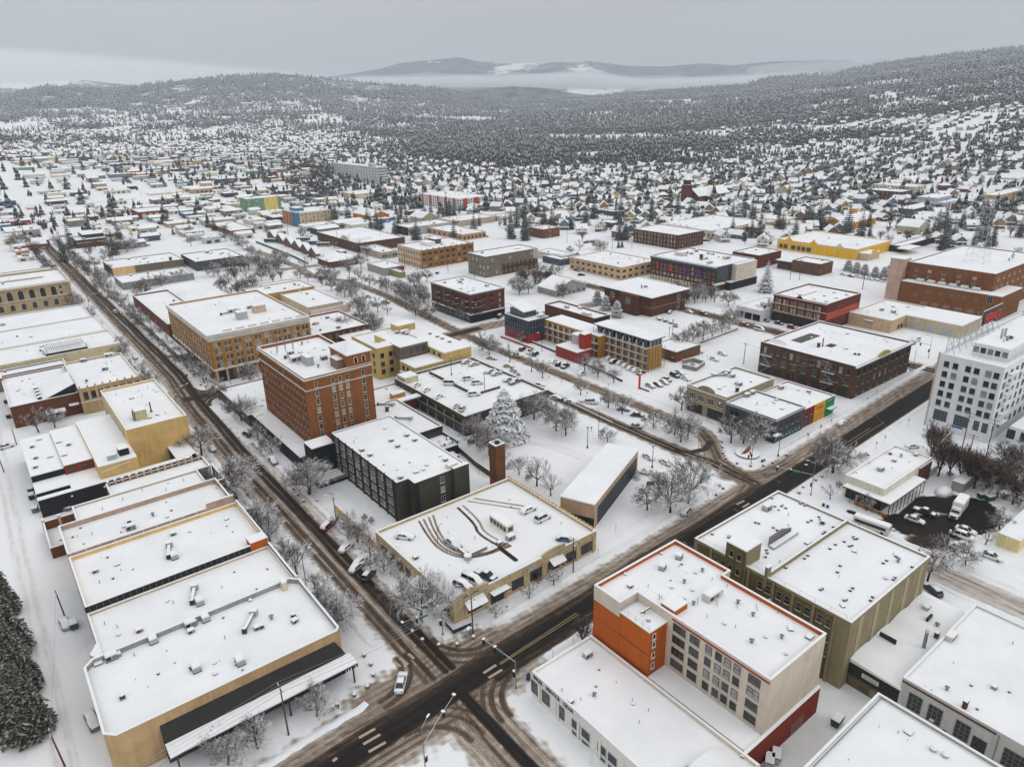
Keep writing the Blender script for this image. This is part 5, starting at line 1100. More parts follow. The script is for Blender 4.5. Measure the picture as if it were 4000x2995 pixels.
# victorian brick pair
b = Bld('victorian_brick_row', 'dark red Victorian brick row with black shopfronts and tall windows', 305.5, 158.5, 336, 186, 13.5, wallmat((122, 44, 36), kind='brick'), .7, lm='Victorian brick row', cat='building')
b.win('W', [25.6-1.6*i-(i//2)*.9 for i in range(12)], (9.4, 6.0), .95, 2.0, 'd', CREAM, (.3,.3,.4)); b.part('shopfront', lambda a: [a.box(-.06, 1+i*4.4, .2, -.01, 4.9+i*4.4, 4.2, BLACK) for i in range(6)])
b.band('ledge', 'W', 8.7, .3, .25, STB, .1); b.band('ledge', 'W', 4.9, .35, .3, STB, .1); b.band('cornice', 'W', 12.4, .6, .5, wallmat((110, 40, 34)), .16); b.part('pediment', lambda a: a.face([(-.1, 12, 13.4), (-.1, 16, 13.4), (-.1, 14, 15.2)][::-1], wallmat((122, 44, 36), kind='brick')))
b.part('painted_side', lambda a: a.box(0.3, -.05, 5.5, 30, -.003, 9.0, wallmat((176, 78, 58)))); text(b.root, 'SAMSON', 1.5, flat((150, 90, 76)), (12, -.06, 10.0), 0, .01); text(b.root, 'TATTOO', 1.0, flat((30, 120, 84)), (-.1, 4.6, 4.3), -math.pi/2, .02)
b.box('light_court', 8, 17, 12.6, 20, 20, 13.2, BEI, .12)
for i in range(6): b.unit('hatch', 6+(i % 3)*9, 4+(i//3)*6, .4, 1.2)
b = Bld('black_window_store', 'white low shop with big black windows next to the Victorian row', 297.5, 187, 322, 201, 6.0, WHW, .4, cat='shop')
b.win('W', (2.2, 11.5, 3), (.5,), 4.0, 3.2, 's', BLACK, GL[3], False); b.unit('chim', 6, 2)
b = Bld('tan_l_store', 'low tan L-shaped store with pale loading wing', 325.9, 138, 362, 158, 6.0, wallmat((196, 172, 136)), .5, lm='tan L-shaped store', cat='store')
b.box('loading_wing', 14.4, -24, 0, 36, -.05, 5.8, wallmat((190, 176, 150)), .3); b.part('loading_door', lambda a: [a.box(14.34, -20+i*7, .1, 14.38, -16.5+i*7, 3.0, LGREY) for i in range(3)]); b.win('S', [8, 11], (.6,), 1.8, 2.0, 'v', DFR, GL[0], False); b.box('canopy', -1.2, 8, 3.6, -.05, 12, 4, flat((90, 50, 90)), .2); b.scatter(5, seed=30)
# big brown brick telephone block
b = Bld('brown_brick_block', 'tall brown brick block with stepped roof and satellite dish', 387.4, 120.4, 455, 161, 21.0, wallmat((132, 82, 44), kind='brick'), .5, lm='brown brick block')
b.win('W', [36, 29.5, 22.6, 15.6, 8.6], (17.0, 14.0, 10.0), 1.7, 1.2, 'v', CREAM, (.4,.3,.3)); b.win('S', (5, 60, 9), (17, 13, 9, 5), 1.4, 1.2, 'v', CREAM)
b.box('lower_block', -6.4, -6.6, 0, 20, 39.5, 12.0, wallmat((132, 82, 44), kind='brick'), .3); b.box('pink_tower', -4, 41, 0, 4, 48, 22.5, wallmat((190, 160, 146)), .25); 
for i in range(7):
    m, p = winmesh(1.7 if i else 2.2, 1.2 if i else 3.8, 'v', CREAM, False, GL[0]); o = ob('window', m, b.root, (-6.4, -2+i*5.6, 8.0 if i < 6 else 5.6), -math.pi/2); ob('pane', p, o)
for i in range(6): m, p = winmesh(3.0, 1.3, 't', CREAM, False, GL[1]); o = ob('window', m, b.root, (-6.4, 0+i*5.4, 2.0), -math.pi/2); ob('pane', p, o)
for i in range(6): b.unit('big', -2.6, 6+i*5.2, 1.57, .75, 12.32)
b.part('satellite_dish', lambda a: (a.cyl(40, 8, 20.6, 22, .3, .3, GREY, 8), a.loft([[(40+1.9*math.cos(t*math.pi/5), 6.6-.3*0, 23.4+1.9*math.sin(t*math.pi/5)) for t in range(10)], [(40+.4*math.cos(t*math.pi/5), 7.4, 23.4+.4*math.sin(t*math.pi/5)) for t in range(10)]], LGREY)))
def lattice(a, x, y, z0, z1, w0, w1, m, n=8):
    for i in range(n):
        t0, t1 = i/n, (i+1)/n; h0, h1 = w0+(w1-w0)*t0, w0+(w1-w0)*t1; za, zb = z0+(z1-z0)*t0, z0+(z1-z0)*t1
        c0 = [(x-h0,y-h0,za),(x+h0,y-h0,za),(x+h0,y+h0,za),(x-h0,y+h0,za)]; c1 = [(x-h1,y-h1,zb),(x+h1,y-h1,zb),(x+h1,y+h1,zb),(x-h1,y+h1,zb)]
        for k in range(4):
            l = (k+1) % 4; a.tube(c0[k], c1[k], .08, .08, m, 4, False); a.tube(c0[k], c1[l], .05, .05, m, 4, False); a.tube(c1[k], c1[l], .05, .05, m, 4, False)
b.part('lattice_mast', lambda a: lattice(a, 26, 18, 20.5, 52, 4.5, 1.6, flat((190, 192, 192)), 9))
# motel with glass prow
GAL = wallmat((178, 128, 44)); MGR = flat((118, 124, 130))
b = Bld('glass_prow_motel', 'motel with dark glass corner box and yellow galleried wings', 192.5, 236.8, 204.6, 254.6, 10.6, flat((54, 62, 70)), .3, cat='motel', lm='glass fronted motel')
b.win('W', (1.6, 16.2, 9), (4.6, 7.4), 1.75, 2.5, 'o', MGR, GLB, False); b.win('S', (1.4, 10.6, 6), (4.6, 7.4), 1.7, 2.5, 'o', MGR, GLB, False)
b.part('red_base', lambda a: (a.box(-.06, 0, 0, -.003, 17.7, 4.2, flat((150, 34, 24))), a.box(0, -.06, 0, 7, -.003, 4.2, flat((150, 34, 24)))))
b.part('base_window', lambda a: [a.box(-.1, 2+i*4.4, .8, -.063, 4.4+i*4.4, 3.6, GL[1]) for i in range(4)])
b.part('red_kerb', lambda a: a.box(-4.0, -8, 0, -3.7, 16, .9, flat((150, 40, 30)), SNOWC))
b.part('penthouse', lambda a: (a.prism([(2,6),(9.5,6),(9.5,16),(2,16)], 10.4, 13.6, GLB), a.loft([[(1.4,5.2,13.2),(10.2,5.2,13.2),(10.2,17,15.4),(1.4,17,15.4)], [(1.4,5.2,13.6),(10.2,5.2,13.6),(10.2,17,15.8),(1.4,17,15.8)]], SNOW)))
b.part('mullion', lambda a: [a.box(1.95, 6.2+i*1.2, 10.5, 1.99, 6.3+i*1.2, 13.5, LGREY) for i in range(9)]+[a.box(2.2+i*1.4, 5.93, 10.5, 2.3+i*1.4, 5.98, 13.3, LGREY) for i in range(6)])
b.unit('ac', 10.4, 3.6); b.unit('big', 9, 2.0, 0, .7); b.unit('ac', 11, 8)
b.box('wing', 9.6, -35.5, 0, 20, -.05, 9.6, GAL, .25)
def gallery(a, x, y0, y1, zs_, n):
    for z in zs_: a.box(x-1.3, y0, z, x-.02, y1, z+.14, CONC, SNOWC); a.box(x-1.32, y0, z+1.0, x-1.26, y1, z+1.08, MGR); a.box(x-1.32, y0, z+.5, x-1.27, y1, z+.55, MGR)
    for i in range(n+1): y = y0+(y1-y0)*i/n; a.box(x-1.38, y-.07, 0, x-1.24, y+.07, zs_[-1]+3.0, MGR)
    for z in [0]+list(zs_):
        for i in range(n):
            y = y0+(y1-y0)*(i+.15)/n; a.box(x-.04, y, z+.2, x-.015, y+(y1-y0)/n*.42, z+2.3, GL[0]); a.box(x-.04, y+(y1-y0)/n*.5, z+.2, x-.015, y+(y1-y0)/n*.68, z+2.3, flat((206, 206, 196)))
b.part('gallery', lambda a: gallery(a, 9.6, -35, -1, (3.2, 6.4), 9))
b.box('stair_tower', 2.6, -33.6, 0, 6.8, -30.4, 11.4, flat((160, 36, 22)), .25); b.box('lift_shaft', 5.0, -27, 0, 9.3, -23, 9.0, LGREY, .25)
b.box('entry_hall', -1.8, -34, 0, 6.4, -20.6, 4.6, flat((140, 40, 34)), .35)
def f(a):
    a.box(13.7, -59.2, 0, 21.8, -28.6, 9.4, GAL, SNOW); a.box(14.6, -59.0, 9.42, 21.8, -28.8, 12.6, flat((160, 166, 172)))
b.part('south_wing', f)
b.part('penthouse_roof', lambda a: a.box(13.2, -60.2, 12.62, 22.4, -28, 13.1, MGR, SNOW)); b.part('penthouse_glazing', lambda a: [a.box(14.55, -58.6+i*2.3, 9.8, 14.59, -56.8+i*2.3, 12.2, GL[0]) for i in range(13)]+[a.box(15.4+i*2.1, -59.06, 9.8, 17.0+i*2.1, -59.02, 12.2, GL[1]) for i in range(3)])
b.part('gallery', lambda a: gallery(a, 13.7, -59, -29, (3.1, 6.2, 9.2), 8))
b.part('trellis', lambda a: [a.box(12.2, -60.8, .4+i*.62, 21.8, -60.72, .5+i*.62, flat((170, 150, 110))) for i in range(15)]+[a.box(12.2+i*1.9, -60.85, 0, 12.3+i*1.9, -60.75, 9.6, DARK) for i in range(6)]+[a.box(12.15, -60.8, .4+i*.62, 12.22, -56, .5+i*.62, flat((170, 150, 110))) for i in range(15)])
text(b.root, 'H', 1.2, DARK, (8.2, -4, 6.6), -math.pi/2, .05)
b = Bld('long_brick_wing', 'long narrow red brick building with snowy roof behind the motel', 225, 227.6, 235, 263.5, 7.6, wallmat((120, 60, 46), kind='brick'), .8); b.scatter(4, ('ac', 'box', 'big'), 31); b.part('black_end', lambda a: a.box(0, -.08, 0, 10, -.003, 7.3, BLK))
b = Bld('brick_garage_row', 'small brick garage with snowy roof beside the motel wing', 222, 176.5, 238, 190, 4.6, wallmat((130, 74, 56), kind='brick'), .3); b.part('red_door', lambda a: a.box(2, -.06, 0, 5, -.01, 2.6, RED))
b = Bld('balcony_brick_apartments', 'red brick apartment house with black balconies and shop base', 191.8, 281.2, 213, 318, 15.0, wallmat((124, 54, 40), kind='brick'), .5, lm='balcony brick apartments', inner=GRW)
b.win('W', [3+i*4.3 for i in range(8)], (5.0, 8.0, 11.0), 1.5, 1.9, 'v', DARK, (.6,.3,.1)); b.win('S', (3, 18, 4), (5, 8, 11), 1.5, 1.9, 'v', DARK)
for z in (4.8, 7.8, 10.8):
    for u in (2, 10.6, 19.2, 27.8): b.box('balcony', -1.3, u, z, -.02, u+3.0, z+.12, BLACK, .1); b.part('balcony_rail', lambda a: a.box(-1.32, u, z+.2, -1.26, u+3, z+1.0, BLACK))
    b.box('balcony', 0.5, -1.3, z, 6, -.02, z+.12, BLACK, .1); b.part('balcony_rail', lambda a: a.box(.5, -1.32, z+.2, 6, -1.26, z+1, BLACK))
b.part('shop_base', lambda a: (a.box(-.08, 0, 0, -.01, 36.6, 4.0, BLK), a.box(0, -.08, 0, 21.1, -.01, 4.0, BLK))); b.band('ledge', 'SW', 4.1, .3, .8, GREY, .2); b.band('cornice', 'SW', 14.2, .7, .5, GREY, .15)
b.part('shop_window', lambda a: [a.box(-.14, 1+i*4, .5, -.09, 4+i*4, 3.2, GL[1]) for i in range(9)]); b.scatter(6, ('ac', 'box', 'hatch'), 32)
b = Bld('brick_library', 'brown brick hall with wide overhanging snowy roof and big windows', 266, 229, 292.5, 262, 10.4, wallmat((112, 54, 40), kind='brick'), .1, lm='brown brick hall', cap=False, cat='hall')
b.hip(10.2, .9, 1.6, .9); b.win('W', [27, 7], (5.6,), 2.8, 2.8, 't', CREAM, GL[1]); b.win('S', [21], (5.6, 1.2), 2.4, 2.8, 'v', CREAM, GL[1]); b.box('bay', -4.2, 6, 0, -.02, 18, 10.15, wallmat((112, 54, 40), kind='brick')); m, p = winmesh(3.0, 3.0, 't', CREAM, False, GL[1]); o = ob('window', m, b.root, (-4.2, 12, 5.4), -math.pi/2); ob('pane', p, o)
b.unit('mush', 8, 14, 0, 1.4, 11.2); b.unit('ac', 11, 14, 0, .8, 11.2); b.band('ledge', 'SW', 4.4, .15, .08, BEI)
# department store
b = Bld('flagged_department_store', 'big red brick store with teal cornice and coloured banners', 332, 239.2, 368, 288, 14.2, wallmat((112, 46, 38), kind='brick'), .5, lm='bannered brick store', cat='store')
b.band('cornice', 'W', 12.8, 1.0, .9, flat((70, 108, 120)), .25); b.win('W', [2+i*2.95 for i in range(16)], (9.6, 7.0), 1.5, 1.8, 'p', TFR, (.6,.3,.1)); b.win('W', [2+i*2.95 for i in range(16)], (4.0,), 1.5, 1.5, 'd', CREAM, (.4,.3,.3)); b.part('shop_base', lambda a: [a.box(-.08, 1+i*2.4, .2, -.01, 2.8+i*2.4, 2.6, wallmat((196, 188, 160))) for i in range(20)])
for i, c in enumerate(((220,60,30),(216,50,30),(110,40,150),(40,90,200))): b.part('banner', lambda a: a.box(-1.1, 42-i*10.5, 7.0, -.9, 42.9-i*10.5, 11.0, flat(c)))
b.part('glass_bay', lambda a: (a.box(-.1, -.12, 5.0, 14, -.01, 13.6, GLB), [a.box(1+i*1.6, -.18, 5, 1.1+i*1.6, -.13, 13.6, DARK) for i in range(8)])); b.part('cream_box', lambda a: a.box(14.2, -3, 4.8, 34, -.02, 14.0, CRE, SNOWC)); b.part('dark_base', lambda a: a.box(8, -4, 0, 34, -.03, 4.6, BLK, SNOWC)); b.box('marquee', -3, -2, 4.0, 6, -.2, 4.6, BEI, .2)
b.scatter(14, ('big', 'ac', 'duct', 'box'), 33); b.unit('chim', 14, 22, 0, 1.6)
b = Bld('plain_brick_block', 'three storey plain red brick block with downpipes', 415.6, 336, 446, 379.6, 10.6, wallmat((106, 50, 42), kind='brick'), .3, lm='plain red brick block')
b.win('W', (2.5, 41, 13), (8.0, 4.8, 1.6), 1.1, 1.8, 'd', CREAM, (.5,.3,.2)); b.win('S', (3, 27, 9), (8.0, 4.8, 1.6), 1.2, 1.8, 'd', TFR); b.part('down_pipe', lambda a: [a.tube((-.1, 8+i*9.5, 0), (-.1, 8+i*9.5, 10.4), .08, .08, CREAM, 5) for i in range(4)])
# yellow market hall
MK = wallmat((222, 172, 26), .06)
b = Bld('yellow_market', 'bright yellow market hall with curly white trimmed gables', 470, 229.4, 519, 288.4, 7.2, MK, .4, lm='yellow market hall', cat='market')
for u in (50, 31, 12): b.part('curly_gable', lambda a: a.loft([[(-.1, u-2.6, 6.9), (-.1, u-2.4, 8.0), (-.1, u-1.2, 8.3), (-.1, u-.7, 9.6), (-.1, u+.7, 9.6), (-.1, u+1.2, 8.3), (-.1, u+2.4, 8.0), (-.1, u+2.6, 6.9)], [(.3, u-2.6, 6.9), (.3, u-2.4, 8.0), (.3, u-1.2, 8.3), (.3, u-.7, 9.6), (.3, u+.7, 9.6), (.3, u+1.2, 8.3), (.3, u+2.4, 8.0), (.3, u+2.6, 6.9)]], MK if u > 20 else CREAM))
b.band('white_trim', 'SW', 5.9, .3, .1, CREAM); b.part('trim', lambda a: [a.box(-.1, 1+i*7, 0, -.01, 1.4+i*7, 7.1, CREAM) for i in range(9)]+[a.box(2+i*6, -.1, 0, 2.4+i*6, -.01, 7.1, CREAM) for i in range(8)])
b.win('W', [56, 52, 46, 42, 38, 34], (1.2,), 3.2, 2.8, 's', DFR, GLB, False); b.box('entrance', 3, -7, 0, 18, -.1, 4.6, BEI, .4); b.scatter(6, seed=34); b.part('sign', lambda a: a.box(7, -7.1, 4.6, 14, -7.02, 6.6, MK))
# ================================================================== mid-distance buildings, each from its own corners
FOOT = []
def mid(name, label, r, nx, ny, Hh, L, R, rgb, kind='stucco', W=None, S=None, roof='flat', units=3, cat='building', lm=None, seed=0, fr=None, gl=None, **k):
    b = bp(name, label, r, nx, ny, Hh, L, R, wallmat(rgb, kind=kind), cat=cat, lm=lm, cap=(roof == 'flat'), par=k.pop('par', .5 if roof == 'flat' else .1), **k)
    b.w = max(b.w, 2); b.d = max(b.d, 2)
    fr = fr or TFR
    for face, spec, ln in (('W', W, b.d), ('S', S, b.w)):
        if not spec: continue
        n, fl, w, h = (spec+(1.5, 1.7)[len(spec)-2:])[:4] if len(spec) < 4 else spec
        z1 = Hh-.9; st = z1/fl
        zs = [st*i+max(.5, (st-h)*.55) for i in range(fl)]
        if n*w > ln*.95: n = max(1, int(ln*.95/w))
        m_ = ln/n/2
        b.win(face, (m_, ln-m_, n), zs, w, h, 'p' if w > 1.6 else 'd', fr, gl, False)
    if roof == 'gx': b.gable(Hh-.1, min(b.d*.32, 4.5), 'x')
    if roof == 'gy': b.gable(Hh-.1, min(b.w*.32, 4.5), 'y')
    if roof == 'hip': b.hip(Hh-.1, min(b.w, b.d)*.16, 1.0, .3)
    if roof == 'flat' and units: b.scatter(units, seed=seed or int(nx))
    FOOT.append((b.x, b.y, b.x+b.w, b.y+b.d)); return b
for o in [o for o in bpy.data.objects if o.get('category') and o.type == 'EMPTY']:
    ws = [c for c in o.children if c.name.startswith('wall')]
    if ws:
        xs = [v.co.x for v in ws[0].data.vertices]; ys = [v.co.y for v in ws[0].data.vertices]; FOOT.append((o.location.x+min(xs), o.location.y+min(ys), o.location.x+max(xs), o.location.y+max(ys)))
b = mid('corner_apartments', 'four storey cream and blue corner apartment block', 'N2', 345, 515, 13, 222, 642, (196, 178, 142), W=(6, 4, 1.8, 1.6), S=(9, 4, 1.8, 1.6), lm='cream and blue apartments', fr=WHITE)
b.part('blue_corner', lambda a: (a.box(-.2, -.2, 0, 3, -.01, 13.4, flat((70, 110, 150))), a.box(-.2, 0, 0, -.01, b.d*.35, 13.4, flat((70, 110, 150))))); b.part('brick_bay', lambda a: [a.box(-.15, b.d*(.4+.2*i), 0, -.01, b.d*(.52+.2*i), 12.9, wallmat((176, 84, 40))) for i in range(3)]); b.box('roof_hut', b.w*.15, b.d*.4, 12.5, b.w*.4, b.d*.8, 15.6, flat((84, 122, 150)), .2)
b = mid('green_yellow_apartments', 'tall green and yellow apartment block with balconies', 'N1', 2128, 395, 14, 2085, ('N2', 210), (112, 146, 116), W=(3, 4), S=(9, 4, 1.7, 1.6), lm='green and yellow apartments', fr=WHITE, dep=24)
b.part('yellow_bay', lambda a: a.box(b.w*.5, -.15, 0, b.w*.9, -.01, 14.2, wallmat((210, 190, 110))))
b = mid('red_white_apartments', 'white apartment block with red and grey vertical bays', 'N2', 1755, 392, 12.5, 1415, 2010, (214, 214, 212), W=(18, 4, 1.5, 1.6), S=(11, 4, 1.6, 1.6), lm='red and white apartments', fr=DARK, gl=GL[1], units=8)
b.part('red_bay', lambda a: [a.box(-.22, b.d*(.10+.2*i), 2.4, -.14, b.d*(.145+.2*i), 12.4, flat((190, 60, 30))) for i in range(5)]+[a.box(b.w*(.12+.38*i), -.22, 2.4, b.w*(.27+.38*i), -.14, 12.4, flat((186, 58, 30))) for i in range(2)])
b = mid('yellow_brown_offices', 'yellow brown brick offices with rows of dark windows', 'N2', 1422, 838, 12.6, 1220, 1872, (160, 114, 56), 'brick', W=(9, 3, 1.6, 1.9), S=(9, 3, 2.6, 1.9), lm='yellow brown offices', units=9)
for i in range(10): b.box('pilaster', b.w*i/9.05, -.3, 0, b.w*i/9.05+.7, -.16, 13.4, wallmat((150, 104, 52)), .1)
b.part('cream_side', lambda a: a.box(-.05, .2, 0, -.005, b.d-.2, 12.4, wallmat((200, 178, 150)))); b.box('dark_hut', b.w*.5, b.d*.5, 12, b.w*.62, b.d*.8, 15.4, flat((84, 62, 60)), .2); b.box('white_tank', b.w*.3, b.d*.4, 12, b.w*.46, b.d*.7, 14.4, WHITE, .2)
b = mid('grey_stone_block', 'weathered grey stone block with brick side wall', 'N2', 1982, 892, 13.4, 1830, ('N3', 222), (118, 108, 94), W=(5, 3, 1.4, 2.0), S=(12, 3, 1.3, 2.0), lm='grey stone block', fr=CREAM, units=4)
b.part('brick_side', lambda a: a.box(b.w*.3, -.06, 0, b.w-.05, -.004, 7.0, wallmat((104, 54, 40), kind='brick'))); b.part('pale_corner', lambda a: a.box(b.w-4, -.1, 7.1, b.w, -.005, 13.2, wallmat((176, 172, 164))))
b = mid('slab_tower', 'long grey concrete slab of flats with a grid of windows', 'N2', 1040, 118, 27, 668, 1135, (196, 194, 190), W=(16, 7, 2.2, 1.6), S=(6, 7, 2.0, 1.6), lm='grey concrete slab', fr=GREY, gl=GL[0])
b.box('roof_hut', b.w*.1, b.d*.1, 26.5, b.w*.4, b.d*.2, 31, wallmat((190, 188, 184)), .3)
b = mid('arched_roof_hall', 'long red brick hall with a big snow roof and arched end wall', 'N2', 880, 775, 7.5, 525, 1285, (112, 62, 52), 'brick', W=(12, 1, 1.6, 2.0), lm='arched roof hall', units=5)
b.part('arch_wall', lambda a: a.loft([[(b.w*.02, b.d*.32-8*math.cos(math.pi*i/10), 7.2+3.4*math.sin(math.pi*i/10)) for i in range(11)], [(b.w*.5, b.d*.32-8*math.cos(math.pi*i/10), 7.2+3.0*math.sin(math.pi*i/10)) for i in range(11)]], SNOW)); b.part('arch_panel', lambda a: a.face([(b.w*.02-.05, b.d*.32-7.4*math.cos(math.pi*i/10), 7.2+2.9*math.sin(math.pi*i/10)) for i in range(11)], wallmat((190, 178, 164))))
mid('pale_flat_hall', 'pale low hall below the arched roof hall', 'N2', 1085, 855, 5.0, 900, 1222, (170, 160, 146), units=3, S=(6, 1, 1.6, 1.6))
b = mid('grey_box_store', 'grey box store with a black shop front', 'N2', 1312, 640, 7.0, 1196, 1692, (166, 164, 162), S=(2, 1), units=4); b.part('black_front', lambda a: a.box(-.1, .1, 0, -.01, b.d*.95, 6.9, BLK))
b = mid('orange_gable_garage', 'orange gabled workshop with blue trailers in front', 'N2', 1000, 545, 5.2, 835, 1152, (196, 120, 46), roof='gy', S=(4, 1)); b.part('trailer', lambda a: a.box(b.w*.4, -6, .5, b.w+3, -3, 3.4, flat((80, 110, 140)), SNOWC))
b = mid('discount_grocery', 'pale grocery store with red square sign on its front', 'N2', 862, 352, 5.5, 846, 1170, (206, 184, 146), units=5, dep=42, lm='pale grocery store'); b.part('red_sign', lambda a: a.box(b.w*.72, -.6, 4.2, b.w*.86, -.1, 9.4, flat((150, 36, 36)))); b.box('entrance', b.w*.62, -4, 0, b.w*.98, -.05, 4, DARK, .25)
text(b.root, 'GROCERY', 1.2, WHITE, (b.w*.79, -.7, 7.6), 0, .03); text(b.root, 'OUTLET', 1.2, WHITE, (b.w*.79, -.7, 6.0), 0, .03)
mid('grey_side_store', 'plain grey store beside the pale grocery', 'N2', 1270, 370, 4.2, 1250, 1412, (158, 156, 152), dep=30)
b = mid('tan_gabled_hall', 'tan hall with twin snowy gables', 'N2', 1435, 560, 7.0, 1396, 1565, (170, 152, 124), roof='gy', S=(5, 2), dep=22); 
mid('long_tan_warehouse', 'long low tan warehouse with a small gable', 'N2', 1725, 585, 5.5, 1690, 2065, (174, 162, 142), units=4, dep=30)
mid('peach_arcade', 'peach arcade with arched brown entrances', 'N2', 1785, 700, 5.0, 1478, 1985, (182, 146, 116), W=(7, 1, 2.2, 2.4), S=(6, 1, 2, 2.4), gl=GL[3])
b = mid('red_sided_shed', 'small grey shed with a dark red side', 'N2', 1108, 992, 5.0, 960, 1278, (150, 148, 142), units=2); b.part('red_side', lambda a: a.box(b.w*.5, -.06, 0, b.w, -.005, 4.6, wallmat((120, 40, 40))))
mid('small_olive_shed', 'tiny olive and blue shed by the lane', 'N2', 1245, 1025, 4.0, 1120, 1290, (140, 128, 96), units=0)
b = mid('station_house', 'brick station house with snowy hipped gables', 'N2', 640, 935, 4.6, 530, 880, (126, 74, 58), 'brick', roof='hip', W=(5, 1, 1.6, 2), S=(6, 1, 1.6, 2), lm='brick station house'); b.box('cupola', b.w*.6, b.d*.4, 5, b.w*.8, b.d*.75, 8.6, wallmat((120, 70, 56), kind='brick'), .3)
for i in range(6):
    t = i/5; x, y = 520-t*360, 868-t*148
    mid('bus_canopy', 'gabled bus canopy, %s from the station house in the row' % ('first', 'second', 'third', 'fourth', 'fifth', 'sixth')[i], 'N2', x, y, 3.6, x-66, x+36, (110, 84, 70), roof='gx', cat='canopy', group='bus station canopies', W=(3, 1, 2.0, 2.4), gl=GL[0])
b = mid('peach_office', 'peach office block with stairs and a sunken court', 'N3', 945, 985, 8.0, 500, 1255, (196, 166, 132), W=(9, 2, 2.4, 1.4), S=(6, 2, 2.6, 1.4), lm='peach office block', fr=DFR, units=6)
mid('orange_brick_office', 'small orange brick office with rows of sash windows', 'N3', 268, 655, 7.6, 145, 412, (150, 76, 46), 'brick', W=(7, 2, 1.2, 1.8), S=(6, 2, 1.2, 1.8), units=3)
mid('white_roof_shops', 'row of white roofed low shops beside the peach office', 'N3', 430, 885, 4.8, 205, 552, (196, 186, 170), units=5)
mid('dark_glass_shop', 'small shop with slate wall by the peach office', 'N3', 420, 915, 4.5, 265, 520, (84, 88, 98), units=2, S=(3, 1, 2, 2))
b = mid('cream_bank', 'long cream bank with glass bays and sawtooth roof lights', 'N3', 1722, 668, 6.5, 1272, 2186, (204, 192, 166), W=(12, 1, 2.4, 2.4), S=(16, 1, 3.0, 2.6), lm='cream bank', units=4, fr=CREAM, gl=GLB)
for i in range(4): b.part('roof_light', lambda a: a.loft([[(b.w*.05, b.d*(.45+.12*i), 6.2), (b.w*.05, b.d*(.53+.12*i), 6.2), (b.w*.05, b.d*(.53+.12*i), 8.6)], [(b.w*.2, b.d*(.45+.12*i), 6.2), (b.w*.2, b.d*(.53+.12*i), 6.2), (b.w*.2, b.d*(.53+.12*i), 8.6)]], SNOW))
mid('dark_parking_shop', 'dark low shop with snowy cars before it', 'N3', 905, 505, 4.5, 690, 972, (80, 76, 70), units=3, S=(4, 1, 2, 2))
mid('tan_low_shop', 'tan low shop near the orange brick office', 'N3', 345, 530, 4.4, 212, 558, (160, 128, 104), units=3)
b = mid('glass_bus_shelter', 'long low glazed pavilion with white roof', 'N3', 870, 600, 4.6, 735, 965, (70, 76, 78), units=0, S=(7, 1, 1.6, 3), W=(9, 1, 1.6, 3), gl=GLB)
# red brick church
x0, y0 = at('N3', 1500, 430, 0)
BR = wallmat((122, 46, 38), kind='brick')
b = Bld('brick_church', 'red brick church with square bell tower and long snowy gabled hall', x0+6, y0-12, x0+60, y0+8, 7.5, BR, .1, cap=False, cat='church', lm='red brick church'); b.gable(7.4, 7.5, 'x', .6); FOOT.append((x0-3, y0-16, x0+62, y0+10))
b.box('bell_tower', -12, 6, 0, -4, 14, 20, BR, .2); b.part('belfry', lambda a: (a.box(-11, 7, 20.2, -5, 13, 25, BR), [a.box(-11.06, 7.6+i*2, 20.8, -11.01, 8.8+i*2, 24.2, BLACK) for i in range(3)], [a.box(-10.4+i*2, 6.94, 20.8, -9.2+i*2, 6.99, 24.2, BLACK) for i in range(3)]))
b.part('tower_roof', lambda a: a.loft([[(-12.6,5.4,25),(-3.4,5.4,25),(-3.4,14.6,25),(-12.6,14.6,25)], [(-12.6,5.4,25.4),(-3.4,5.4,25.4),(-3.4,14.6,25.4),(-12.6,14.6,25.4)], [(-8.2,9.8,29.5),(-7.8,9.8,29.5),(-7.8,10.2,29.5),(-8.2,10.2,29.5)]], SNOW))
b.part('cross_gable', lambda a: (a.prism([(14,-6),(26,-6),(26,0),(14,0)], 0, 7, BR), a.face([(14,-6,7),(26,-6,7),(20,-6,12.5)], BR), a.face([(13.5,-6.6,6.8),(20,-6.6,13),(20,8,13),(13.5,8,6.8)], SNOW), a.face([(20,-6.6,13),(26.5,-6.6,6.8),(26.5,8,6.8),(20,8,13)], SNOW)))
b.part('chimney', lambda a: a.box(30, 3, 10, 32, 5, 18, wallmat((150, 62, 44), kind='brick'), SNOWC)); b.win('S', [4, 8, 32, 38, 44, 50], (1.6,), 1.6, 3.6, 'd', CREAM)
b = mid('ochre_gabled_hall', 'ochre gabled hall with a square ochre chimney tower', 'N4', 655, 612, 5.6, 487, 938, (198, 138, 52), roof='gx', W=(4, 1, 1.6, 1.6), S=(7, 1, 1.4, 1.8), lm='ochre gabled hall'); b.box('chimney_tower', b.w*.75, b.d*.75, 0, b.w*.75+5, b.d*.75+5, 13, wallmat((204, 150, 66)), .3)
mid('brick_row_flats', 'three storey dark brick flats with paired white windows', 'N4', 1152, 332, 9.5, 848, 1252, (100, 50, 42), 'brick', W=(9, 3, 1.6, 1.7), S=(3, 3, 1.4, 1.7), fr=CREAM, units=3, lm='dark brick flats')
mid('cream_low_flats', 'long cream flats behind the dark brick flats', 'N4', 1265, 288, 9.0, 902, 1372, (200, 192, 168), W=(11, 2, 1.6, 1.6), S=(4, 2), units=5)
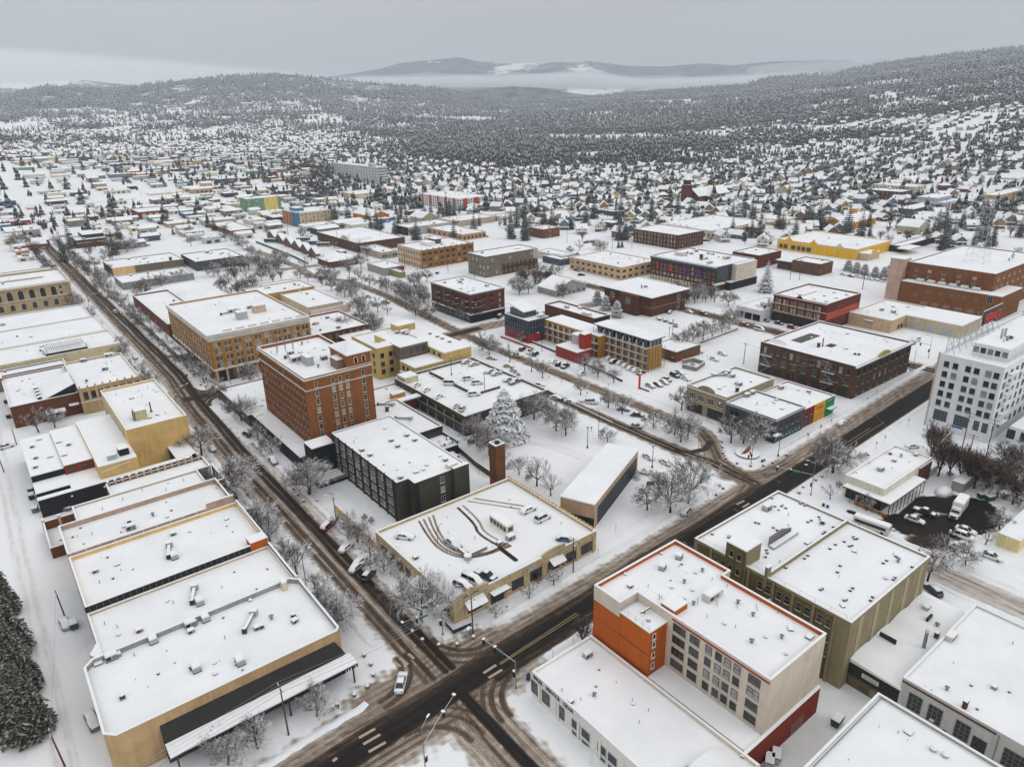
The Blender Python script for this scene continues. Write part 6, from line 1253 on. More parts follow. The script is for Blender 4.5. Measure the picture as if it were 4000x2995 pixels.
b = mid('white_deck_offices', 'white and brick stepped office with glass upper floor', 'N4', 1530, 425, 9.0, 1245, 1685, (190, 194, 198), W=(12, 2, 2.2, 1.8), S=(6, 2, 2, 1.8), units=3); b.part('brick_base', lambda a: a.box(b.w*.4, -.1, 0, b.w, -.01, 6, wallmat((130, 62, 46), kind='brick'))); b.box('glass_floor', b.w*.1, b.d*.3, 9, b.w*.9, b.d*.9, 12, flat((150, 165, 175)), .4)
mid('tan_corner_hotel', 'tan flat roofed block with cornice at the right edge', 'N4', 1985, 362, 8.5, 1850, 2260, (186, 164, 116), S=(7, 2, 1.8, 1.8), units=4)
mid('white_flats', 'white three storey flats at the right edge', 'N4', 2165, 215, 10, 1948, 2290, (206, 202, 192), W=(9, 3, 1.6, 1.6), units=3, fr=GREY)
mid('dark_craftsman', 'dark two storey lodge with white trimmed gables', 'N4', 1395, 215, 7, 1350, 1520, (62, 56, 54), roof='gy', S=(5, 2, 1.6, 1.5), fr=CREAM, dep=14)
mid('dark_hipped_house', 'dark brown hipped house beside the white trimmed lodge', 'N4', 1210, 225, 7, 1118, 1330, (76, 60, 58), roof='hip', W=(4, 2), S=(4, 2))
mid('dark_low_annex', 'low black annex with white roof near the brown hipped house', 'N4', 1100, 225, 5, 1008, 1130, (52, 50, 50), units=1)
mid('tan_round_hall', 'tan stepped hall with round tower', 'N4', 1690, 215, 5, 1590, 1800, (170, 152, 108), units=2, S=(5, 1, 1.8, 1.4))
mid('grey_blue_house', 'grey blue house with snowy hipped roof and white windows', 'N4', 1250, 480, 5.6, 1212, 1440, (92, 98, 112), roof='hip', S=(4, 1, 2.4, 1.8), fr=WHITE, dep=12, cat='house')
mid('tan_shed_house', 'tan gabled shed house beside the snowy car park', 'N4', 1300, 640, 5.5, 1290, 1400, (176, 166, 144), roof='gy', S=(2, 1), dep=16, cat='house')
b = mid('black_retaining_shop', 'long black shed with canopy beside the yellow market', 'N4', 1150, 800, 4.5, 1085, 1480, (46, 44, 46), units=0, dep=8); b.box('canopy', -6, -8, 3.4, 12, -.1, 3.8, BEI, .4)
mid('brick_corner_flat', 'small brick and grey two storey building by the green shrubs', 'N4', 455, 955, 7.5, 212, 566, (130, 70, 56), 'brick', S=(3, 2, 1.2, 1.6), W=(6, 2, 1.4, 1.6), units=2)
mid('white_gable_lodge', 'dark timber lodge with snowy hip roof', 'N4', 195, 935, 5.5, 85, 290, (86, 66, 58), roof='hip', S=(3, 1))
# fuel canopy
x0, y0 = at('N4', 150, 572, 5)
g = tag(ob('fuel_canopy', None, None, (x0, y0, 0)), 'fuel station canopy with yellow edge on white posts', 'canopy'); LAND.append(('fuel canopy', x0, y0)); FOOT.append((x0-8, y0-4, x0+16, y0+22))
a = MB(); a.box(-7, -2, 4.6, 15, 20, 5.4, flat((214, 180, 60))); ob('canopy_edge', a.mesh('canopy_edge'), g); a = MB(); a.box(-6.9, -1.9, 5.403, 14.9, 19.9, 5.7, SNOW); ob('snow_cover', a.mesh('snow_cover'), g)
for px_, py_ in ((-4, 3), (-4, 16), (11, 3), (11, 16)): a = MB(); a.box(px_, py_, 0, px_+.6, py_+.6, 4.6, WHITE); a.box(px_-.3, py_-.8, 0, px_+.9, py_-.2, 1.8, LGREY); ob('post', a.mesh('post'), g)
# left mid distance
b = mid('black_drive_in_bank', 'low black and tan bank with dark overhanging roof', 'N1', 655, 752, 6.5, 618, 920, (60, 50, 42), dep=26, S=(6, 1, 3.2, 3.4), gl=GL[3], lm='black and tan bank', units=3); b.part('tan_band', lambda a: a.box(-.1, -.2, 3.6, b.w, -.01, 4.6, wallmat((176, 132, 76)))); b.box('upper_roof', b.w*.3, b.d*.4, 6, b.w*1.0, b.d*1.4, 9, DARK, .3)
b = mid('peach_long_store', 'long store with half peach, half brown side wall', 'N1', 968, 992, 6.0, 895, 1585, (110, 100, 84), dep=34, units=9, lm='peach and brown store'); b.part('peach_half', lambda a: a.box(.05, -.06, 0, b.w*.3, -.005, 5.9, wallmat((214, 178, 130)))); b.unit('chim', b.w*.82, 1, 0, 1.6)
mid('slate_long_store', 'long slate grey store with snowy roof', 'N1', 1690, 935, 6.6, 1560, 2106, (74, 76, 84), units=8, W=(4, 1, 2, 2))
mid('grey_ramp_hall', 'low grey hall before the peach and brown store', 'N1', 1055, 1118, 4.6, 1000, 1672, (140, 140, 138), dep=26, units=4)
b = mid('hipped_pavilion', 'big pavilion with wide snowy hipped roof', 'N1', 1315, 1320, 5.0, 1165, 1945, (120, 112, 100), roof='hip', lm='wide hipped pavilion', dep=34); b.unit('ac', b.w*.6, b.d*.5, 0, 1.6, 8.3)
b = mid('cream_panel_brick_hall', 'red brick hall with tall cream wall panels', 'N1', 1198, 508, 7.6, 1080, 1445, (130, 58, 42), 'brick', lm='cream panelled brick hall', dep=40); b.part('cream_panel', lambda a: [a.box(b.w*(.1+.22*i), -.1, .6, b.w*(.24+.22*i), -.01, 5.6, wallmat((206, 190, 160))) for i in range(4)])
mid('brick_flat_market', 'low brick store with white roof and black end', 'N1', 1995, 668, 4.6, 1802, 2200, (150, 72, 50), 'brick', units=5, S=(5, 1, 2.4, 1.8))
mid('cream_windowed_hall', 'large cream hall with dark window strip', 'N1', 1290, 350, 8, 1245, 1588, (206, 194, 170), S=(2, 1, 6, 1.6), dep=40, units=6)
mid('black_slab_store', 'small grey store with a dark roof edge', 'N1', 590, 585, 6, 455, 742, (128, 120, 108), dep=24, units=2)
mid('tan_box_store', 'plain tan box store in the snowy yard', 'N1', 235, 470, 6, 130, 320, (176, 152, 112), units=1, dep=20)
mid('white_gable_barn', 'white barn with snowy gable', 'N1', 620, 515, 5, 545, 732, (186, 180, 164), roof='gx', dep=18)
mid('small_slate_hut', 'small slate hut with white hip roof', 'N1', 780, 545, 4, 710, 848, (86, 88, 94), roof='hip', dep=14)
mid('tan_hip_house', 'stone house with broad snowy hip roof near the green apartments', 'N1', 1945, 500, 5, 1870, 2092, (150, 138, 120), roof='hip', dep=18, S=(4, 2))
mid('brick_strip_shops', 'brick strip of shops at the left edge', 'N1', 60, 400, 4.4, -40, 180, (170, 84, 56), dep=16, S=(8, 1, 1.6, 1.6))
mid('teal_glass_shed', 'grey shed with teal glazed doors', 'N1', 295, 385, 5, 170, 480, (186, 200, 202), dep=20, S=(6, 1, 1.8, 2.6), gl=GLB)
mid('blue_vault_shop', 'shop with a blue curved canopy', 'N1', 1640, 72, 6, 1510, 1640, (70, 110, 170), dep=20, wid=24)
mid('green_front_shop', 'low shop with mint green front', 'N1', 1200, 235, 5, 1100, 1275, (120, 176, 140), dep=20)
mid('red_strip_store', 'wide store with a red front strip', 'N1', 370, 255, 6, 180, 470, (150, 48, 42), dep=30)
mid('dark_grey_warehouse', 'long dark grey warehouse with white roof', 'N1', 800, 200, 6, 780, 945, (70, 74, 84), dep=30)
mid('cream_warehouse', 'cream warehouse with dark end wall', 'N1', 1920, 190, 7, 1760, 2085, (214, 200, 166), dep=36)
mid('yellow_gable_store', 'yellow gabled store among white roofs', 'N1', 690, 300, 5, 665, 960, (206, 182, 120), roof='gx', dep=20)
mid('pale_yellow_flats', 'pale yellow three storey block near the wide avenue', 'N1', 2050, 275, 8, 1960, 2230, (222, 212, 166), dep=26, S=(6, 2, 1.6, 1.4))
mid('dark_cube_hall', 'dark brown windowless cube standing above the roofs', 'M1', 1070, 850, 14, 1064, 1180, (70, 58, 58), dep=22, units=0, lm='dark brown cube')
mid('teal_tower_shop', 'narrow turquoise tower standing above white roofs', 'M1', 1948, 880, 14, 1944, 1976, (40, 176, 190), dep=10, units=0)
mid('white_long_warehouse', 'very long cream warehouse on the plain', 'M2', 160, 812, 9, 154, 430, (220, 208, 178), dep=60, units=0)
mid('cream_creek_hall', 'cream halls before the dark wood', 'M2', 1590, 885, 7, 1580, 1715, (210, 196, 156), dep=40, units=0)
mid('long_creek_warehouse', 'long white roofed warehouse before the brown wood', 'M2', 1045, 890, 7, 1030, 1280, (196, 190, 176), dep=40, units=0)
mid('blue_roof_works', 'blue sided works on the plain', 'M2', 850, 800, 7, 840, 940, (70, 110, 170), dep=30, units=0)
mid('snowy_school', 'long brown school with wide snowy gable roof', 'M4', 1230, 905, 6, 1160, 1530, (96, 70, 60), roof='gx', dep=24, lm='wide gabled school')
mid('red_clinic', 'long red brick clinic below the wooded hill', 'M4', 625, 820, 6, 585, 1060, (140, 54, 46), dep=18, S=(14, 1, 2, 1.6), lm='long red clinic')
mid('brown_hill_apartments', 'brown gabled apartment house on the slope', 'M4', 1620, 1060, 8, 1525, 1770, (120, 92, 70), roof='gx', S=(5, 2), dep=18)

b = mid('graffiti_block', 'tan block with graffiti painted along its long side', 'R4', 1582, 88, 7.2, 1500, 1942, (170, 132, 74), W=(6, 2, 1.0, 1.6), units=7, lm='graffiti covered block')
for i, (t_, c) in enumerate((('TREA', (70, 90, 120)), ('QUI', (120, 80, 130)), ('ROBEC', (120, 170, 170)))): text(b.root, t_, 1.8, flat(c), (b.w*(.14+.3*i+.06*i*i), -.06, 1.0), 0, .02)
mid('cream_step_shop', 'cream low shop with stepped side wall before the graffiti covered block', 'R4', 1900, 160, 6.0, 1600, 2118, (190, 176, 150), units=6, S=(3, 1))
mid('pink_low_shop', 'pale pink low shop beside the yellow brick office block', 'R4', 1918, 182, 4.2, 1862, 2160, (210, 184, 172), units=2)
Bld('rear_stone_store', 'flat roofed store with long snowy roof behind the arched stone building', -45, 517, 42, 552, 9, wallmat((150, 138, 120)), .5).scatter(5, seed=44)
mid('low_gabled_clinic', 'low grey clinic with small snowy gables', 'N3', 380, 1185, 3.8, 212, 640, (150, 146, 140), roof='gy', S=(6, 1, 1.6, 1.2), dep=16)
mid('annex_with_brick_end', 'white roofed annex with dark red brick end wall', 'N3', 2135, 880, 8.5, 1900, 2330, (120, 46, 40), 'brick', units=4, dep=20)
mid('tan_corner_cottage', 'tan cottage beside the small orange brick office', 'N3', 620, 905, 4.6, 540, 700, (186, 172, 150), roof='gx', dep=11, cat='house')
mid('grey_low_row', 'grey low row of shops across from the red and white apartments', 'N2', 1940, 560, 4.4, 1840, 2130, (150, 148, 144), units=3, dep=14)
mid('white_awning_store', 'white store with dark windows near the wide yard', 'N2', 2110, 545, 4.6, 2020, 2212, (196, 194, 190), units=2, S=(5, 1, 1.8, 1.8))
mid('snowy_strip_mall', 'white strip mall beside the pale grocery', 'N2', 960, 440, 4.2, 915, 1056, (176, 172, 166), units=2, dep=14)
mid('dark_billboard_shop', 'dark flat shop beside the orange gabled workshop', 'N2', 1330, 500, 4.4, 1322, 1470, (66, 54, 52), units=2, dep=12)
mid('long_grey_depot', 'long grey depot left of the slab of flats', 'N2', 70, 290, 6.0, -20, 300, (130, 128, 126), units=4, dep=30)
mid('red_front_depot', 'low depot with red front below the long grey depot', 'N2', 190, 335, 3.8, 70, 320, (156, 70, 60), units=1, dep=14)
mid('sawtooth_stores', 'long store with dark sawtooth roof edge', 'N1', 830, 420, 5.0, 600, 1180, (120, 104, 92), units=6, dep=26)
# ---- scattered sheds and stores of the plain
def clear(x0, y0, x1, y1, g=3):
    for a, b_, c, d in FOOT:
        if x0-g < c and x1+g > a and y0-g < d and y1+g > b_: return False
    return True
PLAIN = []
PAL = [(206,198,184),(190,186,178),(214,206,186),(168,166,162),(150,148,146),(196,176,140),(176,150,116),(120,116,112),(84,86,92),(140,66,50),(80,110,150),(190,130,70),(110,150,130),(212,200,150),(70,66,66),(186,190,194)]
CN = ['pale','light grey','cream','grey','mid grey','sandy','tan','dark grey','slate','brick red','blue','orange','green','yellow','black','white']
pr = random.Random(5)
def store(x, y, w, d, h, ci, gab, near):
    a = MB(); m = wallmat(PAL[ci])
    a.box(0, 0, 0, w, d, h, m, SNOW, False)
    r = tag(ob('low_store', None, None, (x, y, terrain(x, y)-.3)), '', 'store', 'low stores and sheds of the plain')
    ob('wall', a.mesh('wall'), r); a = MB(); hh = h*.35
    if gab == 1: a.loft([[(-.4,-.4,h),(-.4,d/2,h+hh),(-.4,d+.4,h)], [(w+.4,-.4,h),(w+.4,d/2,h+hh),(w+.4,d+.4,h)]], SNOW)
    else: a.box(-.2, -.2, h+.003, w+.2, d+.2, h+.35, SNOW)
    ob('roof', a.mesh('roof'), r)
    if near:
        n = max(2, int(w/5)); a = MB()
        for i in range(n): a.box(w*(i+.2)/n, -.06, .8, w*(i+.75)/n, -.005, min(h-.8, 3), pr.choice(GL[:3]))
        ob('window_band', a.mesh('window_band'), r)
        if gab != 1:
            for i in range(pr.randint(1, 3)): ob('rooftop_unit', unitmesh(pr.choice(('ac','box','hatch'))), r, (pr.uniform(.2,.8)*w, pr.uniform(.2,.8)*d, h+.352), 0, (1.2,1.2,1.2))
    PLAIN.append((r, '%s %s' % (CN[ci], 'gabled shed' if gab == 1 else 'flat roofed store'), x+w/2, y+d/2))
cnt = 0; SQ = []
for gy in range(0, 60):
    for gx in range(-8, 36):
        x, y = -60+gx*31+pr.uniform(-5, 5), 470+gy*25+pr.uniform(-4, 4)
        d = math.hypot(x, y)
        px, py = pj(x, y, 0)
        if not (-60 < px < 1480 and 640 < d < 1650) or pr.random() < (.12 if d < 1100 else .22): continue
        if 44 < x < 70 or 166 < x < 186: continue
        if px > 1180 and d > 900 and px > 1180+(d-900)*.2: continue
        w, dd = (pr.uniform(13, 30), pr.uniform(10, 20)) if pr.random() < .6 else (pr.uniform(8, 15), pr.uniform(8, 13))
        if not clear(x, y, x+w, y+dd, 2): continue
        FOOT.append((x, y, x+w, y+dd)); SQ.append((d, x, y, w, dd))
SQ.sort(); SF = MB()
for i, (d, x, y, w, dd) in enumerate(SQ):
    h = pr.uniform(3.2, 6.0); ci = pr.choice((0,0,0,1,1,2,2,3,3,4,5,5,6,6,7,7,8,9,10,11,12,13,14,15,15)); gb = 1 if pr.random() < .3 else 0
    if i < 285: store(x, y, w, dd, h, ci, gb, d < 1100)
    else:
        z = terrain(x, y)-.3; SF.box(x, y, z, x+w, y+dd, z+h, wallmat(PAL[ci]), SNOW, False); SF.box(x-.2, y-.2, z+h+.01, x+w+.2, y+dd+.2, z+h+.4, SNOW)
if SF.f: o = stuff(ob('distant_stores', SF.mesh('distant_stores'))); o['label'] = 'distant low stores and sheds spread over the plain'; o['category'] = 'stores'
# ================================================================== houses of the hillside
HPAL = [((206,200,188),'pale'),((184,180,172),'grey white'),((198,174,112),'yellow'),((112,138,158),'blue'),((128,142,128),'sage green'),((142,124,106),'tan'),((104,106,110),'grey'),((128,96,74),'brown'),((74,72,72),'charcoal'),((170,138,84),'ochre'),((104,58,54),'dark red'),((84,104,120),'slate blue')]
HM_ = {}
def housemesh(v, ci):
    if (v, ci) in HM_: return HM_[(v, ci)]
    m = wallmat(HPAL[ci][0], kind='siding'); TR = WHITE
    w, d, h, g = ((8, 11, 5.2, 3.6), (9, 9, 4.8, 3.2), (7.5, 12, 3.4, 3.0), (10, 8.5, 5.4, 3.0), (8.5, 10, 3.2, 2.6))[v]
    wl = MB(); wl.box(-w/2, -d/2, -2, w/2, d/2, h, m, None, False)
    ax = v in (0, 2, 4)      # gable end faces the front (south) when True
    rf = MB(); o = .55
    if v == 3:
        rf.loft([[(-w/2-o,-d/2-o,h-.1),(w/2+o,-d/2-o,h-.1),(w/2+o,d/2+o,h-.1),(-w/2-o,d/2+o,h-.1)], [(-w/2-o,-d/2-o,h+.2),(w/2+o,-d/2-o,h+.2),(w/2+o,d/2+o,h+.2),(-w/2-o,d/2+o,h+.2)], [(-1.2,-.2,h+g),(1.2,-.2,h+g),(1.2,.2,h+g),(-1.2,.2,h+g)]], SNOW)
    elif ax:
        P1 = [(-w/2-o,h-.25),(0,h+g),(w/2+o,h-.25),(w/2+o,h+.12),(0,h+g+.42),(-w/2-o,h+.12)]
        rf.loft([[(x, -d/2-o, z) for x, z in P1], [(x, d/2+o, z) for x, z in P1]], SNOW)
        wl.face([(-w/2,-d/2-.003,h),(w/2,-d/2-.003,h),(0,-d/2-.003,h+g-.1)], m); wl.face([(w/2,d/2,h),(-w/2,d/2,h),(0,d/2,h+g-.1)], m)
        for sx in (-1, 1): wl.face([(0,-d/2-o-.02,h+g+.05),(sx*(w/2+o),-d/2-o-.02,h-.25),(sx*(w/2+o),-d/2-o-.02,h-.02),(0,-d/2-o-.02,h+g+.32)][::(1 if sx < 0 else -1)], TR)
    else:
        P1 = [(-d/2-o,h-.25),(0,h+g),(d/2+o,h-.25),(d/2+o,h+.12),(0,h+g+.42),(-d/2-o,h+.12)]
        rf.loft([[(-w/2-o, y, z) for y, z in P1], [(w/2+o, y, z) for y, z in P1]][::-1], SNOW)
        for sx in (-1, 1): wl.face([(sx*w/2,-d/2,h),(sx*w/2,d/2,h),(sx*w/2,0,h+g-.1)][::(-1 if sx < 0 else 1)], m)
        rf.loft([[(-1.6,-d/2-.2,h+.3),(0,-d/2-.2,h+2.2),(1.6,-d/2-.2,h+.3)], [(-1.6,-.5,h+.9),(0,-.5,h+2.4),(1.6,-.5,h+.9)]], SNOW)
        wl.face([(-1.2,-d/2-.22,h+.3),(1.2,-d/2-.22,h+.3),(0,-d/2-.22,h+1.7)], m)
    pc = MB(); pc.box(-w/2, -d/2-2.2, 2.3, w/2, -d/2-.01, 2.5, TR); pc.box(-w/2-.1, -d/2-2.3, 2.503, w/2+.1, -d/2-.01, 2.85, SNOW)
    for x in (-w/2+.1, 0, w/2-.3): pc.box(x, -d/2-2.15, -1, x+.2, -d/2-1.95, 2.3, TR)
    pc.box(-w/2, -d/2-2.2, -1, w/2, -d/2-.01, .3, m)
    ch = MB(); ch.box(w*.18, d*.1, h, w*.18+.7, d*.1+.7, h+g+1.0, wallmat((120, 66, 54), kind='brick'), SNOWC)
    wins = []
    zs = [.9, 3.1] if h > 4 else [.9]
    for z in zs:
        for x in (-w*.27, w*.27): wins.append((x, -d/2, z, 0))
        for y in (-d*.25, d*.22): wins.append((-w/2, y, z, 1))
    if ax: wins.append((0, -d/2, h+.5, 0))
    HM_[(v, ci)] = (wl.mesh('wall'), rf.mesh('roof'), pc.mesh('porch'), ch.mesh('chimney'), wins, h+g); return HM_[(v, ci)]
HW = winmesh(1.2, 1.5, 'd', WHITE, False, GL[0]); HD = MB(); HD.box(-.5, -.06, 0, .5, -.005, 2.1, WOOD); HD = HD.mesh('door')
hr = random.Random(21); HC = []
# landmark houses read from the photograph: region, x, y, variant, colour, turn
NAMED = [('N3',160,600,0,0,.5,'white gabled house with dark timber framed gable'),('N3',450,650,0,3,.3,'bright blue gabled house beside the orange brick office'),('N3',600,690,1,0,.4,'large beige two storey house beside the bright blue house'),('N3',1020,575,0,2,0,'lime yellow and orange Victorian house'),('N3',1150,575,0,4,0,'olive green Victorian house with porch'),('N3',1290,600,0,0,.2,'cream Victorian house with bay windows'),('N3',1150,430,0,3,0,'vivid blue house with twin gables'),('N3',840,290,0,10,0,'pink house with white gable'),('N3',1035,215,0,2,0,'yellow chapel like house with a pointed spire'),('N3',1540,510,1,3,0,'blue two storey house below the church'),('N3',1700,510,0,5,0,'tan gabled house below the church'),('N3',1850,560,0,5,0,'second tan gabled house below the church'),('N3',1320,245,0,4,0,'mint green house with wide gable'),('N3',1215,250,1,9,0,'ochre house with hipped porch'),('N3',1710,205,1,9,0,'ochre house beside the tall conifer'),('N3',2045,250,0,9,0,'orange ochre house with steep gable'),('N4',310,420,0,8,0,'charcoal house with twin white trimmed gables'),('N4',110,490,0,4,0,'green house beside the fuel canopy'),('N4',1725,580,0,0,.2,'cream steep gabled house with brown trim'),('N4',1750,660,1,6,0,'grey house beside the cream steep gabled house'),('N4',2070,610,0,5,0,'pinkish tan house with round window'),('N4',2180,620,1,4,0,'mint green house at the right edge'),('N4',1460,760,2,5,0,'small tan garage house by the black shed'),('N4',1640,780,2,6,0,'small grey outbuilding by the black shed'),('N4',760,300,1,2,0,'yellow house before the dark conifers'),('N4',340,330,0,5,0,'tan house with steep snowy gable'),('N4',140,300,0,10,0,'dark red house with pointed gable'),('N4',680,420,4,5,0,'brown cottage under bare trees'),('N1',0,0,0,0,0,'')][:-1]
def house(x, y, v, ci, rot, full):
    wl, rf, pc, ch, wins, top = housemesh(v, ci); z = terrain(x, y)
    r = tag(ob('house', None, None, (x, y, z), rot), '', 'house', 'houses of the hillside')
    ob('wall', wl, r); ob('roof', rf, r); ob('porch', pc, r); ob('chimney', ch, r)
    if full:
        for wx, wy, wz, s in wins:
            if s: wo = ob('window', HW[0], r, (wx, wy, wz), -math.pi/2)
            else: wo = ob('window', HW[0], r, (wx, wy, wz))
            ob('pane', HW[1], wo)
        ob('door', HD, r, (0, -8.0 if False else wins[0][1], .3))
    FOOT.append((x-6, y-6, x+6, y+6)); return r
for r_, x_, y_, v, ci, rot, lab in NAMED:
    x, y = at(r_, x_, y_, 0)
    h = house(x, y, v, ci, rot*.6-.9, True); h['label'] = lab; h['group'] = 'houses singled out by colour'
    if 'chapel' in lab:
        a = MB(); a.box(-1, -5.4, 6, 1, -3.4, 11, wallmat(HPAL[2][0], kind='siding')); a.loft([[(-1.2,-5.6,11),(1.2,-5.6,11),(1.2,-3.2,11),(-1.2,-3.2,11)], [(-.05,-4.45,16),(.05,-4.45,16),(.05,-4.35,16),(-.05,-4.35,16)]], SNOW); ob('spire', a.mesh('spire'), h)
WT = ((900, [1700, 2100, 3000, 3700, 4300], [.0, .3, .42, .75, .96]), (1450, [1250, 1500, 2000, 2800, 3600], [0, .3, .5, .6, .96]), (1950, [1080, 1280, 1500], [0, .6, .95]), (2600, [1080, 1280, 1550], [0, .6, .93]), (3150, [1200, 1500, 2300, 2900], [0, .42, .62, .96]))
def wooded(px, d):      # share of ground under trees at frame column px and distance d
    px += 170*mnoise.noise(Vector((px/160, d/260, 0)))
    v = [float(np.interp(d, a, b_)) for _, a, b_ in WT]
    return float(np.interp(px, [t[0] for t in WT], v))
def glade(x, y): return mnoise.noise(Vector((x/330, y/330, 2.2)))+.5*mnoise.noise(Vector((x/120, y/120, 5.2)))
CAND = []
ca, sa_ = math.cos(.12), math.sin(.12)
for gy in range(-10, 135):
    for gx in range(-10, 150):
        u, v = gx*17.5+hr.uniform(-2, 2), gy*(27 if True else 0)+(7 if gy % 2 else 0)+hr.uniform(-2.5, 2.5)
        if gx % 9 == 0: continue
        x, y = 120+u*ca-v*sa_, 150+u*sa_+v*ca
        d = math.hypot(x, y); px, py = pj(x, y, terrain(x, y))
        if not (-50 < px < 4120) or d > 3500 or (d > 2100 and (hr.random() < .3 or (glade(x, y) < -.12 and px < 1700))): continue
        if d > 2350 and 1800 < px < 2900: continue
        if px < 1500 and d < 1480: continue
        if px >= 1500 and d < 560+max(0, (2150-px))*.55: continue
        if px > 3350 and d < 700: continue
        if hr.random() < .08+wooded(px, d) or not clear(x-6, y-6, x+6, y+6, 1): continue
        CAND.append((d, x, y, px, py))
CAND.sort()
far = MB(); HOUSES = []
for i, (d, x, y, px, py) in enumerate(CAND):
    v = hr.choice((0,0,1,2,3,4)); ci = hr.choice((0,0,0,1,1,1,2,3,4,5,5,6,6,7,7,8,8,9,10,11)) if d < 1000 else hr.choice((0,0,1,1,1,5,5,6,6,6,7,8,8,8,11,4)); rot = .12+hr.choice((-1.2, -.95, -.8, -.6, .3, .0))+hr.uniform(-.1, .1)
    if i < 272:
        h = house(x, y, v, ci, rot, i < 170); HOUSES.append((h, '%s %s house' % (HPAL[ci][1], ('gabled', 'two storey', 'long gabled', 'hipped', 'small gabled')[v]), x, y))
    else:
        wl, rf, pc, ch, wins, top = housemesh(v, ci); z = terrain(x, y); M = Matrix.Translation((x, y, z)) @ Matrix.Rotation(rot, 4, 'Z')
        for me in (wl, rf):
            n = len(far.v); far.v += [tuple(M @ q_.co) for q_ in me.vertices]
            mi = [far.mi(m) for m in me.materials]
            for p in me.polygons: far.f.append(tuple(n+k for k in p.vertices)); far.m.append(mi[p.material_index])
o = stuff(ob('distant_houses', far.mesh('distant_houses'))); o['label'] = 'distant snowy roofs of houses spread over the plain and slopes'; o['category'] = 'houses'
# ================================================================== trees
def snowtop(name, lo, hi, nzmin, nzmax, amount=1.0, nsc=1.2):
    m, t, b = mkmat(name); g = node(t, 'ShaderNodeNewGeometry'); P = g.outputs['Position']
    sx = node(t, 'ShaderNodeSeparateXYZ'); link(t, g.outputs['Normal'], sx.inputs[0])
    n = tnoise(t, P, nsc, 4, .7); base = tramp(t, tnoise(t, P, .7, 3, .6), [(.35, lo), (.65, hi)])
    mr = node(t, 'ShaderNodeMapRange'); link(t, tmath(t, 'ADD', sx.outputs[2], tmath(t, 'MULTIPLY', tmath(t, 'SUBTRACT', n, .5), 1.5)), mr.inputs['Value'])
    mr.inputs['From Min'].default_value = nzmin; mr.inputs['From Max'].default_value = nzmax; mr.inputs['To Max'].default_value = amount
    link(t, tmix(t, mr.outputs[0], base, (.84, .845, .85)), b.inputs['Base Color']); b.inputs['Roughness'].default_value = .85; b.inputs['Specular IOR Level'].default_value = .1
    return m
BARK = snowtop('bark_snow', (.035,.026,.02), (.085,.065,.052), .45, 1.0, .9, 2.0)
TWIG = snowtop('twig_snow', (.09,.066,.052), (.17,.13,.105), .1, .8, .9, 2.0)
TWIGB = snowtop('twig_brown', (.07,.045,.036), (.15,.10,.08), .6, 1.2, .6, 2.0)
NEED = snowtop('needles_snow', (.010,.017,.012), (.030,.040,.026), .82, 1.2, .8, 1.1)
NEEDH = snowtop('needles_heavy', (.02,.028,.024), (.05,.062,.05), .28, .8, .95, 1.0)
NEEDB = snowtop('needles_brownish', (.02,.022,.012), (.062,.056,.027), .85, 1.3, .8, 1.6)
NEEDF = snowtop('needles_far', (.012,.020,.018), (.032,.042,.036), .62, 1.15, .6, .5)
def bare(seed, h, style='round', dense=1.0, mt=None):
    """trunk, limbs, branches and snowy twigs of a leafless tree of height h"""
    r = random.Random(seed); T = MB(); C = MB(); tw = mt or TWIG
    up = {'round': .25, 'vase': 1.0, 'wide': .08}[style]
    th = h*{'round': .26, 'vase': .12, 'wide': .22}[style]; R0 = h*.017+.04
    def seg(mb, p, d, L, r0, r1, k, n, wob, m):
        for i in range(n):
            d2 = (d+Vector((r.uniform(-wob, wob), r.uniform(-wob, wob), r.uniform(-wob, wob)*.6))).normalized()
            q_ = p+d2*(L/n); mb.tube(p, q_, r0+(r1-r0)*i/n, r0+(r1-r0)*(i+1)/n, m, k, False); p, d = q_, d2
        return p, d
    top, d0 = seg(T, Vector((0, 0, -.1)), Vector((r.uniform(-.08,.08), r.uniform(-.08,.08), 1)), th+.1, R0*1.25, R0*.9, 6, 3, .05, BARK)
    def rec(p, d, L, rad, lev):
        e, d2 = seg(C, p, d, L, rad, rad*.55, 4 if lev < 2 else 3, 3 if lev < 2 else 2, .22 if lev else .14, BARK if lev < 2 else tw)
        if lev == 3: return
        n = (int(5*dense), int(5*dense), int(5*dense))[lev]
        for i in range(n):
            t = r.uniform(.3, 1.0); a = r.uniform(0, 2*math.pi); s = r.uniform(.55, .95)
            pp = p+(e-p)*t; ax = d2.orthogonal().normalized(); ax.rotate(Matrix.Rotation(a, 3, d2))
            nd_ = (d2*.75+ax*s+Vector((0, 0, up*.5))).normalized()
            rec(pp, nd_, L*r.uniform(.45, .72), max(.032, rad*.5), lev+1)
        if lev < 3: rec(e, (d2+Vector((0, 0, up*.3))).normalized(), L*.5, rad*.5, lev+1)
    n0 = {'round': 6, 'vase': 9, 'wide': 6}[style]
    for i in range(n0):
        a = 2*math.pi*i/n0+r.uniform(-.3, .3); e = {'round': r.uniform(.55, 1.3), 'vase': r.uniform(2.2, 4.0), 'wide': r.uniform(.35, .8)}[style]
        rec(top-Vector((0, 0, r.uniform(0, th*.25))), Vector((math.cos(a), math.sin(a), e)).normalized(), h*{'round': .36, 'vase': .45, 'wide': .40}[style]*r.uniform(.8, 1.1), max(.035, R0*.5), 0)
    rec(top, Vector((r.uniform(-.1,.1), r.uniform(-.1,.1), 1)), h*.36, max(.04, R0*.6), 0)
    return T.mesh('trunk'), C.mesh('crown')
BARES = [bare(101, 8, 'round'), bare(102, 8, 'round'), bare(103, 8, 'round', .9), bare(104, 8, 'wide'), bare(105, 8, 'round', .75)]
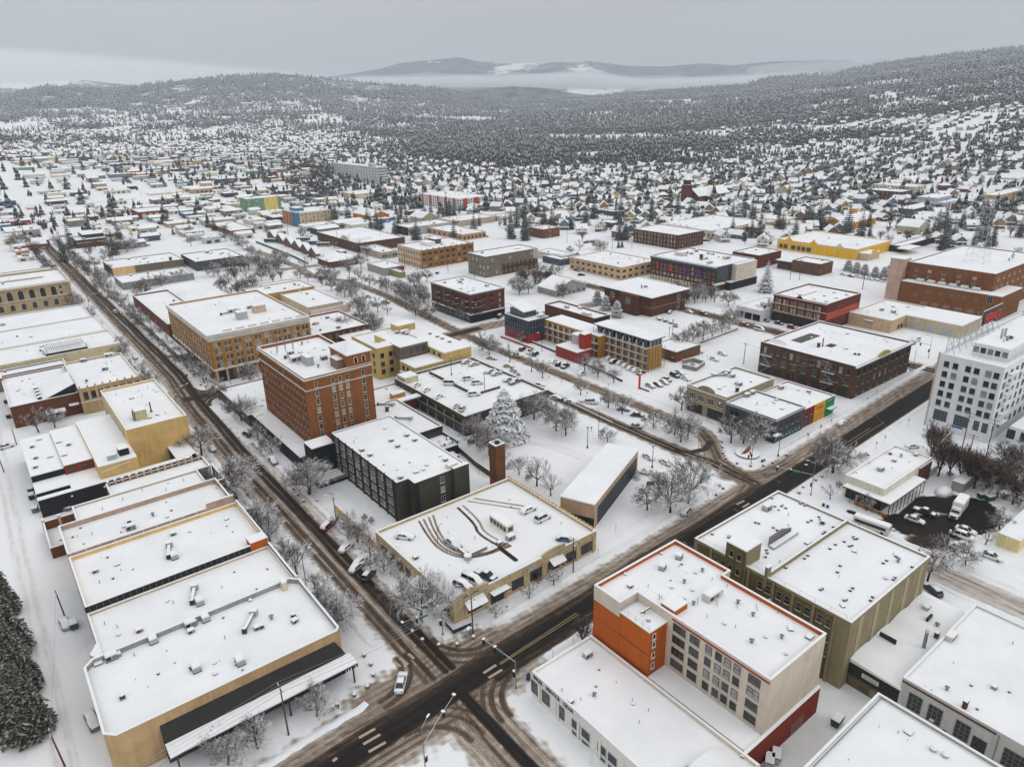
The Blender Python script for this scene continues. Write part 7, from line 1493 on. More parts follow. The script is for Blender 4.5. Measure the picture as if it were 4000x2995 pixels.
BVASE = [bare(111, 8, 'vase', .8, TWIGB), bare(112, 8, 'vase', .8, TWIGB)]
BIG = [bare(121, 12, 'wide', 1.25), bare(122, 12, 'round', 1.25)]
SMALL = [bare(131, 5, 'round', .6), bare(132, 5, 'round', .5)]
BRUSH = [bare(141, 8, 'round', .8, TWIGB), bare(142, 8, 'vase', .6, TWIGB)]
def conifer(seed, h, rb, mat_, layers=15, per=9, droop=.35, sub=True, pw=.85):
    r = random.Random(seed); T = MB(); C = MB()
    T.tube((0, 0, -.3), (0, 0, h*.97), h*.016+.05, .03, BARK, 6, False)
    for l in range(layers):
        t = l/(layers-1); z = h*(.08+.90*t); R = rb*(1-t)**pw*r.uniform(.85, 1.1)+.18; n = max(4, int(per*(1-.45*t)))
        for i in range(n):
            a = 2*math.pi*(i+.5*(l % 2))/n+r.uniform(-.25, .25); L = R*r.uniform(.72, 1.12); w = L*.26+.12; dz = droop*r.uniform(.6, 1.3)
            ca_, sa2 = math.cos(a), math.sin(a)
            def pt(u, s, lift=0.0): return (ca_*L*u-sa2*s, sa2*L*u+ca_*s, z+L*(.12*u-dz*u*u)+lift)
            c = [pt(0, 0), pt(.45, 0, .10*w), pt(.8, 0, .05*w), pt(1, 0)]
            lft = [pt(.3, w*.9, -.14*w), pt(.62, w*.75, -.16*w), pt(.86, w*.4, -.1*w)]; rgt = [pt(.3, -w*.9, -.14*w), pt(.62, -w*.75, -.16*w), pt(.86, -w*.4, -.1*w)]
            jag = lambda p: (p[0]+r.uniform(-.05, .05)*L, p[1]+r.uniform(-.05, .05)*L, p[2])
            lft = [jag(p) for p in lft]; rgt = [jag(p) for p in rgt]
            C.face([c[0], lft[0], c[1]][::-1], mat_); C.face([c[1], lft[0], lft[1], c[2]][::-1], mat_); C.face([c[2], lft[1], lft[2], c[3]][::-1], mat_)
            C.face([c[0], rgt[0], c[1]], mat_); C.face([c[1], rgt[0], rgt[1], c[2]], mat_); C.face([c[2], rgt[1], rgt[2], c[3]], mat_)
            if sub:
                for s in (-1, 1):
                    for u in (.45, .75):
                        b0 = pt(u, 0); tip = pt(u+.22, s*w*1.45, -.28*w); m1 = pt(u+.06, s*w*.9, .02); m2 = pt(u+.24, s*w*.7, -.05)
                        C.face([b0, m2, tip, m1] if s > 0 else [b0, m1, tip, m2], mat_)
    return T.mesh('trunk'), C.mesh('crown')
CONS = [conifer(201, 14, 3.1, NEED), conifer(202, 14, 2.7, NEED, 17, 8), conifer(203, 14, 3.5, NEED, 14, 10, .28), conifer(204, 14, 2.3, NEED, 18, 8, .42), conifer(205, 14, 3.2, NEEDH, 15, 9)]
CBIG = conifer(211, 15, 6.4, NEEDH, 26, 18, .38, True, .55); CHED = [conifer(221, 14, 3.0, NEEDB, 34, 20, .3, True, .6), conifer(222, 14, 3.4, NEEDB, 34, 20, .26, True, .55)]
PINE = conifer(231, 10, 4.4, NEEDH, 16, 15, .16, True, .45)
TREES = []
def plant(mesh, base_h, x, y, h, name, desc, group, z=0.0, wide=1.0, rot=None):
    s = h/base_h
    r = tag(ob(name, None, None, (x, y, z)), '', 'tree', group); r.scale = (s*wide, s*wide, s); r.rotation_euler = (0, 0, hr.uniform(0, 6.28) if rot is None else rot)
    ob('trunk', mesh[0], r); ob('crown', mesh[1], r); TREES.append((r, desc, x, y)); return r
def btree(r, x, y, h, kind=None, z=0.0, desc=None):
    wx, wy = at(r, x, y, z); k = kind or ('big' if h >= 10.5 else 'small' if h < 5.6 else 'mid')
    if k == 'vase': me, bh, d = hr.choice(BVASE), 8, 'upright leafless tree'
    elif k == 'big': me, bh, d = hr.choice(BIG), 12, 'large leafless tree frosted with snow'
    elif k == 'small': me, bh, d = hr.choice(SMALL), 5, 'small leafless tree'
    else: me, bh, d = hr.choice(BARES), 8, 'leafless street tree'
    plant(me, bh, wx, wy, h, 'bare_tree', desc or d, 'leafless trees downtown', z)
for L in ('R1:1350,1640,6;1525,1545,6;1875,1355,6;1890,690,7;1945,755,7;1990,810,7;1700,480,8;1755,515,8;1545,265,8;1595,325,7', 'Z3:900,548,13;1165,905,8;1690,500,10;2060,862,5;2200,1020,6',
          'R2:525,802,12.5;305,507,6;225,417,6;148,330,6;1160,662,4;1305,585,4.2;965,778,3.6;20,850,9', 'R4:1910,1318,11;1245,1072,10;1490,860,9;1590,975,6;1680,1055,6;1550,640,9;240,930,8;340,900,7;1450,1340,10',
          'Z8:1000,912,10;870,812,10.5;1480,520,10;1720,640,10;1820,690,9;1320,1115,6;1510,1235,8;1660,1342,6;1155,1015,6', 'R5:1400,425,8;1440,455,9;1700,558,7;1770,595,7;2003,698,6;2172,778,6;2110,585,7;2030,555,7;1565,497,7;1640,375,5;900,90,9;985,210,10;1075,230,8;740,330,9;560,330,10;640,200,9;1240,215,8;1300,240,9;1430,190,10;1360,230,9',
          'R6:140,902,6;240,952,7;465,1052,6;615,1102,8;660,1152,9;710,1132,8;1020,1158,8;1110,1162,8;1200,1158,10;665,922,8;585,1657,11.5;715,1592,12.5;1750,1372,11;135,1152,5;65,687,6;180,727,6;675,482,9;745,442,8;820,422,9;885,402,8;1010,342,10;955,367,7;640,90,8;720,140,8;790,120,8;900,150,8;1000,180,9;1280,255,9;420,1640,7',
          'R7:90,1402,9.5;305,1645,5;70,1572,4', 'R3:1545,562,8;1770,473,6;1890,342,4;1970,252,5.5;1640,430,6', 'N2:1080,1172,8;1280,1255,9;980,1142,7;915,1112,7;1340,1290,10;1420,1240,9;680,1100,8;640,1120,8;560,1100,8;600,1070,8;700,1180,8;430,1000,8;250,960,9;200,930,9;120,1030,10;90,1060,10;30,1000,10;790,1010,9;910,990,10;960,880,8;690,560,10;900,850,9;680,820,6;1240,1200,8;1130,1195,8;870,1230,9;820,1190,9;770,1240,9',
          'N1:170,830,14;350,890,6;2000,1000,10;2080,1020,11;2150,1000,11;1950,1010,9;1850,1060,10;1400,1150,9;1560,1100,8;1100,850,11;960,830,10;1020,850,10;1150,830,10;1300,1170,8;1260,1200,8;2050,790,9;2100,830,9;1950,760,8;2180,900,10;1640,700,8;1590,690,7', 'N3:250,1050,8;380,1060,8;110,1100,9;60,1200,10;440,1240,9;500,870,6;580,840,7;730,830,8;790,850,8;760,870,7;1000,760,7;1740,560,8'):
    r_, rest = L.split(':')
    for t in rest.split(';'):
        x, y, h = (float(v) for v in t.split(',')); btree(r_, x, y, h*1.25)
for x, y, h in ((720,1300,12),(770,1422,13),(840,1412,11),(910,1452,12),(1000,1502,12),(1070,1532,12),(1150,1562,10),(1250,1605,10),(960,1480,11),(1120,1500,11)): btree('R7', x, y, h, 'vase')
btree('R2', 1475, 927, 6.5, 'vase')
tr = random.Random(77); XB = []
for y in range(262, 720, 12):       # the two rows up the street
    for x in (43.6, 62.6):
        if (262 < y < 284): continue
        if tr.random() < .85: XB.append((x+tr.uniform(-.8, .8), y+tr.uniform(-2, 2), tr.uniform(8, 11), 'leafless street tree'))
for y in range(292, 520, 15):
    for x in (168, 196):
        if tr.random() < .7: XB.append((x+tr.uniform(-1, 1), y+tr.uniform(-3, 3), tr.uniform(6.5, 9), 'leafless street tree'))
for r_, x0, y0, x1, y1, n, hh in (('N1',1880,960,2212,1300,34,8.5),('N2',0,960,220,1120,14,9),('N2',320,200,720,400,60,12),('N1',400,830,560,1050,16,9),('N1',650,800,980,1130,30,9),('N2',1280,1090,1500,1300,10,9),('N3',0,1090,330,1250,14,9),('N3',1400,1180,1750,1300,18,7),('R5',580,170,760,330,12,9),('N4',480,330,800,500,18,9),('R7',1050,1350,1325,1640,14,8),('N1',280,700,420,830,8,8),('N1',1180,1150,1330,1250,6,8)):
    for i in range(n):
        x, y = tr.uniform(x0, x1), tr.uniform(y0, y1); wx, wy = at(r_, x, y, 0)
        if not clear(wx-1, wy-1, wx+1, wy+1, 0) or 46 < wx < 61: continue
        XB.append((wx, wy, hh*tr.uniform(.75, 1.2), 'leafless tree in a thicket'))
for r_, x0, y0, x1, y1, n, hh in (('N2',330,180,720,400,26,14),('N2',1180,120,1430,280,22,16),('N2',740,230,1080,290,9,11),('N3',1900,80,2212,340,14,15),('N4',0,100,330,420,18,14),('N4',520,100,760,380,10,15),('N3',0,100,120,420,12,15),('M3',300,820,520,1000,14,16),('M3',850,850,1050,1000,16,15)):
    for i in range(n):
        x, y = tr.uniform(x0, x1), tr.uniform(y0, y1); wx, wy = at(r_, x, y, 0)
        if not clear(wx-1, wy-1, wx+1, wy+1, 0): continue
        plant(tr.choice(CONS[:4]), 14, wx, wy, hh*tr.uniform(.7, 1.2), 'conifer_tree', 'snowy conifer in a cluster', 'conifers on the slopes', terrain(wx, wy))
# conifers that stand out
w = at('Z8', 1170, 715, 0); plant(CBIG, 15, w[0], w[1], 17.5, 'cedar_tree', 'big cedar bowed under heavy snow', 'landmark conifers'); LAND.append(('big snowy cedar', w[0], w[1]))
for (x, y, h, k) in ((170,1455,16,1),(110,1230,19,0),(20,1010,20,1),(10,760,17,0),(-110,1200,19,0)):
    w = at('R1', x, y, 0); plant(CHED[k], 14, w[0], w[1], h, 'conifer_tree', 'dense brownish green conifer in the lane', 'conifers by the left lane')
def ctree(r, x, y, h, k=None, desc='tall snowy conifer', grp='conifers on the slopes', wide=1.0):
    wx, wy = at(r, x, y, 0); plant(CONS[hr.randrange(4)] if k is None else k, 14 if k is not PINE else 10, wx, wy, h, 'conifer_tree', desc, grp, terrain(wx, wy), wide)
for L in ('N4:245,262,16;210,275,14;610,385,20;690,310,15;900,290,13;1415,740,17;1730,500,13;1780,500,13;30,400,16;75,420,14;1560,1000,5;450,640,6;2100,180,8', 'N3:80,400,17;590,335,15;970,372,18;1100,335,15;1190,115,15;1235,105,15;1390,178,14;1560,185,20;1870,215,20;1750,315,12;2160,335,22;420,350,12;1045,430,8;1860,80,16;2180,250,18;1230,95,14;990,400,7;40,640,22;20,520,20;130,130,10;900,100,12',
          'N2:1620,175,22;1590,160,20;1250,250,20;1330,240,18;1290,260,18;1380,230,17;760,285,12;1010,292,14;1050,280,12;330,412,14;640,395,15;600,380,13;700,390,10;1800,110,13;1090,160,8;450,130,14;500,120,14;390,130,12;1210,300,14;2090,120,13;1980,300,12', 'N1:310,540,9;750,130,13;1640,640,14;1215,760,11;1500,700,9;820,390,9;1560,440,9;1700,500,9;2090,110,12;1980,60,10;1350,-40,10'):
    r_, rest = L.split(':')
    for t in rest.split(';'):
        x, y, h = (float(v) for v in t.split(',')); ctree(r_, x, y, h)
ctree('N3', 2190, 1195, 19, CONS[4], 'white snow-laden fir beside the bannered store', 'landmark conifers', 1.15)
for i, (x, y) in enumerate(((690,1010),(760,1030),(830,1050),(920,1075),(1000,1075),(1040,1060))): ctree('N4', x, y, 7.5, PINE, 'rounded snowy pine behind the row of parked cars', 'snowy pines by the market', 1.0)
for i, (x, y) in enumerate(((560,680),(620,690),(480,660))): ctree('N4', x, y, 5.5, PINE, 'rounded snowy pine by the ochre gabled hall', 'snowy pines by the market')
for i, (x, y, h) in enumerate(((200,255,9),(120,205,8.5),(60,160,8.5),(170,140,8))): ctree('R6', x, y, h, PINE, 'rounded snowy pine beside the brown brick hall', 'snowy pines by the hall', .8)
for i, (x, y) in enumerate(((1090,1035),(1140,1020),(1195,1000),(920,815),(950,810))): ctree('N3', x, y, 9 if i < 3 else 8, None, 'slim snowy fir beside the peach office', 'firs by the peach office')
w = at('R4', 1415, 800, 0); plant(CONS[1], 14, w[0], w[1], 4.5, 'conifer_tree', 'tiny dark fir on the pavement before the brick hotel', 'landmark conifers')
# trees among the houses
ncon = 0; nbr = 0; pts_c = []; pts_b = []
for i in range(8200):
    px = tr.uniform(-60, 4100); d = 560+900*tr.random()**.8; a, _ = col_dir(px, 500)
    x, y = d*math.cos(a), d*math.sin(a)
    if not clear(x-2, y-2, x+2, y+2, -1): continue
    if px < 1450 and d < 620: continue
    dens = .13 if px < 1100 else .36 if px < 2000 else .34
    if tr.random() > dens: continue
    if tr.random() < (.62 if px > 1100 else .4): pts_c.append((d, x, y))
    else: pts_b.append((d, x, y))
pts_c.sort(); pts_b.sort()
for i, (d, x, y) in enumerate(pts_c):
    if i >= 130: break
    plant(tr.choice(CONS[:4]), 14, x, y, tr.uniform(10, 25), 'conifer_tree', 'snowy conifer among the houses', 'conifers on the slopes', terrain(x, y))
for i, (d, x, y) in enumerate(pts_b):
    if i >= 70: break
    XB.append((x, y, tr.uniform(6, 11), 'leafless brownish tree among the houses'))
XB.sort(key=lambda t: math.hypot(t[0], t[1])/t[2]); room = 292-sum(1 for t in TREES if t[0].name.startswith('bare_tree'))
for i, (x, y, h, d) in enumerate(XB):
    if i < room: plant(tr.choice(BARES[:2]+BRUSH) if 'street' not in d else tr.choice(BARES), 8, x, y, h, 'bare_tree', d, 'leafless trees downtown', terrain(x, y))

# woods: one mass of small conifers, one of leafless trees
def lowcon(rng):
    v = []; f = []; k = 6
    for (z0, z1, rr) in ((.06, .45, .30), (.3, .72, .22), (.55, 1.0, .13)):
        n = len(v)
        for i in range(k):
            t = 2*math.pi*i/k+rng.uniform(-.3, .3); q_ = rr*rng.uniform(.7, 1.2); v.append((q_*math.cos(t), q_*math.sin(t), z0+rng.uniform(-.05, .05)))
        v.append((0, 0, z1))
        f += [(n+i, n+(i+1) % k, n+k) for i in range(k)]
    return np.array(v), np.array(f)
def lowbare(rng):
    v = []; f = []
    for i in range(13):
        t = rng.uniform(0, 6.28); r0 = rng.uniform(0, .08); r1 = rng.uniform(.05, .36); z1 = rng.uniform(.55, 1.0)*(1-.4*r1); w = rng.uniform(.018, .04); n = len(v)
        v += [(r0*math.cos(t)-w, r0*math.sin(t), .02), (r0*math.cos(t)+w, r0*math.sin(t), .02), (r1*math.cos(t), r1*math.sin(t), z1), (r1*math.cos(t)*.7+.10*math.cos(t+1.5), r1*math.sin(t)*.7+.10*math.sin(t+1.5), z1*.75)]
        f += [(n, n+1, n+2), (n, n+3, n+2)]
    return np.array(v), np.array(f)
def mass(name, protos, pts, m, label, cat):
    V = []; F = []; o = 0; rg = np.random.default_rng(3)
    for i, (x, y, z, h, w) in enumerate(pts):
        pv, pf = protos[i % len(protos)]; a = (i*2.399) % 6.283; c, s = math.cos(a), math.sin(a)
        q_ = pv*np.array([h*w, h*w, h]); X = q_[:, 0]*c-q_[:, 1]*s+x; Y = q_[:, 0]*s+q_[:, 1]*c+y
        V.append(np.stack([X, Y, q_[:, 2]+z], 1)); F.append(pf+o); o += len(pv)
    V = np.concatenate(V); F = np.concatenate(F); me = bpy.data.meshes.new(name)
    me.vertices.add(len(V)); me.vertices.foreach_set('co', V.ravel()); me.loops.add(F.size); me.loops.foreach_set('vertex_index', F.ravel().astype(np.int32))
    me.polygons.add(len(F)); me.polygons.foreach_set('loop_start', np.arange(0, F.size, 3)); me.polygons.foreach_set('loop_total', np.full(len(F), 3)); me.materials.append(m); me.update(); me.validate()
    ob_ = stuff(ob(name, me)); ob_['label'] = label; ob_['category'] = cat; return ob_
rg = random.Random(9); PC = [lowcon(rg) for _ in range(6)]; PB = [lowbare(rg) for _ in range(6)]
MC = [(x, y, terrain(x, y)-.5, tr.uniform(8, 22), 1.0) for d, x, y in pts_c[130:]]; MBr = [(x, y, terrain(x, y)-.5, tr.uniform(6, 11), 1.0) for d, x, y in pts_b[70:]]
MF = []
def bareshare(px, d):
    if 1350 < px < 3400 and 1080 < d < 1750: return float(np.interp(d, [1080, 1250, 1500, 1750], [.75, .8, .55, .1]))
    if px < 700 and 1500 < d < 2100: return .75
    if px > 3200 and d < 1700: return .55
    return .18
for i in range(92000):
    px = tr.uniform(-120, 4120); d = 1050+3950*tr.random()**1.25; a, _ = col_dir(px, 420)
    x, y = d*math.cos(a), d*math.sin(a); wd = wooded(px, d)
    nf = .5+.42*mnoise.noise(Vector((x/260, y/260, 7.7)))+.34*mnoise.noise(Vector((x/95, y/95, 1.1)))+.2*mnoise.noise(Vector((x/38, y/38, 4.4)))
    if nf+tr.uniform(-.08, .08) < 1.0-.86*wd: continue
    if d > 1500 and glade(x, y) > (.34 if d > 2300 else .42): continue
    if not clear(x-2, y-2, x+2, y+2, -1) if d < 1500 else False: continue
    z = terr_n(x, y)-1
    if tr.random() < bareshare(px, d): MBr.append((x, y, z, tr.uniform(9, 16), 1.3))
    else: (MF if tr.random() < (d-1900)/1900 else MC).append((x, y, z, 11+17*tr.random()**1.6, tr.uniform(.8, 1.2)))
def asnp(pair):
    v = []; f = []
    for me in pair:
        n = len(v); v += [tuple(c.co) for c in me.vertices]
        for pl in me.polygons:
            q_ = pl.vertices; f.append((n+q_[0], n+q_[1], n+q_[2]))
            if len(q_) == 4: f.append((n+q_[0], n+q_[2], n+q_[3]))
    return np.array(v), np.array(f)
for i in range(21000):       # single trees between the houses and sheds
    px = tr.uniform(-120, 4120); d = 700+2700*tr.random()**.9; a, _ = col_dir(px, 420); x, y = d*math.cos(a), d*math.sin(a)
    if (1750 < px < 2900 and d > 1150) or (px > 1700 and d < 1250) or d < 820: continue
    nf = .5+.5*mnoise.noise(Vector((x/180, y/180, 3.7)))+.3*mnoise.noise(Vector((x/50, y/50, 8.1)))
    if nf+tr.uniform(-.1, .1) < (.62 if px < 1700 and d < 1500 else .46): continue
    if d < 1500 and not clear(x-2, y-2, x+2, y+2, -1): continue
    z = terr_n(x, y)-.5
    if tr.random() < .55: MBr.append((x, y, z, tr.uniform(5, 11), 1.3))
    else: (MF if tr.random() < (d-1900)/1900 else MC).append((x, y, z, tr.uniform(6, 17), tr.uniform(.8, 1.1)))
mass('thicket', [asnp(t) for t in [bare(165+i, 8, ('round', 'vase', 'round')[i], .6, TWIGB) for i in range(3)]], [(x, y, terrain(x, y), h/8, 1.0) for x, y, h, d in XB[room:]], TWIGB, 'leafless thickets and farther street trees between the low stores', 'trees')
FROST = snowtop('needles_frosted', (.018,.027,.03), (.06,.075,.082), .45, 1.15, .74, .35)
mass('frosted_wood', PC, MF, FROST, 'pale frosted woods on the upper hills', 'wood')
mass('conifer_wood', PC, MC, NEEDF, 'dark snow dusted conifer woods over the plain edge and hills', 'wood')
mass('leafless_wood', PB, MBr, TWIGB, 'brown leafless woods between the houses and the conifers', 'wood')
# ================================================================== vehicles
TYRE = flat((28, 28, 28), .8); HEADL = flat((210, 210, 205), .2); TAILL = flat((150, 20, 18), .3); CGL = glassmat('car_glass', (.012,.014,.016), .08, .6)
CPAL = {'white': (226,226,224), 'silver': (168,172,174), 'grey': (104,107,110), 'black': (30,30,32), 'red': (124,24,28), 'blue': (34,78,128), 'tan': (196,170,120), 'navy': (38,46,66)}
KD = {'sedan': dict(L=4.7, b=[(-2.35,.74,.72),(-2.2,.86,.90),(-1.0,.9,.94),(1.0,.9,.94),(2.0,.86,.80),(2.35,.72,.62)], cab=(-1.75,1.05,-1.05,.3,1.44)),
      'suv': dict(L=4.7, b=[(-2.35,.80,.90),(-2.25,.88,1.02),(-1.0,.93,1.06),(1.1,.93,1.06),(2.05,.88,.98),(2.35,.78,.72)], cab=(-2.25,1.15,-1.9,.45,1.74)),
      'pickup': dict(L=5.6, b=[(-2.8,.88,.98),(-2.7,.92,1.04),(-.6,.93,1.05),(1.3,.93,1.06),(2.5,.88,1.0),(2.8,.80,.75)], cab=(-.75,1.45,-.5,.75,1.78)),
      'van': dict(L=5.2, b=[(-2.6,.92,1.1),(-2.5,.95,1.2),(-1.0,.96,1.2),(1.4,.96,1.15),(2.3,.9,1.0),(2.6,.8,.8)], cab=(-2.5,1.9,-2.4,.9,2.05))}
CARM = {}
def carparts(kind, col, heavy):
    key = (kind, col, heavy)
    if key in CARM: return CARM[key]
    k = KD[kind]; p = flat(CPAL[col], .3, .0, .5); bd = MB()
    ring = lambda x, hw, z: [(x,-hw*.92,.28),(x,hw*.92,.28),(x,hw,.55),(x,hw*.99,z-.14),(x,hw*.90,z),(x,-hw*.90,z),(x,-hw*.99,z-.14),(x,-hw,.55)]
    bd.loft([ring(*s) for s in k['b']], p); x0, x1, t0, t1, zt = k['cab']; zb = k['b'][2][2]-.03; hb, ht = k['b'][2][1]*.9, k['b'][2][1]*.70
    bd.box(t0+.05, -ht, zt-.01, t1-.05, ht, zt+.04, p)
    for sx, xb, xt in ((0, x0, t0), (1, x1, t1)):
        for s in (-1, 1): bd.tube((xb, s*hb, zb), (xt, s*ht, zt), .05, .05, p, 4, False)
    for s in (-1, 1): bd.tube(((x0+x1)/2-.1, s*hb, zb), ((t0+t1)/2-.1, s*ht, zt), .05, .05, p, 4, False)
    if kind == 'pickup': bd.box(-2.65, -.7, .95, -.85, .7, 1.06, DARK)
    g = MB(); g.loft([[(x0,-hb,zb),(x1,-hb,zb),(x1,hb,zb),(x0,hb,zb)], [(t0,-ht,zt),(t1,-ht,zt),(t1,ht,zt),(t0,ht,zt)]], CGL)
    s = MB(); ar = lambda x, hw, z, t: [(x,-hw,z-.02),(x,hw,z-.02),(x,hw*.97,z+t*.55),(x,hw*.6,z+t),(x,-hw*.6,z+t),(x,-hw*.97,z+t*.55)]
    fr = k['b'][-1][0]; rr = k['b'][0][0]; zh = k['b'][-2][2]
    if heavy:
        s.loft([ar(rr+.02, .74, k['b'][1][2]-.12, .16), ar(x0-.02, .84, k['b'][1][2], .18), ar(t0-.06, .74, zt-.06, .20), ar(t1+.1, .74, zt-.06, .20), ar(x1+.1, .84, zh+.14, .18), ar(fr-.35, .84, zh, .18), ar(fr-.02, .7, zh-.14, .14)], SNOWC)
    else:
        s.loft([ar(t0+.02, ht*.95, zt+.045, .13), ar(t1-.06, ht*.95, zt+.045, .13)], SNOWC); s.loft([ar(x1+.12, .82, zh+.15, .06), ar(fr-.3, .80, zh-.02, .07)], SNOWC)
        s.loft([ar(rr+.12, .80, k['b'][1][2]-.01, .09), ar(min(x0-.05, rr+1.6) if x0-.05 > rr+.3 else rr+.3, .80, k['b'][1][2]+.03, .09)], SNOWC)
    CARM[key] = (bd.mesh('body', True) if False else bd.mesh('body'), g.mesh('windows'), s.mesh('snow_cover', True), k); return CARM[key]
wh = MB(); wh.tube((0,-.11,0),(0,.11,0),.33,.33,TYRE,12); WHM = wh.mesh('wheel'); wh = MB(); wh.tube((0,-.118,0),(0,.118,0),.2,.2,STEEL,10); RIM = wh.mesh('rim')
hl = MB(); hl.box(-.04,-.17,-.06,.04,.17,.06,HEADL); HLM = hl.mesh('headlight'); hl = MB(); hl.box(-.04,-.14,-.09,.04,.14,.09,TAILL); TLM = hl.mesh('taillight')
CARS = []
def car(r, x, y, kind, col, ang, heavy=True, z=0.0, desc=None, grp='parked cars'):
    wx, wy = at(r, x, y, z+.3); bd, g, s, k = carparts(kind, col, heavy); L = k['L']
    root = tag(ob({'sedan': 'parked_car', 'suv': 'parked_car', 'pickup': 'pickup_truck', 'van': 'parked_van'}[kind], None, None, (wx, wy, z+.012), math.radians(ang)), '', {'pickup': 'pickup', 'van': 'van'}.get(kind, 'car'), grp)
    ob('body', bd, root); ob('windows', g, root); ob('snow_cover', s, root)
    for sx in (-L*.31, L*.31):
        for sy in (-.80, .80): w = ob('wheel', WHM, root, (sx, sy, .33)); ob('rim', RIM, w)
    for sy in (-.6, .6): ob('headlight', HLM, root, (L/2-.03, sy, .58)); ob('taillight', TLM, root, (-L/2+.03, sy, .68))
    nm = {'sedan': 'car', 'suv': 'tall car', 'pickup': 'pickup', 'van': 'van'}[kind]
    d = desc or ('%s %s %s' % ('snow covered' if heavy else 'snow topped', col, nm))
    CARS.append((root, d, wx, wy)); return root
C = lambda s, k, c, a, h=1, z=0.0: [car(L.split(':')[0], *[float(v) for v in t.split(',')], k, c, a, bool(h), z) for L in s.split('|') for t in L.split(':')[1].split(';')]
o = car('R2', 404, 1160, 'sedan', 'white', 50, False); CARS.pop(); o['label'] = 'white sedan stopped at the near street crossing'; o.scale = (1.12, 1.05, 1.0)
C('Z3:1885,845', 'suv', 'red', 27); C('Z3:2080,1075|R2:80,362;160,447', 'sedan', 'white', 26); o = C('R2:213,528', 'suv', 'black', 33, 0); C('Z3:2190,1290', 'sedan', 'silver', 26)
C('R2:425,298', 'sedan', 'white', -50, 1, 4.9); C('R2:905,532', 'pickup', 'navy', -74, 0, 4.9); C('R2:825,560', 'van', 'white', -74, 1, 4.9); C('R2:770,590', 'suv', 'grey', -74, 1, 4.9); C('R2:1155,140', 'sedan', 'white', 0, 1, 4.9); C('R2:1240,190', 'suv', 'white', 3, 0, 4.9); C('R2:1378,312', 'sedan', 'blue', -50, 1, 4.9); C('R2:708,340', 'pickup', 'silver', 92, 1, 4.9)
C('R1:362,135', 'pickup', 'grey', 150, 0); C('R1:385,812', 'sedan', 'silver', 95); C('R1:545,1385', 'pickup', 'grey', 95); C('R4:40,1020', 'sedan', 'white', 8, 0); C('R4:712,190', 'suv', 'silver', 95, 0)
C('R4:835,470;1040,455;1310,1035', 'sedan', 'grey', 88); C('R4:1525,945;1470,662', 'suv', 'black', 97, 0); C('R4:1587,1010;1630,1055', 'sedan', 'white', 88); C('R4:1685,1110', 'pickup', 'grey', 86)
C('R5:1300,498;1345,512;1450,556;1485,570;1560,608', 'sedan', 'silver', 0, 1, 6.35); C('R5:1597,622', 'pickup', 'grey', 10, 1, 6.35); C('R5:1200,632', 'van', 'white', -40, 1, 6.35); C('R5:1310,602;1365,628;1345,698', 'suv', 'white', -25, 1, 6.35); C('R5:985,642;1045,672;1120,712;1225,772', 'sedan', 'white', 20, 1, 6.35); C('R5:1270,788', 'sedan', 'silver', 40, 0, 6.35); C('R5:1205,1078', 'suv', 'black', -60)
C('R5:1645,420', 'suv', 'black', 25, 0); C('R5:1690,437', 'pickup', 'white', 25, 0); C('R5:1725,450', 'suv', 'black', 25, 0); C('R5:1603,460', 'pickup', 'tan', -58, 0); C('R5:1455,475', 'sedan', 'silver', -60); C('R5:1560,524', 'sedan', 'tan', -60); C('R5:1835,495', 'sedan', 'white', 20); C('R5:1870,515', 'suv', 'black', 20, 0); C('R5:1910,525', 'pickup', 'black', 20, 0); C('R5:2010,573', 'suv', 'white', 20); C('R5:2045,745', 'pickup', 'white', -62, 0)
C('Z7:1505,665;1600,705;1645,727;1688,750;1733,768', 'sedan', 'white', 6); C('Z7:1545,695', 'suv', 'black', 6); C('Z7:1780,790', 'sedan', 'black', 6, 0); C('Z7:2067,676', 'suv', 'black', 15, 0); C('Z7:2112,790', 'sedan', 'silver', -98); C('Z7:2070,815', 'suv', 'black', -98, 0); C('Z7:2000,850', 'sedan', 'red', -98, 0); C('Z7:1937,320;2035,350', 'sedan', 'black', 40); C('Z7:1988,335', 'suv', 'black', 40); C('Z7:2077,380', 'sedan', 'red', 40, 0); C('Z7:2028,266', 'sedan', 'black', 30); C('Z7:560,308', 'van', 'black', 30, 0)
C('R6:785,508', 'sedan', 'white', -40, 0); C('R6:540,725', 'sedan', 'silver', -98); C('R6:497,742', 'sedan', 'red', -98); C('R6:442,750', 'sedan', 'silver', -98); C('R6:825,237;1130,243', 'suv', 'red', -92, 0); C('R6:1120,315;1460,334', 'suv', 'red', -92, 0); C('R6:1195,260', 'suv', 'white', -92); C('R6:1265,280', 'sedan', 'blue', -92, 0); C('R6:1365,302', 'sedan', 'black', -92, 0); C('R6:1225,345', 'van', 'white', -92); C('R6:250,920', 'sedan', 'blue', -56); C('R6:350,962', 'sedan', 'black', -56, 0); C('R6:342,1043', 'sedan', 'silver', -56, 0); C('R6:15,868', 'pickup', 'white', -60, 0); C('R6:720,220', 'sedan', 'silver', -92); C('R6:1820,1018', 'sedan', 'white', 4); C('R6:550,1300', 'sedan', 'white', 80); C('R6:430,1262', 'sedan', 'white', 80)
C('R7:150,1085', 'sedan', 'white', 4) if False else None
C('R7:625,546', 'suv', 'white', 170); C('R7:550,690', 'sedan', 'navy', 95, 0); C('R7:600,1235;612,1285', 'sedan', 'white', -25); C('Z4:1330,140', 'suv', 'silver', 15)
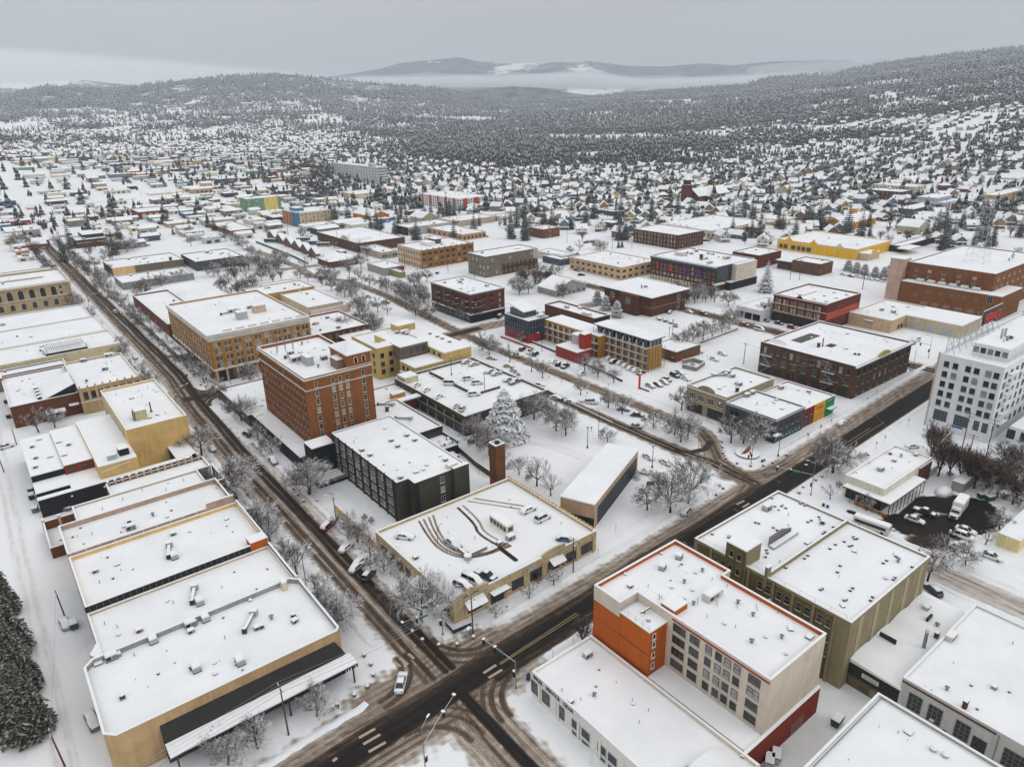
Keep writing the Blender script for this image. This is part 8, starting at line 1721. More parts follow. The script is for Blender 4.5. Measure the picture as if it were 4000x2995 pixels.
C('Z5:1352,668', 'sedan', 'white', -84, 0); C('Z5:1430,610', 'pickup', 'black', -84, 0); C('Z5:1755,752', 'sedan', 'white', -85, 0); C('Z5:1742,800', 'suv', 'white', -85, 0); C('Z5:1700,885', 'sedan', 'white', -85); C('Z5:1955,955', 'sedan', 'white', -85, 0); C('Z5:2130,785', 'pickup', 'black', -85, 0); C('R3:1575,618', 'suv', 'black', 60, 0)
C('N4:650,1046;780,1066;830,1076;880,1086;930,1092', 'sedan', 'white', 70); C('N4:715,1060', 'sedan', 'red', 70); C('N4:985,1102', 'van', 'white', 70, 0)
C('N4:60,622;1255,700;1225,720', 'suv', 'black', 20, 0); C('N4:1040,550;1090,570;1330,695;1095,655;1200,720;2030,670', 'sedan', 'silver', 10); C('N4:1225,550;1135,645', 'pickup', 'white', 5, 0); C('N4:1135,692', 'suv', 'red', 0, 0); C('N4:20,775', 'suv', 'grey', 40, 0)
C('N2:1982,718;960,1244', 'pickup', 'silver', -30, 0); C('N2:1045,634;1085,641;885,360;730,360;840,380;920,362;960,370;560,470', 'sedan', 'grey', 20); C('N2:1120,1292;1220,440;1300,412', 'suv', 'black', -40, 0); C('N2:435,712;470,716;400,705;455,885', 'sedan', 'silver', 40)
C('N3:810,655;910,690;780,530;820,528;860,530', 'sedan', 'white', -40); C('N3:870,658;740,672;1605,765;2155,785', 'suv', 'black', -40, 0); C('N3:1675,755;600,1050', 'suv', 'black', -40); C('N3:2030,700;300,1050;1650,575;1700,570;1760,578;1820,575;1880,580;1940,578', 'sedan', 'silver', -40); C('N3:2150,690', 'van', 'white', 10); C('N3:660,762;640,770;690,765', 'suv', 'black', -20)
C('N1:1480,640;1300,632;1200,795;1270,795;970,550;900,560;380,580;430,590', 'sedan', 'grey', 20); C('N1:1790,760;1760,612;600,700', 'suv', 'black', 30, 0); C('N1:535,716', 'sedan', 'red', 20)
C('N2:1560,470;1620,490;1500,480;640,440;780,400;1010,330', 'sedan', 'silver', 15); C('N3:560,1010;120,1080;700,1010;1100,1090', 'sedan', 'black', -92, 0); C('N4:420,1020;360,1010;540,600;590,590', 'suv', 'grey', 10); C('R6:905,560;960,520;700,700', 'sedan', 'white', -98); C('R5:1750,640;1850,720;1940,745', 'sedan', 'silver', -60); C('Z7:1385,770;1120,720', 'suv', 'white', 20)
# box truck
w = at('Z5', 1690, 610, 0); t = tag(ob('box_truck', None, None, (w[0], w[1], .012), math.radians(187)), 'white box truck with painted sides in the wet car park', 'truck')
a = MB(); a.box(-4.2,-1.2,1.0,1.9,1.2,3.7,WHITE,SNOWC); ob('cargo_box', a.mesh('cargo_box'), t); a = MB(); a.box(-4.0,1.203,1.3,1.6,1.22,2.0,flat((150,190,200))); a.box(-4.0,1.203,2.0,0.2,1.22,2.8,flat((200,170,180))); ob('side_graphic', a.mesh('side_graphic'), t)
a = MB(); a.loft([[(2.0,-1.1,.5),(2.0,1.1,.5),(2.0,1.1,2.6),(2.0,-1.1,2.6)],[(2.9,-1.1,.5),(2.9,1.1,.5),(2.9,1.0,2.6),(2.9,-1.0,2.6)],[(3.5,-1.1,.5),(3.5,1.1,.5),(3.5,1.05,1.55),(3.5,-1.05,1.55)],[(4.6,-1.0,.5),(4.6,1.0,.5),(4.6,.9,1.3),(4.6,-.9,1.3)]],WHITE); ob('cab', a.mesh('cab'), t)
a = MB(); a.face([(2.93,-.9,2.5),(2.93,.9,2.5),(3.53,.98,1.6),(3.53,-.98,1.6)][::-1],CGL); a.box(4.61,-.6,.6,4.64,.6,1.15,DARK); ob('windscreen', a.mesh('windscreen'), t); a = MB(); a.box(-4.1,-1.1,3.72,1.8,1.1,3.9,SNOWC); a.box(2.1,-.9,2.62,2.85,.9,2.75,SNOWC); ob('snow_cover', a.mesh('snow_cover'), t)
for sx in (-2.8, 3.6):
    for sy in (-1.0, 1.0): ob('wheel', WHM, t, (sx, sy, .48), 0, (1.45, 1.6, 1.45))
def bus(r, x, y, ang, col, lab, L=11.0, low=False):
    w = at(r, x, y, 0); t = tag(ob('bus', None, None, (w[0], w[1], .012), math.radians(ang)), lab, 'bus'); h = 2.6 if low else 3.1; m = flat(col)
    a = MB(); a.loft([[(x_, -1.2*k, .4), (x_, 1.2*k, .4), (x_, 1.2*k, h-.2), (x_, 1.0*k, h), (x_, -1.0*k, h), (x_, -1.2*k, h-.2)] for x_, k in ((-L/2, .96), (-L/2+.2, 1), (L/2-.3, 1), (L/2, .94))], m); ob('body', a.mesh('body'), t)
    a = MB()
    for s in (-1, 1): a.box(-L/2+.5, s*1.205-.012, 1.3, L/2-.7, s*1.205+.012, h-.5, CGL)
    a.box(L/2+.002, -.95, 1.2, L/2+.02, .95, h-.4, CGL); ob('windows', a.mesh('windows'), t); a = MB(); a.box(-L/2+.1, -1.0, h+.002, L/2-.2, 1.0, h+.16, SNOWC); ob('snow_cover', a.mesh('snow_cover'), t)
    for sx in (-L*.3, L*.33):
        for sy in (-1.05, 1.05): ob('wheel', WHM, t, (sx, sy, .45), 0, (1.35, 1.5, 1.35))
bus('Z5', 1010, 735, -82, (214,214,210), 'white shuttle bus parked behind the olive beige block', 8.5, True)
bus('N2', 410, 758, -38, (70,120,80), 'green bus nearest the cream and blue apartments'); bus('N2', 495, 788, -38, (60,110,160), 'blue bus in the middle of the station row'); bus('N2', 585, 802, -38, (150,150,120), 'pale bus nearest the arched roof hall'); bus('N2', 128, 768, -50, (80,150,110), 'green bus at the far end of the station canopies')
# ================================================================== street furniture
STR = []
def thing(name, cat, x, y, desc, grp, rot=0.0, z=0.0):
    r = tag(ob(name, None, None, (x, y, z), rot), '', cat, grp); STR.append((r, desc, x, y)); return r
# lamp posts
lp = MB(); lp.cyl(0,0,0,.4,.16,.14,DARK,8); lp.tube((0,0,.4),(0,0,8.2),.10,.07,DARK,6); LPM = lp.mesh('pole'); lp = MB(); lp.tube((0,0,8.1),(.6,0,8.8),.06,.05,DARK,5); lp.tube((.6,0,8.8),(2.1,0,9.0),.05,.05,DARK,5); LAM = lp.mesh('arm'); lp = MB(); lp.loft([[(1.9,-.12,8.88),(1.9,.12,8.88),(1.9,.1,9.06),(1.9,-.1,9.06)],[(2.7,-.16,8.9),(2.7,.16,8.9),(2.7,.1,9.05),(2.7,-.1,9.05)]],LGREY); lp.box(1.9,-.13,9.06,2.7,.13,9.14,SNOWC); LHM = lp.mesh('lamp_head')
gp = MB(); gp.cyl(0,0,0,.5,.2,.16,DARK,8); gp.tube((0,0,.5),(0,0,4.6),.08,.06,DARK,6); GPM = gp.mesh('pole'); gp = MB(); gp.cyl(0,0,4.6,4.8,.14,.2,DARK,8); gp.cyl(0,0,4.8,5.25,.24,.18,LGREY,8,SNOWC); GHM = gp.mesh('lamp_head')
def lamp(r, x, y, ang, h=9.0, z=0.0, glob=False):
    w = at(r, x, y, z); t = thing('street_lamp', 'lamp', w[0], w[1], 'globe lamp post' if glob else 'street lamp on dark pole', 'street lamps', math.radians(ang), z); s = h/(5.2 if glob else 9.0)
    t.scale = (s, s, s)
    if glob: ob('pole', GPM, t); ob('lamp_head', GHM, t)
    else: ob('pole', LPM, t); ob('arm', LAM, t); ob('lamp_head', LHM, t)
for r_, x, y, a in (('Z3',1648,1490,20),('R2',20,205,200),('R4',1430,660,180),('R6',70,1105,70),('R6',1165,1310,190),('R6',1595,1530,130),('R6',955,1040,180),('R5',1765,430,180),('R4',805,160,0),('R7',600,755,20),('R6',780,1290,70),('R4',1600,985,0),('R6',1095,315,0),('Z6',790,-40,30)): lamp(r_, x, y, a)
for r_, x, y, z in (('Z8',2055,825,0),('R6',455,1335,0),('Z3',1970,790,0),('Z5',1585,960,0),('R6',1360,1255,0),('R5',1207,575,6.35),('R5',1412,680,6.35),('R6',575,440,0),('R6',600,380,0)): lamp(r_, x, y, 0, 7.5, z, True)
# utility poles
def pole(r, x, y, h, lean=0.0, arms=1, wood=True, z=0.0):
    w = at(r, x, y, z); t = thing('utility_pole', 'pole', w[0], w[1], 'wooden utility pole' if wood else 'steel pole', 'utility poles', 0.0, z); m = WOOD if wood else GREY
    a = MB(); a.tube((0,0,-.3),(lean,0,h),.17,.11,m,7); ob('pole', a.mesh('pole'), t)
    for k in range(arms): a = MB(); zz_ = h-.5-k*1.1; a.box(lean-.06,-1.3,zz_,lean+.06,1.3,zz_+.14,m,SNOWC); [a.cyl(lean,yy,zz_+.14,zz_+.38,.05,.04,LGREY,5) for yy in (-1.2,-.6,.6,1.2)]; ob('crossarm', a.mesh('crossarm'), t)
    if arms > 1: a = MB(); a.cyl(lean+.35,0,h-3.4,h-2.3,.28,.28,LGREY,8,SNOWC); ob('transformer', a.mesh('transformer'), t)
    return Vector((w[0]+lean, w[1], z+h-.3))
UP_ = [pole('R1', 1705, 1465, 11, 0), pole('Z6', 1280, 1000, 9.5, 0), pole('R2', 1420, 508, 9.5, 0, 2), pole('R1', 385, 770, 7, -.3), pole('R1', 385, 1650, 8, -.5), pole('R6', 1665, 800, 12.5, .2, 2), pole('R6', 1690, 805, 12, .3, 2), pole('R6', 1112, 590, 9, 0), pole('R6', 1445, 750, 9, 0), pole('R7', 1080, 1290, 12, 0, 2), pole('R7', 920, 1260, 13, 0, 2), pole('R7', 960, 1330, 9, 0), pole('Z2', 180, 790, 6, 0), pole('Z2', 45, 1085, 7, -.3), pole('R7', 1030, 440, 8, 0), pole('R7', 280, 215, 9, 0)]
for L in ('N3:475,770,12;265,730,13;1035,820,10;865,830,14;1585,520,13;2005,560,13;1410,420,18;825,560,12;560,540,10;1820,540,12;755,360,12;1080,170,11', 'N4:380,690,13;770,720,14;1520,520,14;1930,850,18;1440,340,8;190,1090,10;270,1090,10;815,1170,10', 'N2:280,710,12;710,800,12;815,830,12;960,900,12;1290,1000,12;1125,500,11;905,460,10;1365,580,14;1110,640,10;1870,500,10;1660,1030,10;1890,1100,9;1260,560,10;1740,610,10;1945,610,10;2165,690,12;700,420,9', 'N1:920,620,11;1075,600,11;1230,410,12;670,380,10;1730,700,10;200,560,10;60,300,10;1370,190,9;490,700,9;710,660,9'):
    r_, rest = L.split(':')
    for t in rest.split(';'): x, y, h = (float(v) for v in t.split(',')); pole(r_, x, y, h)
WIRE = flat((150, 152, 154), .6)
def wire(p0, p1, sag, desc, rad=.022):
    p0, p1 = Vector(p0), Vector(p1); a = MB(); n = 10; pr_ = None
    for i in range(n+1):
        t = i/n; q_ = p0.lerp(p1, t)-Vector((0, 0, sag*4*t*(1-t)))-p0
        if pr_ is not None: a.tube(pr_, q_, rad, rad, WIRE, 3, False)
        pr_ = q_
    o = ob('overhead_wire', a.mesh('overhead_wire'), None, tuple(p0)); tag(o, '', 'wire', 'overhead wires'); STR.append((o, desc, (p0.x+p1.x)/2, (p0.y+p1.y)/2))
E0 = Vector((-40, 92, 10)) 
for k, (dy, dz) in enumerate(((-1.2, 0), (-.4, .1), (.5, 0), (1.2, .1), (0, -1.2))):
    off = Vector((0, dy, dz)); wire(UP_[0]+off, UP_[1]+off, .6, 'snowy wire over the near crossing'); wire(UP_[1]+off, UP_[2]+off, .7, 'snowy wire along the beige rooftop car park'); wire(E0+off, UP_[0]+off, .8, 'snowy wire before the tan corner store')
    if k < 3: wire(UP_[5]+off, Vector((330, 112, 10))+off, 1.2, 'wire before the dark brick warehouse'); wire(UP_[7]+off, UP_[5]+off, 1.0, 'wire behind the tan two storey shop'); wire(UP_[6]+off, UP_[8]+off, .6, 'wire beside the dark brick warehouse')
wire(UP_[3], UP_[4], .8, 'wire along the left lane'); wire(UP_[9], UP_[10], .4, 'wire before the white office tower'); wire(UP_[6], Vector((186, 60, 9)), 1.5, 'wire crossing to the corner diner')
# signals on mast arms
def sighead(parent, x, y, z, rot=0.0):
    a = MB(); a.box(-.2,-.2,-.65,.2,.2,.65,BLACK); a.box(-.3,-.22,.65,.3,.22,.78,SNOWC)
    for k, c in enumerate(((120,30,26),(120,96,30),(40,110,70))): a.cyl(0, 0, 0, 0.001, .001, .001, BLACK, 3); a.box(-.13,-.235,.28-k*.42,.13,-.202,.54-k*.42,flat(c)); a.box(-.16,-.36,.54-k*.42,.16,-.2,.58-k*.42,BLACK)
    o = ob('signal_head', a.mesh('signal_head'), parent, (x, y, z), rot); return o
def mast(r, x, y, ang, L, desc, sign=True, h=6.6, lampp=False, z=0.0):
    w = at(r, x, y, z); t = thing('traffic_signal', 'traffic light', w[0], w[1], desc, 'traffic signals', math.radians(ang), z)
    a = MB(); a.cyl(0,0,0,.5,.22,.2,GREY,8); a.tube((0,0,.5),(0,0,h),.11,.09,GREY,8); a.tube((0,0,h),(0,0,h+(3 if lampp else .2)),.08,.06,GREY,6); ob('pole', a.mesh('pole'), t)
    a = MB(); a.tube((0,0,h-.5),(L*.5,0,h),.07,.055,GREY,6); a.tube((L*.5,0,h),(L,0,h+.15),.055,.04,GREY,6); a.tube((0,0,h-.44),(L*.5,0,h+.06),.04,.03,SNOWC,4); a.tube((L*.5,0,h+.06),(L,0,h+.2),.03,.025,SNOWC,4); ob('mast_arm', a.mesh('mast_arm'), t)
    sighead(t, L-.2, 0, h-.4, math.pi/2); sighead(t, L*.62, 0, h-.5, math.pi/2); sighead(t, .35, 0, 3.2)
    if sign:
        a = MB(); a.box(L*.34,-.04,h-.55,L*.34+1.9,.04,h-.05,GREEN); sg = ob('street_sign', a.mesh('street_sign'), t); text(t, sign if isinstance(sign, str) else 'Chestnut St', .3, WHITE, (L*.34+.95, -.06, h-.42), 0, .01, 'sign_lettering')
    if lampp: a = MB(); a.tube((0,0,h+3),(1.8,0,h+3.6),.06,.05,LGREY,5); a.box(1.6,-.15,h+3.55,2.4,.15,h+3.68,LGREY,SNOWC); ob('lamp_arm', a.mesh('lamp_arm'), t)
mast('R2', 650, 875, 172, 8.5, 'traffic signal on the snowy corner', 'E Chestnut St'); mast('R2', 1082, 1190, 100, 8.2, 'traffic signal with green sign and bare pole', 'Cornwall Av'); mast('R2', 550, 1700, 28, 10.5, 'traffic signal with lamp arm at the bottom edge', False, 7.0, True)
mast('R6', 1595, 1532, 118, 9.5, 'traffic signal with green sign beside the corner diner', 'Railroad Av', 6.6, True); mast('R6', 1165, 1312, 205, 7.5, 'traffic signal at the foot of the triangular sculpture', False, 6.4, True); mast('R4', 1285, 645, 165, 7, 'traffic signal below the yellow brick office block', 'E Magnolia', 6.2, True); mast('R4', 550, 150, 10, 8, 'traffic signal far up the near street', True, 6.2); mast('R7', 705, 660, 120, 6, 'traffic signal beyond the dark brick warehouse', False, 6.2, True); mast('R4', 1090, 760, 20, 6, 'traffic signal beside the yellow stucco block', False, 6.2)
# planters, meters, signs, bins
pl_ = MB(); pl_.cyl(0,0,0,.62,.34,.40,flat((112,104,96)),12); pl_.cyl(0,0,.5,.56,.42,.42,DARK,12); PLM = pl_.mesh('planter_pot'); pl_ = MB(); pl_.cyl(0,0,.62,.85,.38,.2,SNOWC,12); PSM = pl_.mesh('snow_cap')
def planter(r, x, y):
    w = at(r, x, y, 0); t = thing('planter', 'planter', w[0], w[1], 'round concrete planter capped with snow', 'concrete planters'); ob('pot', PLM, t); ob('snow_cap', PSM, t)
for L in ('R2:472,862;530,912;627,942;735,938;832,896;185,1002;225,1055;240,1118;205,1188;128,1237', 'R6:943,1080;955,1155;960,1195;962,1236;985,1276;1065,1310;1162,1328;1252,1326;1320,1306;1420,1250;940,1470;965,1490;915,1536;1630,1430;1675,1405;1540,1482;1512,1522', 'Z3:1512,445;1556,510;1615,580;1760,576;990,445;1020,500;1105,645', 'R4:1270,648;1310,655;1370,650;1240,640;1395,720;1360,760;985,395;965,370;940,355;920,330;1010,420'):
    r_, rest = L.split(':')
    for t in rest.split(';'): planter(r_, *[float(v) for v in t.split(',')])
mt_ = MB(); mt_.tube((0,0,0),(0,0,1.1),.035,.035,DARK,5); MTM = mt_.mesh('post'); mt_ = MB(); mt_.box(-.1,-.22,1.1,.1,-.04,1.5,DARK,SNOWC); mt_.box(-.1,.04,1.1,.1,.22,1.5,DARK,SNOWC); MTH = mt_.mesh('meter_head')
def meter(r, x, y):
    w = at(r, x, y, 0); t = thing('parking_meter', 'parking meter', w[0], w[1], 'twin head parking meter in the snow', 'parking meters', hr.uniform(0, 1.5)); ob('post', MTM, t); ob('meter_head', MTH, t)
for L in ('R2:262,445;342,535;103,275;180,352;1028,735;1330,555', 'R6:85,875;190,918;407,1020;528,1075;20,1070;128,1130;395,1270;525,1335;1575,1125;1665,1060;1742,1020;1085,1010;850,1000;65,705;140,760', 'Z5:510,15', 'Z3:1992,780;2120,920', 'Z8:1512,30;1640,85;1775,140;1908,195;2052,265;2195,330;2095,650', 'R4:1160,560;1385,755', 'Z4:1210,110', 'R7:310,940;370,890'):
    r_, rest = L.split(':')
    for t in rest.split(';'): meter(r_, *[float(v) for v in t.split(',')])
def sign(r, x, y, h, c, desc):
    w = at(r, x, y, 0); t = thing('street_sign', 'sign', w[0], w[1], desc, 'small street signs', .9); a = MB(); a.tube((0,0,0),(0,0,h),.04,.04,GREY,5); ob('post', a.mesh('post'), t); a = MB(); a.box(-.35,-.03,h-.7,.35,.03,h,c); a.box(-.35,-.05,h,.35,.05,h+.08,SNOWC); ob('sign_plate', a.mesh('sign_plate'), t)
for r_, x, y in (('Z4',565,355),('Z4',375,625),('R2',1300,1020),('R2',1420,945),('R6',1705,1410),('R6',850,570),('R6',455,800),('Z4',952,130),('R6',1665,1080),('R7',575,1100),('R7',365,1250),('R7',420,1210),('Z5',1790,1040)): sign(r_, x, y, 2.6, flat((150, 152, 156)), 'small sign on a steel post')
def binn(r, x, y, c, desc):
    w = at(r, x, y, 0); t = thing('litter_bin', 'bin', w[0], w[1], desc, 'litter bins'); a = MB(); a.cyl(0,0,0,1.05,.33,.36,flat(c),10); ob('barrel', a.mesh('barrel'), t); a = MB(); a.cyl(0,0,1.05,1.25,.36,.2,SNOWC,10); ob('snow_cap', a.mesh('snow_cap'), t)
for r_, x, y, c, d in (('R1',1965,1320,(40,60,140),'blue bin'),('R1',1993,1305,(40,42,44),'black bin'),('R6',1245,1298,(30,60,150),'blue bin'),('R6',1258,1292,(40,42,44),'black bin'),('Z5',635,555,(40,42,44),'black bin'),('Z5',668,568,(30,60,150),'blue bin')): binn(r_, x, y, c, d+' on the snowy pavement')
def dump(r, x, y, c, rot, desc):
    w = at(r, x, y, 0); t = thing('skip_bin', 'dumpster', w[0], w[1], desc, 'dumpsters', rot); a = MB(); a.loft([[(-1.1,-.6,.15),(1.1,-.6,.15),(1.1,.6,.15),(-1.1,.6,.15)],[(-1.2,-.8,1.4),(1.2,-.8,1.4),(1.2,.7,1.4),(-1.2,.7,1.4)]],flat(c)); ob('container', a.mesh('container'), t); a = MB(); a.box(-1.22,-.8,1.402,1.22,.7,1.48,DARK); a.box(-1.15,-.75,1.482,1.15,.65,1.65,SNOWC); ob('lid', a.mesh('lid'), t)
for r_, x, y, c, ro in (('Z8',805,770,(40,50,50),.3),('Z2',340,1300,(46,46,48),1.4),('Z2',345,1370,(46,46,48),1.5),('Z2',385,1510,(110,110,106),1.4),('Z2',70,340,(50,52,60),1.5),('Z2',95,500,(46,46,48),1.5),('R3',1010,1400,(30,70,60),.1),('R3',650,1610,(190,190,186),.5),('R3',610,1640,(190,190,186),.5),('Z5',1880,490,(30,80,60),-.4),('Z5',1940,510,(30,80,60),-.4),('R1',440,740+90,(60,90,80),1.5),('R7',1045,405,(20,90,60),.2),('N2',1565,1040,(50,80,110),.3)): dump(r_, x, y, c, ro, 'dumpster with snow on its lid')
# yards walls, enclosure, kiosk, triangular sculpture, red pylon, fences
w = at('R6', 1140, 1240, 0); t = tag(ob('triangle_sculpture', None, None, (w[0], w[1], 0)), 'red and green triangular sculpture in a round snowy planter', 'sculpture'); LAND.append(('triangular sculpture', w[0], w[1]))
a = MB(); a.loft([[(-1.8,0,.6),(1.8,0,.6),(1.2,0,2.6)],[(-1.8,.25,.6),(1.8,.25,.6),(1.2,.25,2.6)]],flat((160,50,36))); ob('red_slab', a.mesh('red_slab'), t); a = MB(); a.loft([[(-2.6,.4,.6),(.2,.4,.6),(.9,.4,2.2)],[(-2.6,.6,.6),(.2,.6,.6),(.9,.6,2.2)]],flat((40,120,90))); ob('green_slab', a.mesh('green_slab'), t); a = MB(); a.cyl(0,0,0,.55,3.6,3.6,CONC,24,SNOWC); ob('planter_ring', a.mesh('planter_ring'), t); a = MB(); a.cyl(0,0,.552,.62,3.4,3.3,SNOWC,24); ob('snow_cap', a.mesh('snow_cap'), t)
w = at('R6', 362, 770, 0); t = tag(ob('red_pylon', None, None, (w[0], w[1], 0)), 'narrow orange red sign pylon at the motel car park', 'sign'); a = MB(); a.box(-.3,-.3,0,.3,.3,5.6,flat((200,62,24))); ob('shaft', a.mesh('shaft'), t); a = MB(); a.box(-.35,-.35,5.6,1.0,.35,6.2,flat((200,62,24))); a.box(-.35,-.35,6.202,1.0,.35,6.35,SNOWC); ob('cap', a.mesh('cap'), t); a = MB(); a.box(.35,-4.5,0,.6,.3,.6,DARK,SNOWC); ob('base_wall', a.mesh('base_wall'), t)
def lowwall(name, cat, label, r, pts, h, th, m):
    P_ = [Vector((*at(r, *p, 0), 0)) for p in pts]; o0 = P_[0]; t = tag(ob(name, None, None, tuple(o0)), label, cat)
    for i, (p, q_) in enumerate(zip(P_[:-1], P_[1:])):
        d = (q_-p); n = Vector((-d.y, d.x, 0)).normalized()*th/2; a = MB(); k = [p-n-o0, q_-n-o0, q_+n-o0, p+n-o0]; a.prism([(v.x, v.y) for v in k], 0, h, m); a.prism([(v.x, v.y) for v in k], h+.003, h+.14, SNOWC); ob('panel', a.mesh('panel'), t)
lowwall('timber_fence', 'fence', 'brown timber fence curving behind the square chimney', 'Z8', [(640,850),(740,930),(850,1030),(1010,1140)], 1.9, .12, WOOD)
lowwall('retaining_wall', 'wall', 'dark low wall in front of the motel', 'R6', [(-500,400),(0,610),(120,660),(240,720)], .9, .4, DARK)
lowwall('flower_wall', 'wall', 'stepped low wall with planters beside the snowy car park', 'R6', [(700,475),(830,435),(960,385),(1070,345)], .9, .5, CONC)
lowwall('bin_enclosure', 'enclosure', 'brick bin enclosure in the snowy car park', 'R6', [(565,470),(610,455),(660,470),(640,500),(565,490)], 1.6, .25, wallmat((120, 70, 56), kind='brick'))
lowwall('ivy_enclosure', 'enclosure', 'grey enclosure with ivy hedge in the snowy car park', 'R6', [(670,590),(750,575),(832,600),(770,645),(670,620)], 1.7, .3, CONC)
lowwall('lot_wall', 'wall', 'low wall beside the concrete parking garage road', 'R5', [(1335,480),(1750,650),(1950,760),(2200,880)], .7, .3, CONC)
lowwall('lane_fence', 'fence', 'black fence behind the hedge at the bus station', 'N2', [(0,770),(330,900),(450,960)], 1.6, .15, DARK)
lowwall('planter_wall', 'wall', 'tan planter wall beside the angled pavilion', 'R6', [(300,1365),(410,1390),(535,1385)], .8, .5, BEI)
lowwall('terrace_rail', 'railing', 'steel railing around the corner restaurant terrace', 'Z6', [(880,880),(1000,1010),(1260,900)], 1.0, .06, DARK)
lowwall('dark_lot_wall', 'wall', 'black retaining wall beyond the yellow market hall', 'N4', [(1500,880),(1800,920),(2212,960)], 3.0, .4, wallmat((96, 74, 62)))
lowwall('yard_fence', 'fence', 'fence line of the wide yard behind the mast', 'N4', [(1580,820),(1850,870),(2212,930)], 2.0, .15, DARK)
w = at('Z6', 1220, 1020, 0); t = tag(ob('utility_cabinet', None, None, (w[0], w[1], 0), .3), 'pale metal cabinet beside the wooden pole at the crossing', 'cabinet'); a = MB(); a.box(-.5,-.35,0,.5,.35,1.5,LGREY); a.box(-.42,-.37,.15,.42,-.352,1.35,GREY); ob('case', a.mesh('case'), t); a = MB(); a.box(-.54,-.39,1.503,.54,.39,1.65,SNOWC); ob('snow_cap', a.mesh('snow_cap'), t)
w = at('R2', 1155, 1140, 0); t = tag(ob('mailbox', None, None, (w[0], w[1], 0), .5), 'blue mailbox standing on the bike shop corner', 'mailbox'); a = MB(); a.box(-.3,-.3,.2,.3,.3,1.2,flat((40,60,110))); a.loft([[(-.3,-.3*math.cos(math.pi*i/6),1.2+.3*math.sin(math.pi*i/6)) for i in range(7)],[(.3,-.3*math.cos(math.pi*i/6),1.2+.3*math.sin(math.pi*i/6)) for i in range(7)]],flat((40,60,110))); ob('box', a.mesh('box'), t); a = MB(); [a.box(x_,y_,0,x_+.06,y_+.06,.2,DARK) for x_ in (-.28,.22) for y_ in (-.28,.22)]; ob('leg', a.mesh('leg'), t)
w = at('R6', 445, 1475, 0); t = tag(ob('notice_board', None, None, (w[0], w[1], 0), -.6), 'dark green notice board beside the angled pavilion', 'sign'); a = MB(); a.box(-1.2,-.1,.5,1.2,.1,1.9,flat((40,70,64)),SNOWC); ob('board', a.mesh('board'), t); a = MB(); a.box(-1.1,-.06,0,-.95,.06,.5,DARK); ob('post', a.mesh('post'), t); a = MB(); a.box(.95,-.06,0,1.1,.06,.5,DARK); ob('post', a.mesh('post'), t)
# shrubs under snow
SHR = bare(151, 2.2, 'round', .6, TWIGB); SHC = conifer(152, 1.6, 1.2, NEEDH, 7, 10, .2)
for r_, x, y, k in (('R6',345,1415,1),('R6',340,1378,1),('R6',395,1375,1),('R6',448,1385,1),('R6',487,1400,1),('R6',515,1415,1),('R2',230,220,0),('R2',190,200,0),('Z8',1210,1040,1),('Z8',1415,1180,0),('Z8',950,820,0),('R4',1130,1090,1),('R5',1620,590,0),('R5',1600,570,0),('R5',1580,560,0),('Z5',930,190,0),('Z5',970,180,0),('Z5',760,410,0),('R2',1350,480,0),('R2',1400,455,0),('R2',1215,570,0),('R6',745,600,1),('R6',700,610,1),('Z5',1630,330,0),('Z5',2080,500,1),('Z5',2150,520,1),('Z5',2050,500,0)):
    w = at(r_, x, y, 0); t = thing('snowy_shrub', 'shrub', w[0], w[1], 'rounded evergreen shrub' if k else 'twiggy shrub', 'shrubs'); me = SHC if k else SHR; ob('stem', me[0], t); ob('foliage', me[1], t)
# painted road markings
YM = flat((176, 150, 110), .8); WM = flat((178, 160, 138), .8)
def marks(name, pts, w_, m):
    (ax, ay), (bx, by) = [at(r, x, y, 0) for r, x, y in pts]; d = Vector((bx-ax, by-ay)); n = Vector((-d.y, d.x)).normalized()*w_/2; a = MB()
    a.face([(-n.x,-n.y,0),(d.x-n.x,d.y-n.y,0),(d.x+n.x,d.y+n.y,0),(n.x,n.y,0)], m); o = struct(ob(name, a.mesh(name), None, (ax, ay, .013))); return o
for p in ([('R2',890,1100),('R2',965,1052)],[('R2',920,1128),('R2',1000,1080)],[('R2',155,1482),('R2',250,1428)],[('R2',180,1520),('R2',280,1462)],[('R2',212,1565),('R2',312,1508)],[('R2',395,1010),('R2',445,1050)],[('R2',445,985),('R2',480,1015)],[('R2',355,1030),('R2',400,1062)],[('R2',985,1525),('R2',1000,1545)],[('R3',420,105),('R3',465,83)],[('R3',455,122),('R3',495,98)],[('R2',0,1620),('R2',25,1600)]): marks('crosswalk_bar', p, .55, WM)
for p in ([('R2',990,1050),('R2',1450,755)],[('R2',985,1043),('R2',1440,745)],[('R7',160,1240),('R7',420,1075)],[('R6',1800,1190),('R6',2024,1050)]): marks('lane_line', p, .14, YM)
for k in range(5): 
    x = 100+k*22; a = MB(); a.box(0,-.6,0,.14,.6,.003,YM); struct(ob('lane_line', a.mesh('lane_line'), None, (x, SA(x)-.4, .012)))
a = MB()
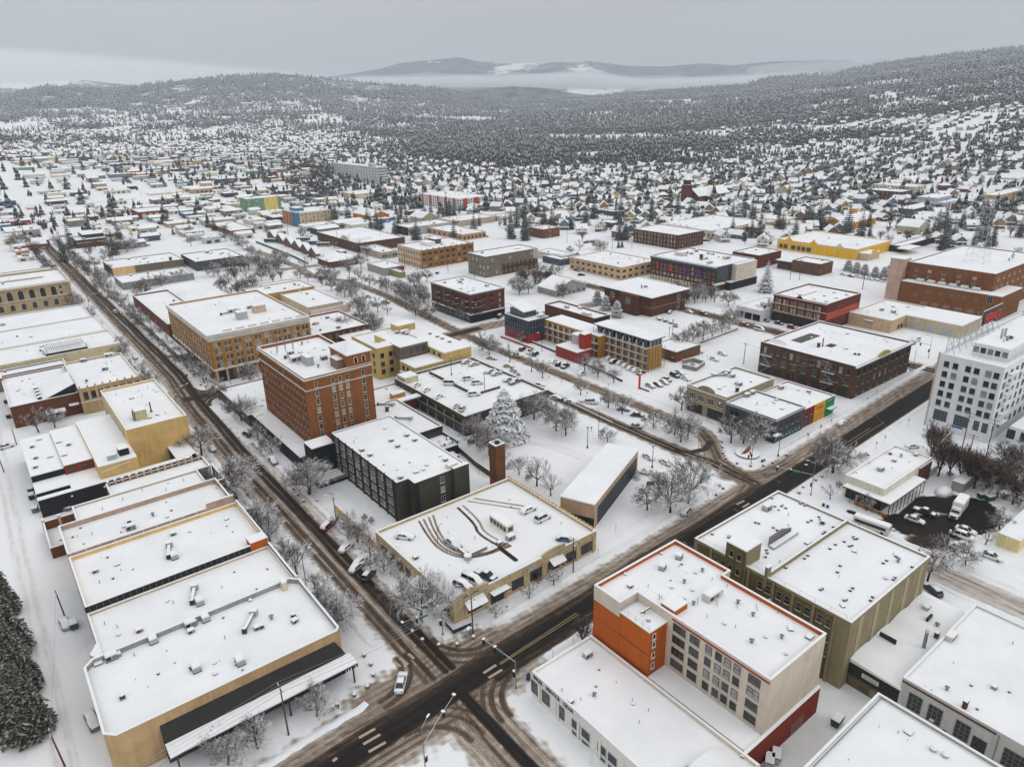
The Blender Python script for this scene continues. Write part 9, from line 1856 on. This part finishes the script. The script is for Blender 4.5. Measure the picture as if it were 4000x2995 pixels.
# wet bare asphalt of the cleared car park
LOT = [(np.array([(171,60),(178,52),(188,50),(193,53)]), 4.2, 1.6, 1.0), (np.array([(172,58),(170,52),(166,54)]), 2.2, 2.4, .8), (np.array([(170,62),(186,63),(194,58)]), .8, 1.0, .95), (np.array([(186,60),(190,54)]), 3, 2, 1.0), (np.array([(166,72),(167,66),(169,62)]), .5, .7, .9)]
lot = struct(sheet('wet_asphalt', 160, 44, 204, 76, .3, .009, LOT))
SNB = MB(); SNB.loft([[(math.cos(t*math.pi/4)*3.6, math.sin(t*math.pi/4)*2.2, 0) for t in range(8)], [(math.cos(t*math.pi/4)*2.4, math.sin(t*math.pi/4)*1.4, 1.0+.2*(t % 2)) for t in range(8)], [(math.cos(t*math.pi/4)*.8, math.sin(t*math.pi/4)*.5, 1.6) for t in range(8)]], SNOWG)
w = at('Z5', 1580, 450, 0); tag(ob('snow_heap', SNB.mesh('snow_heap', True), None, (w[0], w[1], 0)), 'ploughed heap of snow beside the grey container', 'snow heap')
# two walkers near the warehouse
def person(r, x, y, c, lab):
    w = at(r, x, y, 0); t = tag(ob('person', None, None, (w[0], w[1], .01), 1.2), lab, 'person'); me = bpy.data.meshes.new('body')
    V = [(0,0,.95),(0,0,1.2),(0,0,1.42),(0,0,1.55),(0,0,1.68),(.1,0,.9),(.12,.08,.5),(.12,.0,.06),(-.1,0,.9),(-.12,-.1,.5),(-.12,-.2,.08),(.2,0,1.4),(.26,.05,1.15),(.24,.16,.95),(-.2,0,1.4),(-.26,-.05,1.15),(-.24,.1,.95)]
    E = [(0,1),(1,2),(2,3),(3,4),(0,5),(5,6),(6,7),(0,8),(8,9),(9,10),(2,11),(11,12),(12,13),(2,14),(14,15),(15,16)]
    me.from_pydata(V, E, []); me.materials.append(flat(c)); o = ob('body', me, t); o.modifiers.new('k', 'SKIN'); o.modifiers.new('s', 'SUBSURF').levels = 1
    R_ = [.16,.15,.17,.06,.10,.10,.075,.05,.10,.075,.05,.07,.055,.045,.07,.055,.045]
    for v, rr in zip(me.skin_vertices[0].data, R_): v.radius = (rr, rr*.85)
    me.skin_vertices[0].data[0].use_root = True
person('R7', 545, 738, (110, 40, 40), 'person in a dark red coat walking beyond the dark brick warehouse'); person('R7', 588, 755, (40, 42, 50), 'person in dark clothes beside the signal beyond the warehouse')
# ================================================================== haze and labels
zl = []
for o in bpy.data.objects:
    if o.name.split('.')[0] in ('ground', 'mountain', 'snowy_hill', 'foothill', 'fog_bank', 'hill_mist', 'conifer_wood', 'frosted_wood'): zl += [v.co.z for v in o.data.vertices]
hz = MB()
hz.box(-16500, -16500, min(zl)-1.0, 16500, 16500, max(zl)+8.0, SNOW)
hzm = hz.mesh('haze'); hzm.materials.clear(); hzm.materials.append(volmat('haze_air', .000075, (.82, .90, .985)))
stuff(ob('haze', hzm))
ORD = ['nearest to', 'second nearest to', 'third nearest to', 'fourth nearest to', 'fifth nearest to', 'sixth nearest to', 'seventh nearest to', 'eighth nearest to', 'ninth nearest to', 'tenth nearest to', 'eleventh nearest to', 'twelfth nearest to', 'thirteenth nearest to', 'fourteenth nearest to', 'fifteenth nearest to', 'sixteenth nearest to', 'seventeenth nearest to', 'eighteenth nearest to', 'nineteenth nearest to', 'twentieth nearest to']+['%s nearest to' % w for w in ('twenty-first twenty-second twenty-third twenty-fourth twenty-fifth twenty-sixth twenty-seventh twenty-eighth twenty-ninth thirtieth thirty-first thirty-second thirty-third thirty-fourth thirty-fifth thirty-sixth thirty-seventh thirty-eighth thirty-ninth fortieth forty-first forty-second forty-third forty-fourth forty-fifth forty-sixth forty-seventh forty-eighth forty-ninth fiftieth fifty-first fifty-second fifty-third fifty-fourth fifty-fifth fifty-sixth fifty-seventh fifty-eighth fifty-ninth sixtieth').split()]
def autolabel(items):
    by = {}
    for o, d, x, y in items:
        k = sorted((math.hypot(x-lx, y-ly), ph) for ph, lx, ly in LAND)
        by.setdefault(d, []).append((o, k))
    for d, L in by.items():
        used = {}; rank = {}
        for o, k in L: rank.setdefault(k[0][1], []).append((k[0][0], o))
        for ph, M_ in rank.items():
            M_.sort(key=lambda t: t[0])
            for i, (_, o) in enumerate(M_):
                o['label'] = '%s, %s the %s' % (d, ORD[i], ph) if i < len(ORD) else '%s, farther off past the %s' % (d, ph)
for grp in (PLAIN, HOUSES, TREES, CARS, STR): autolabel(grp)
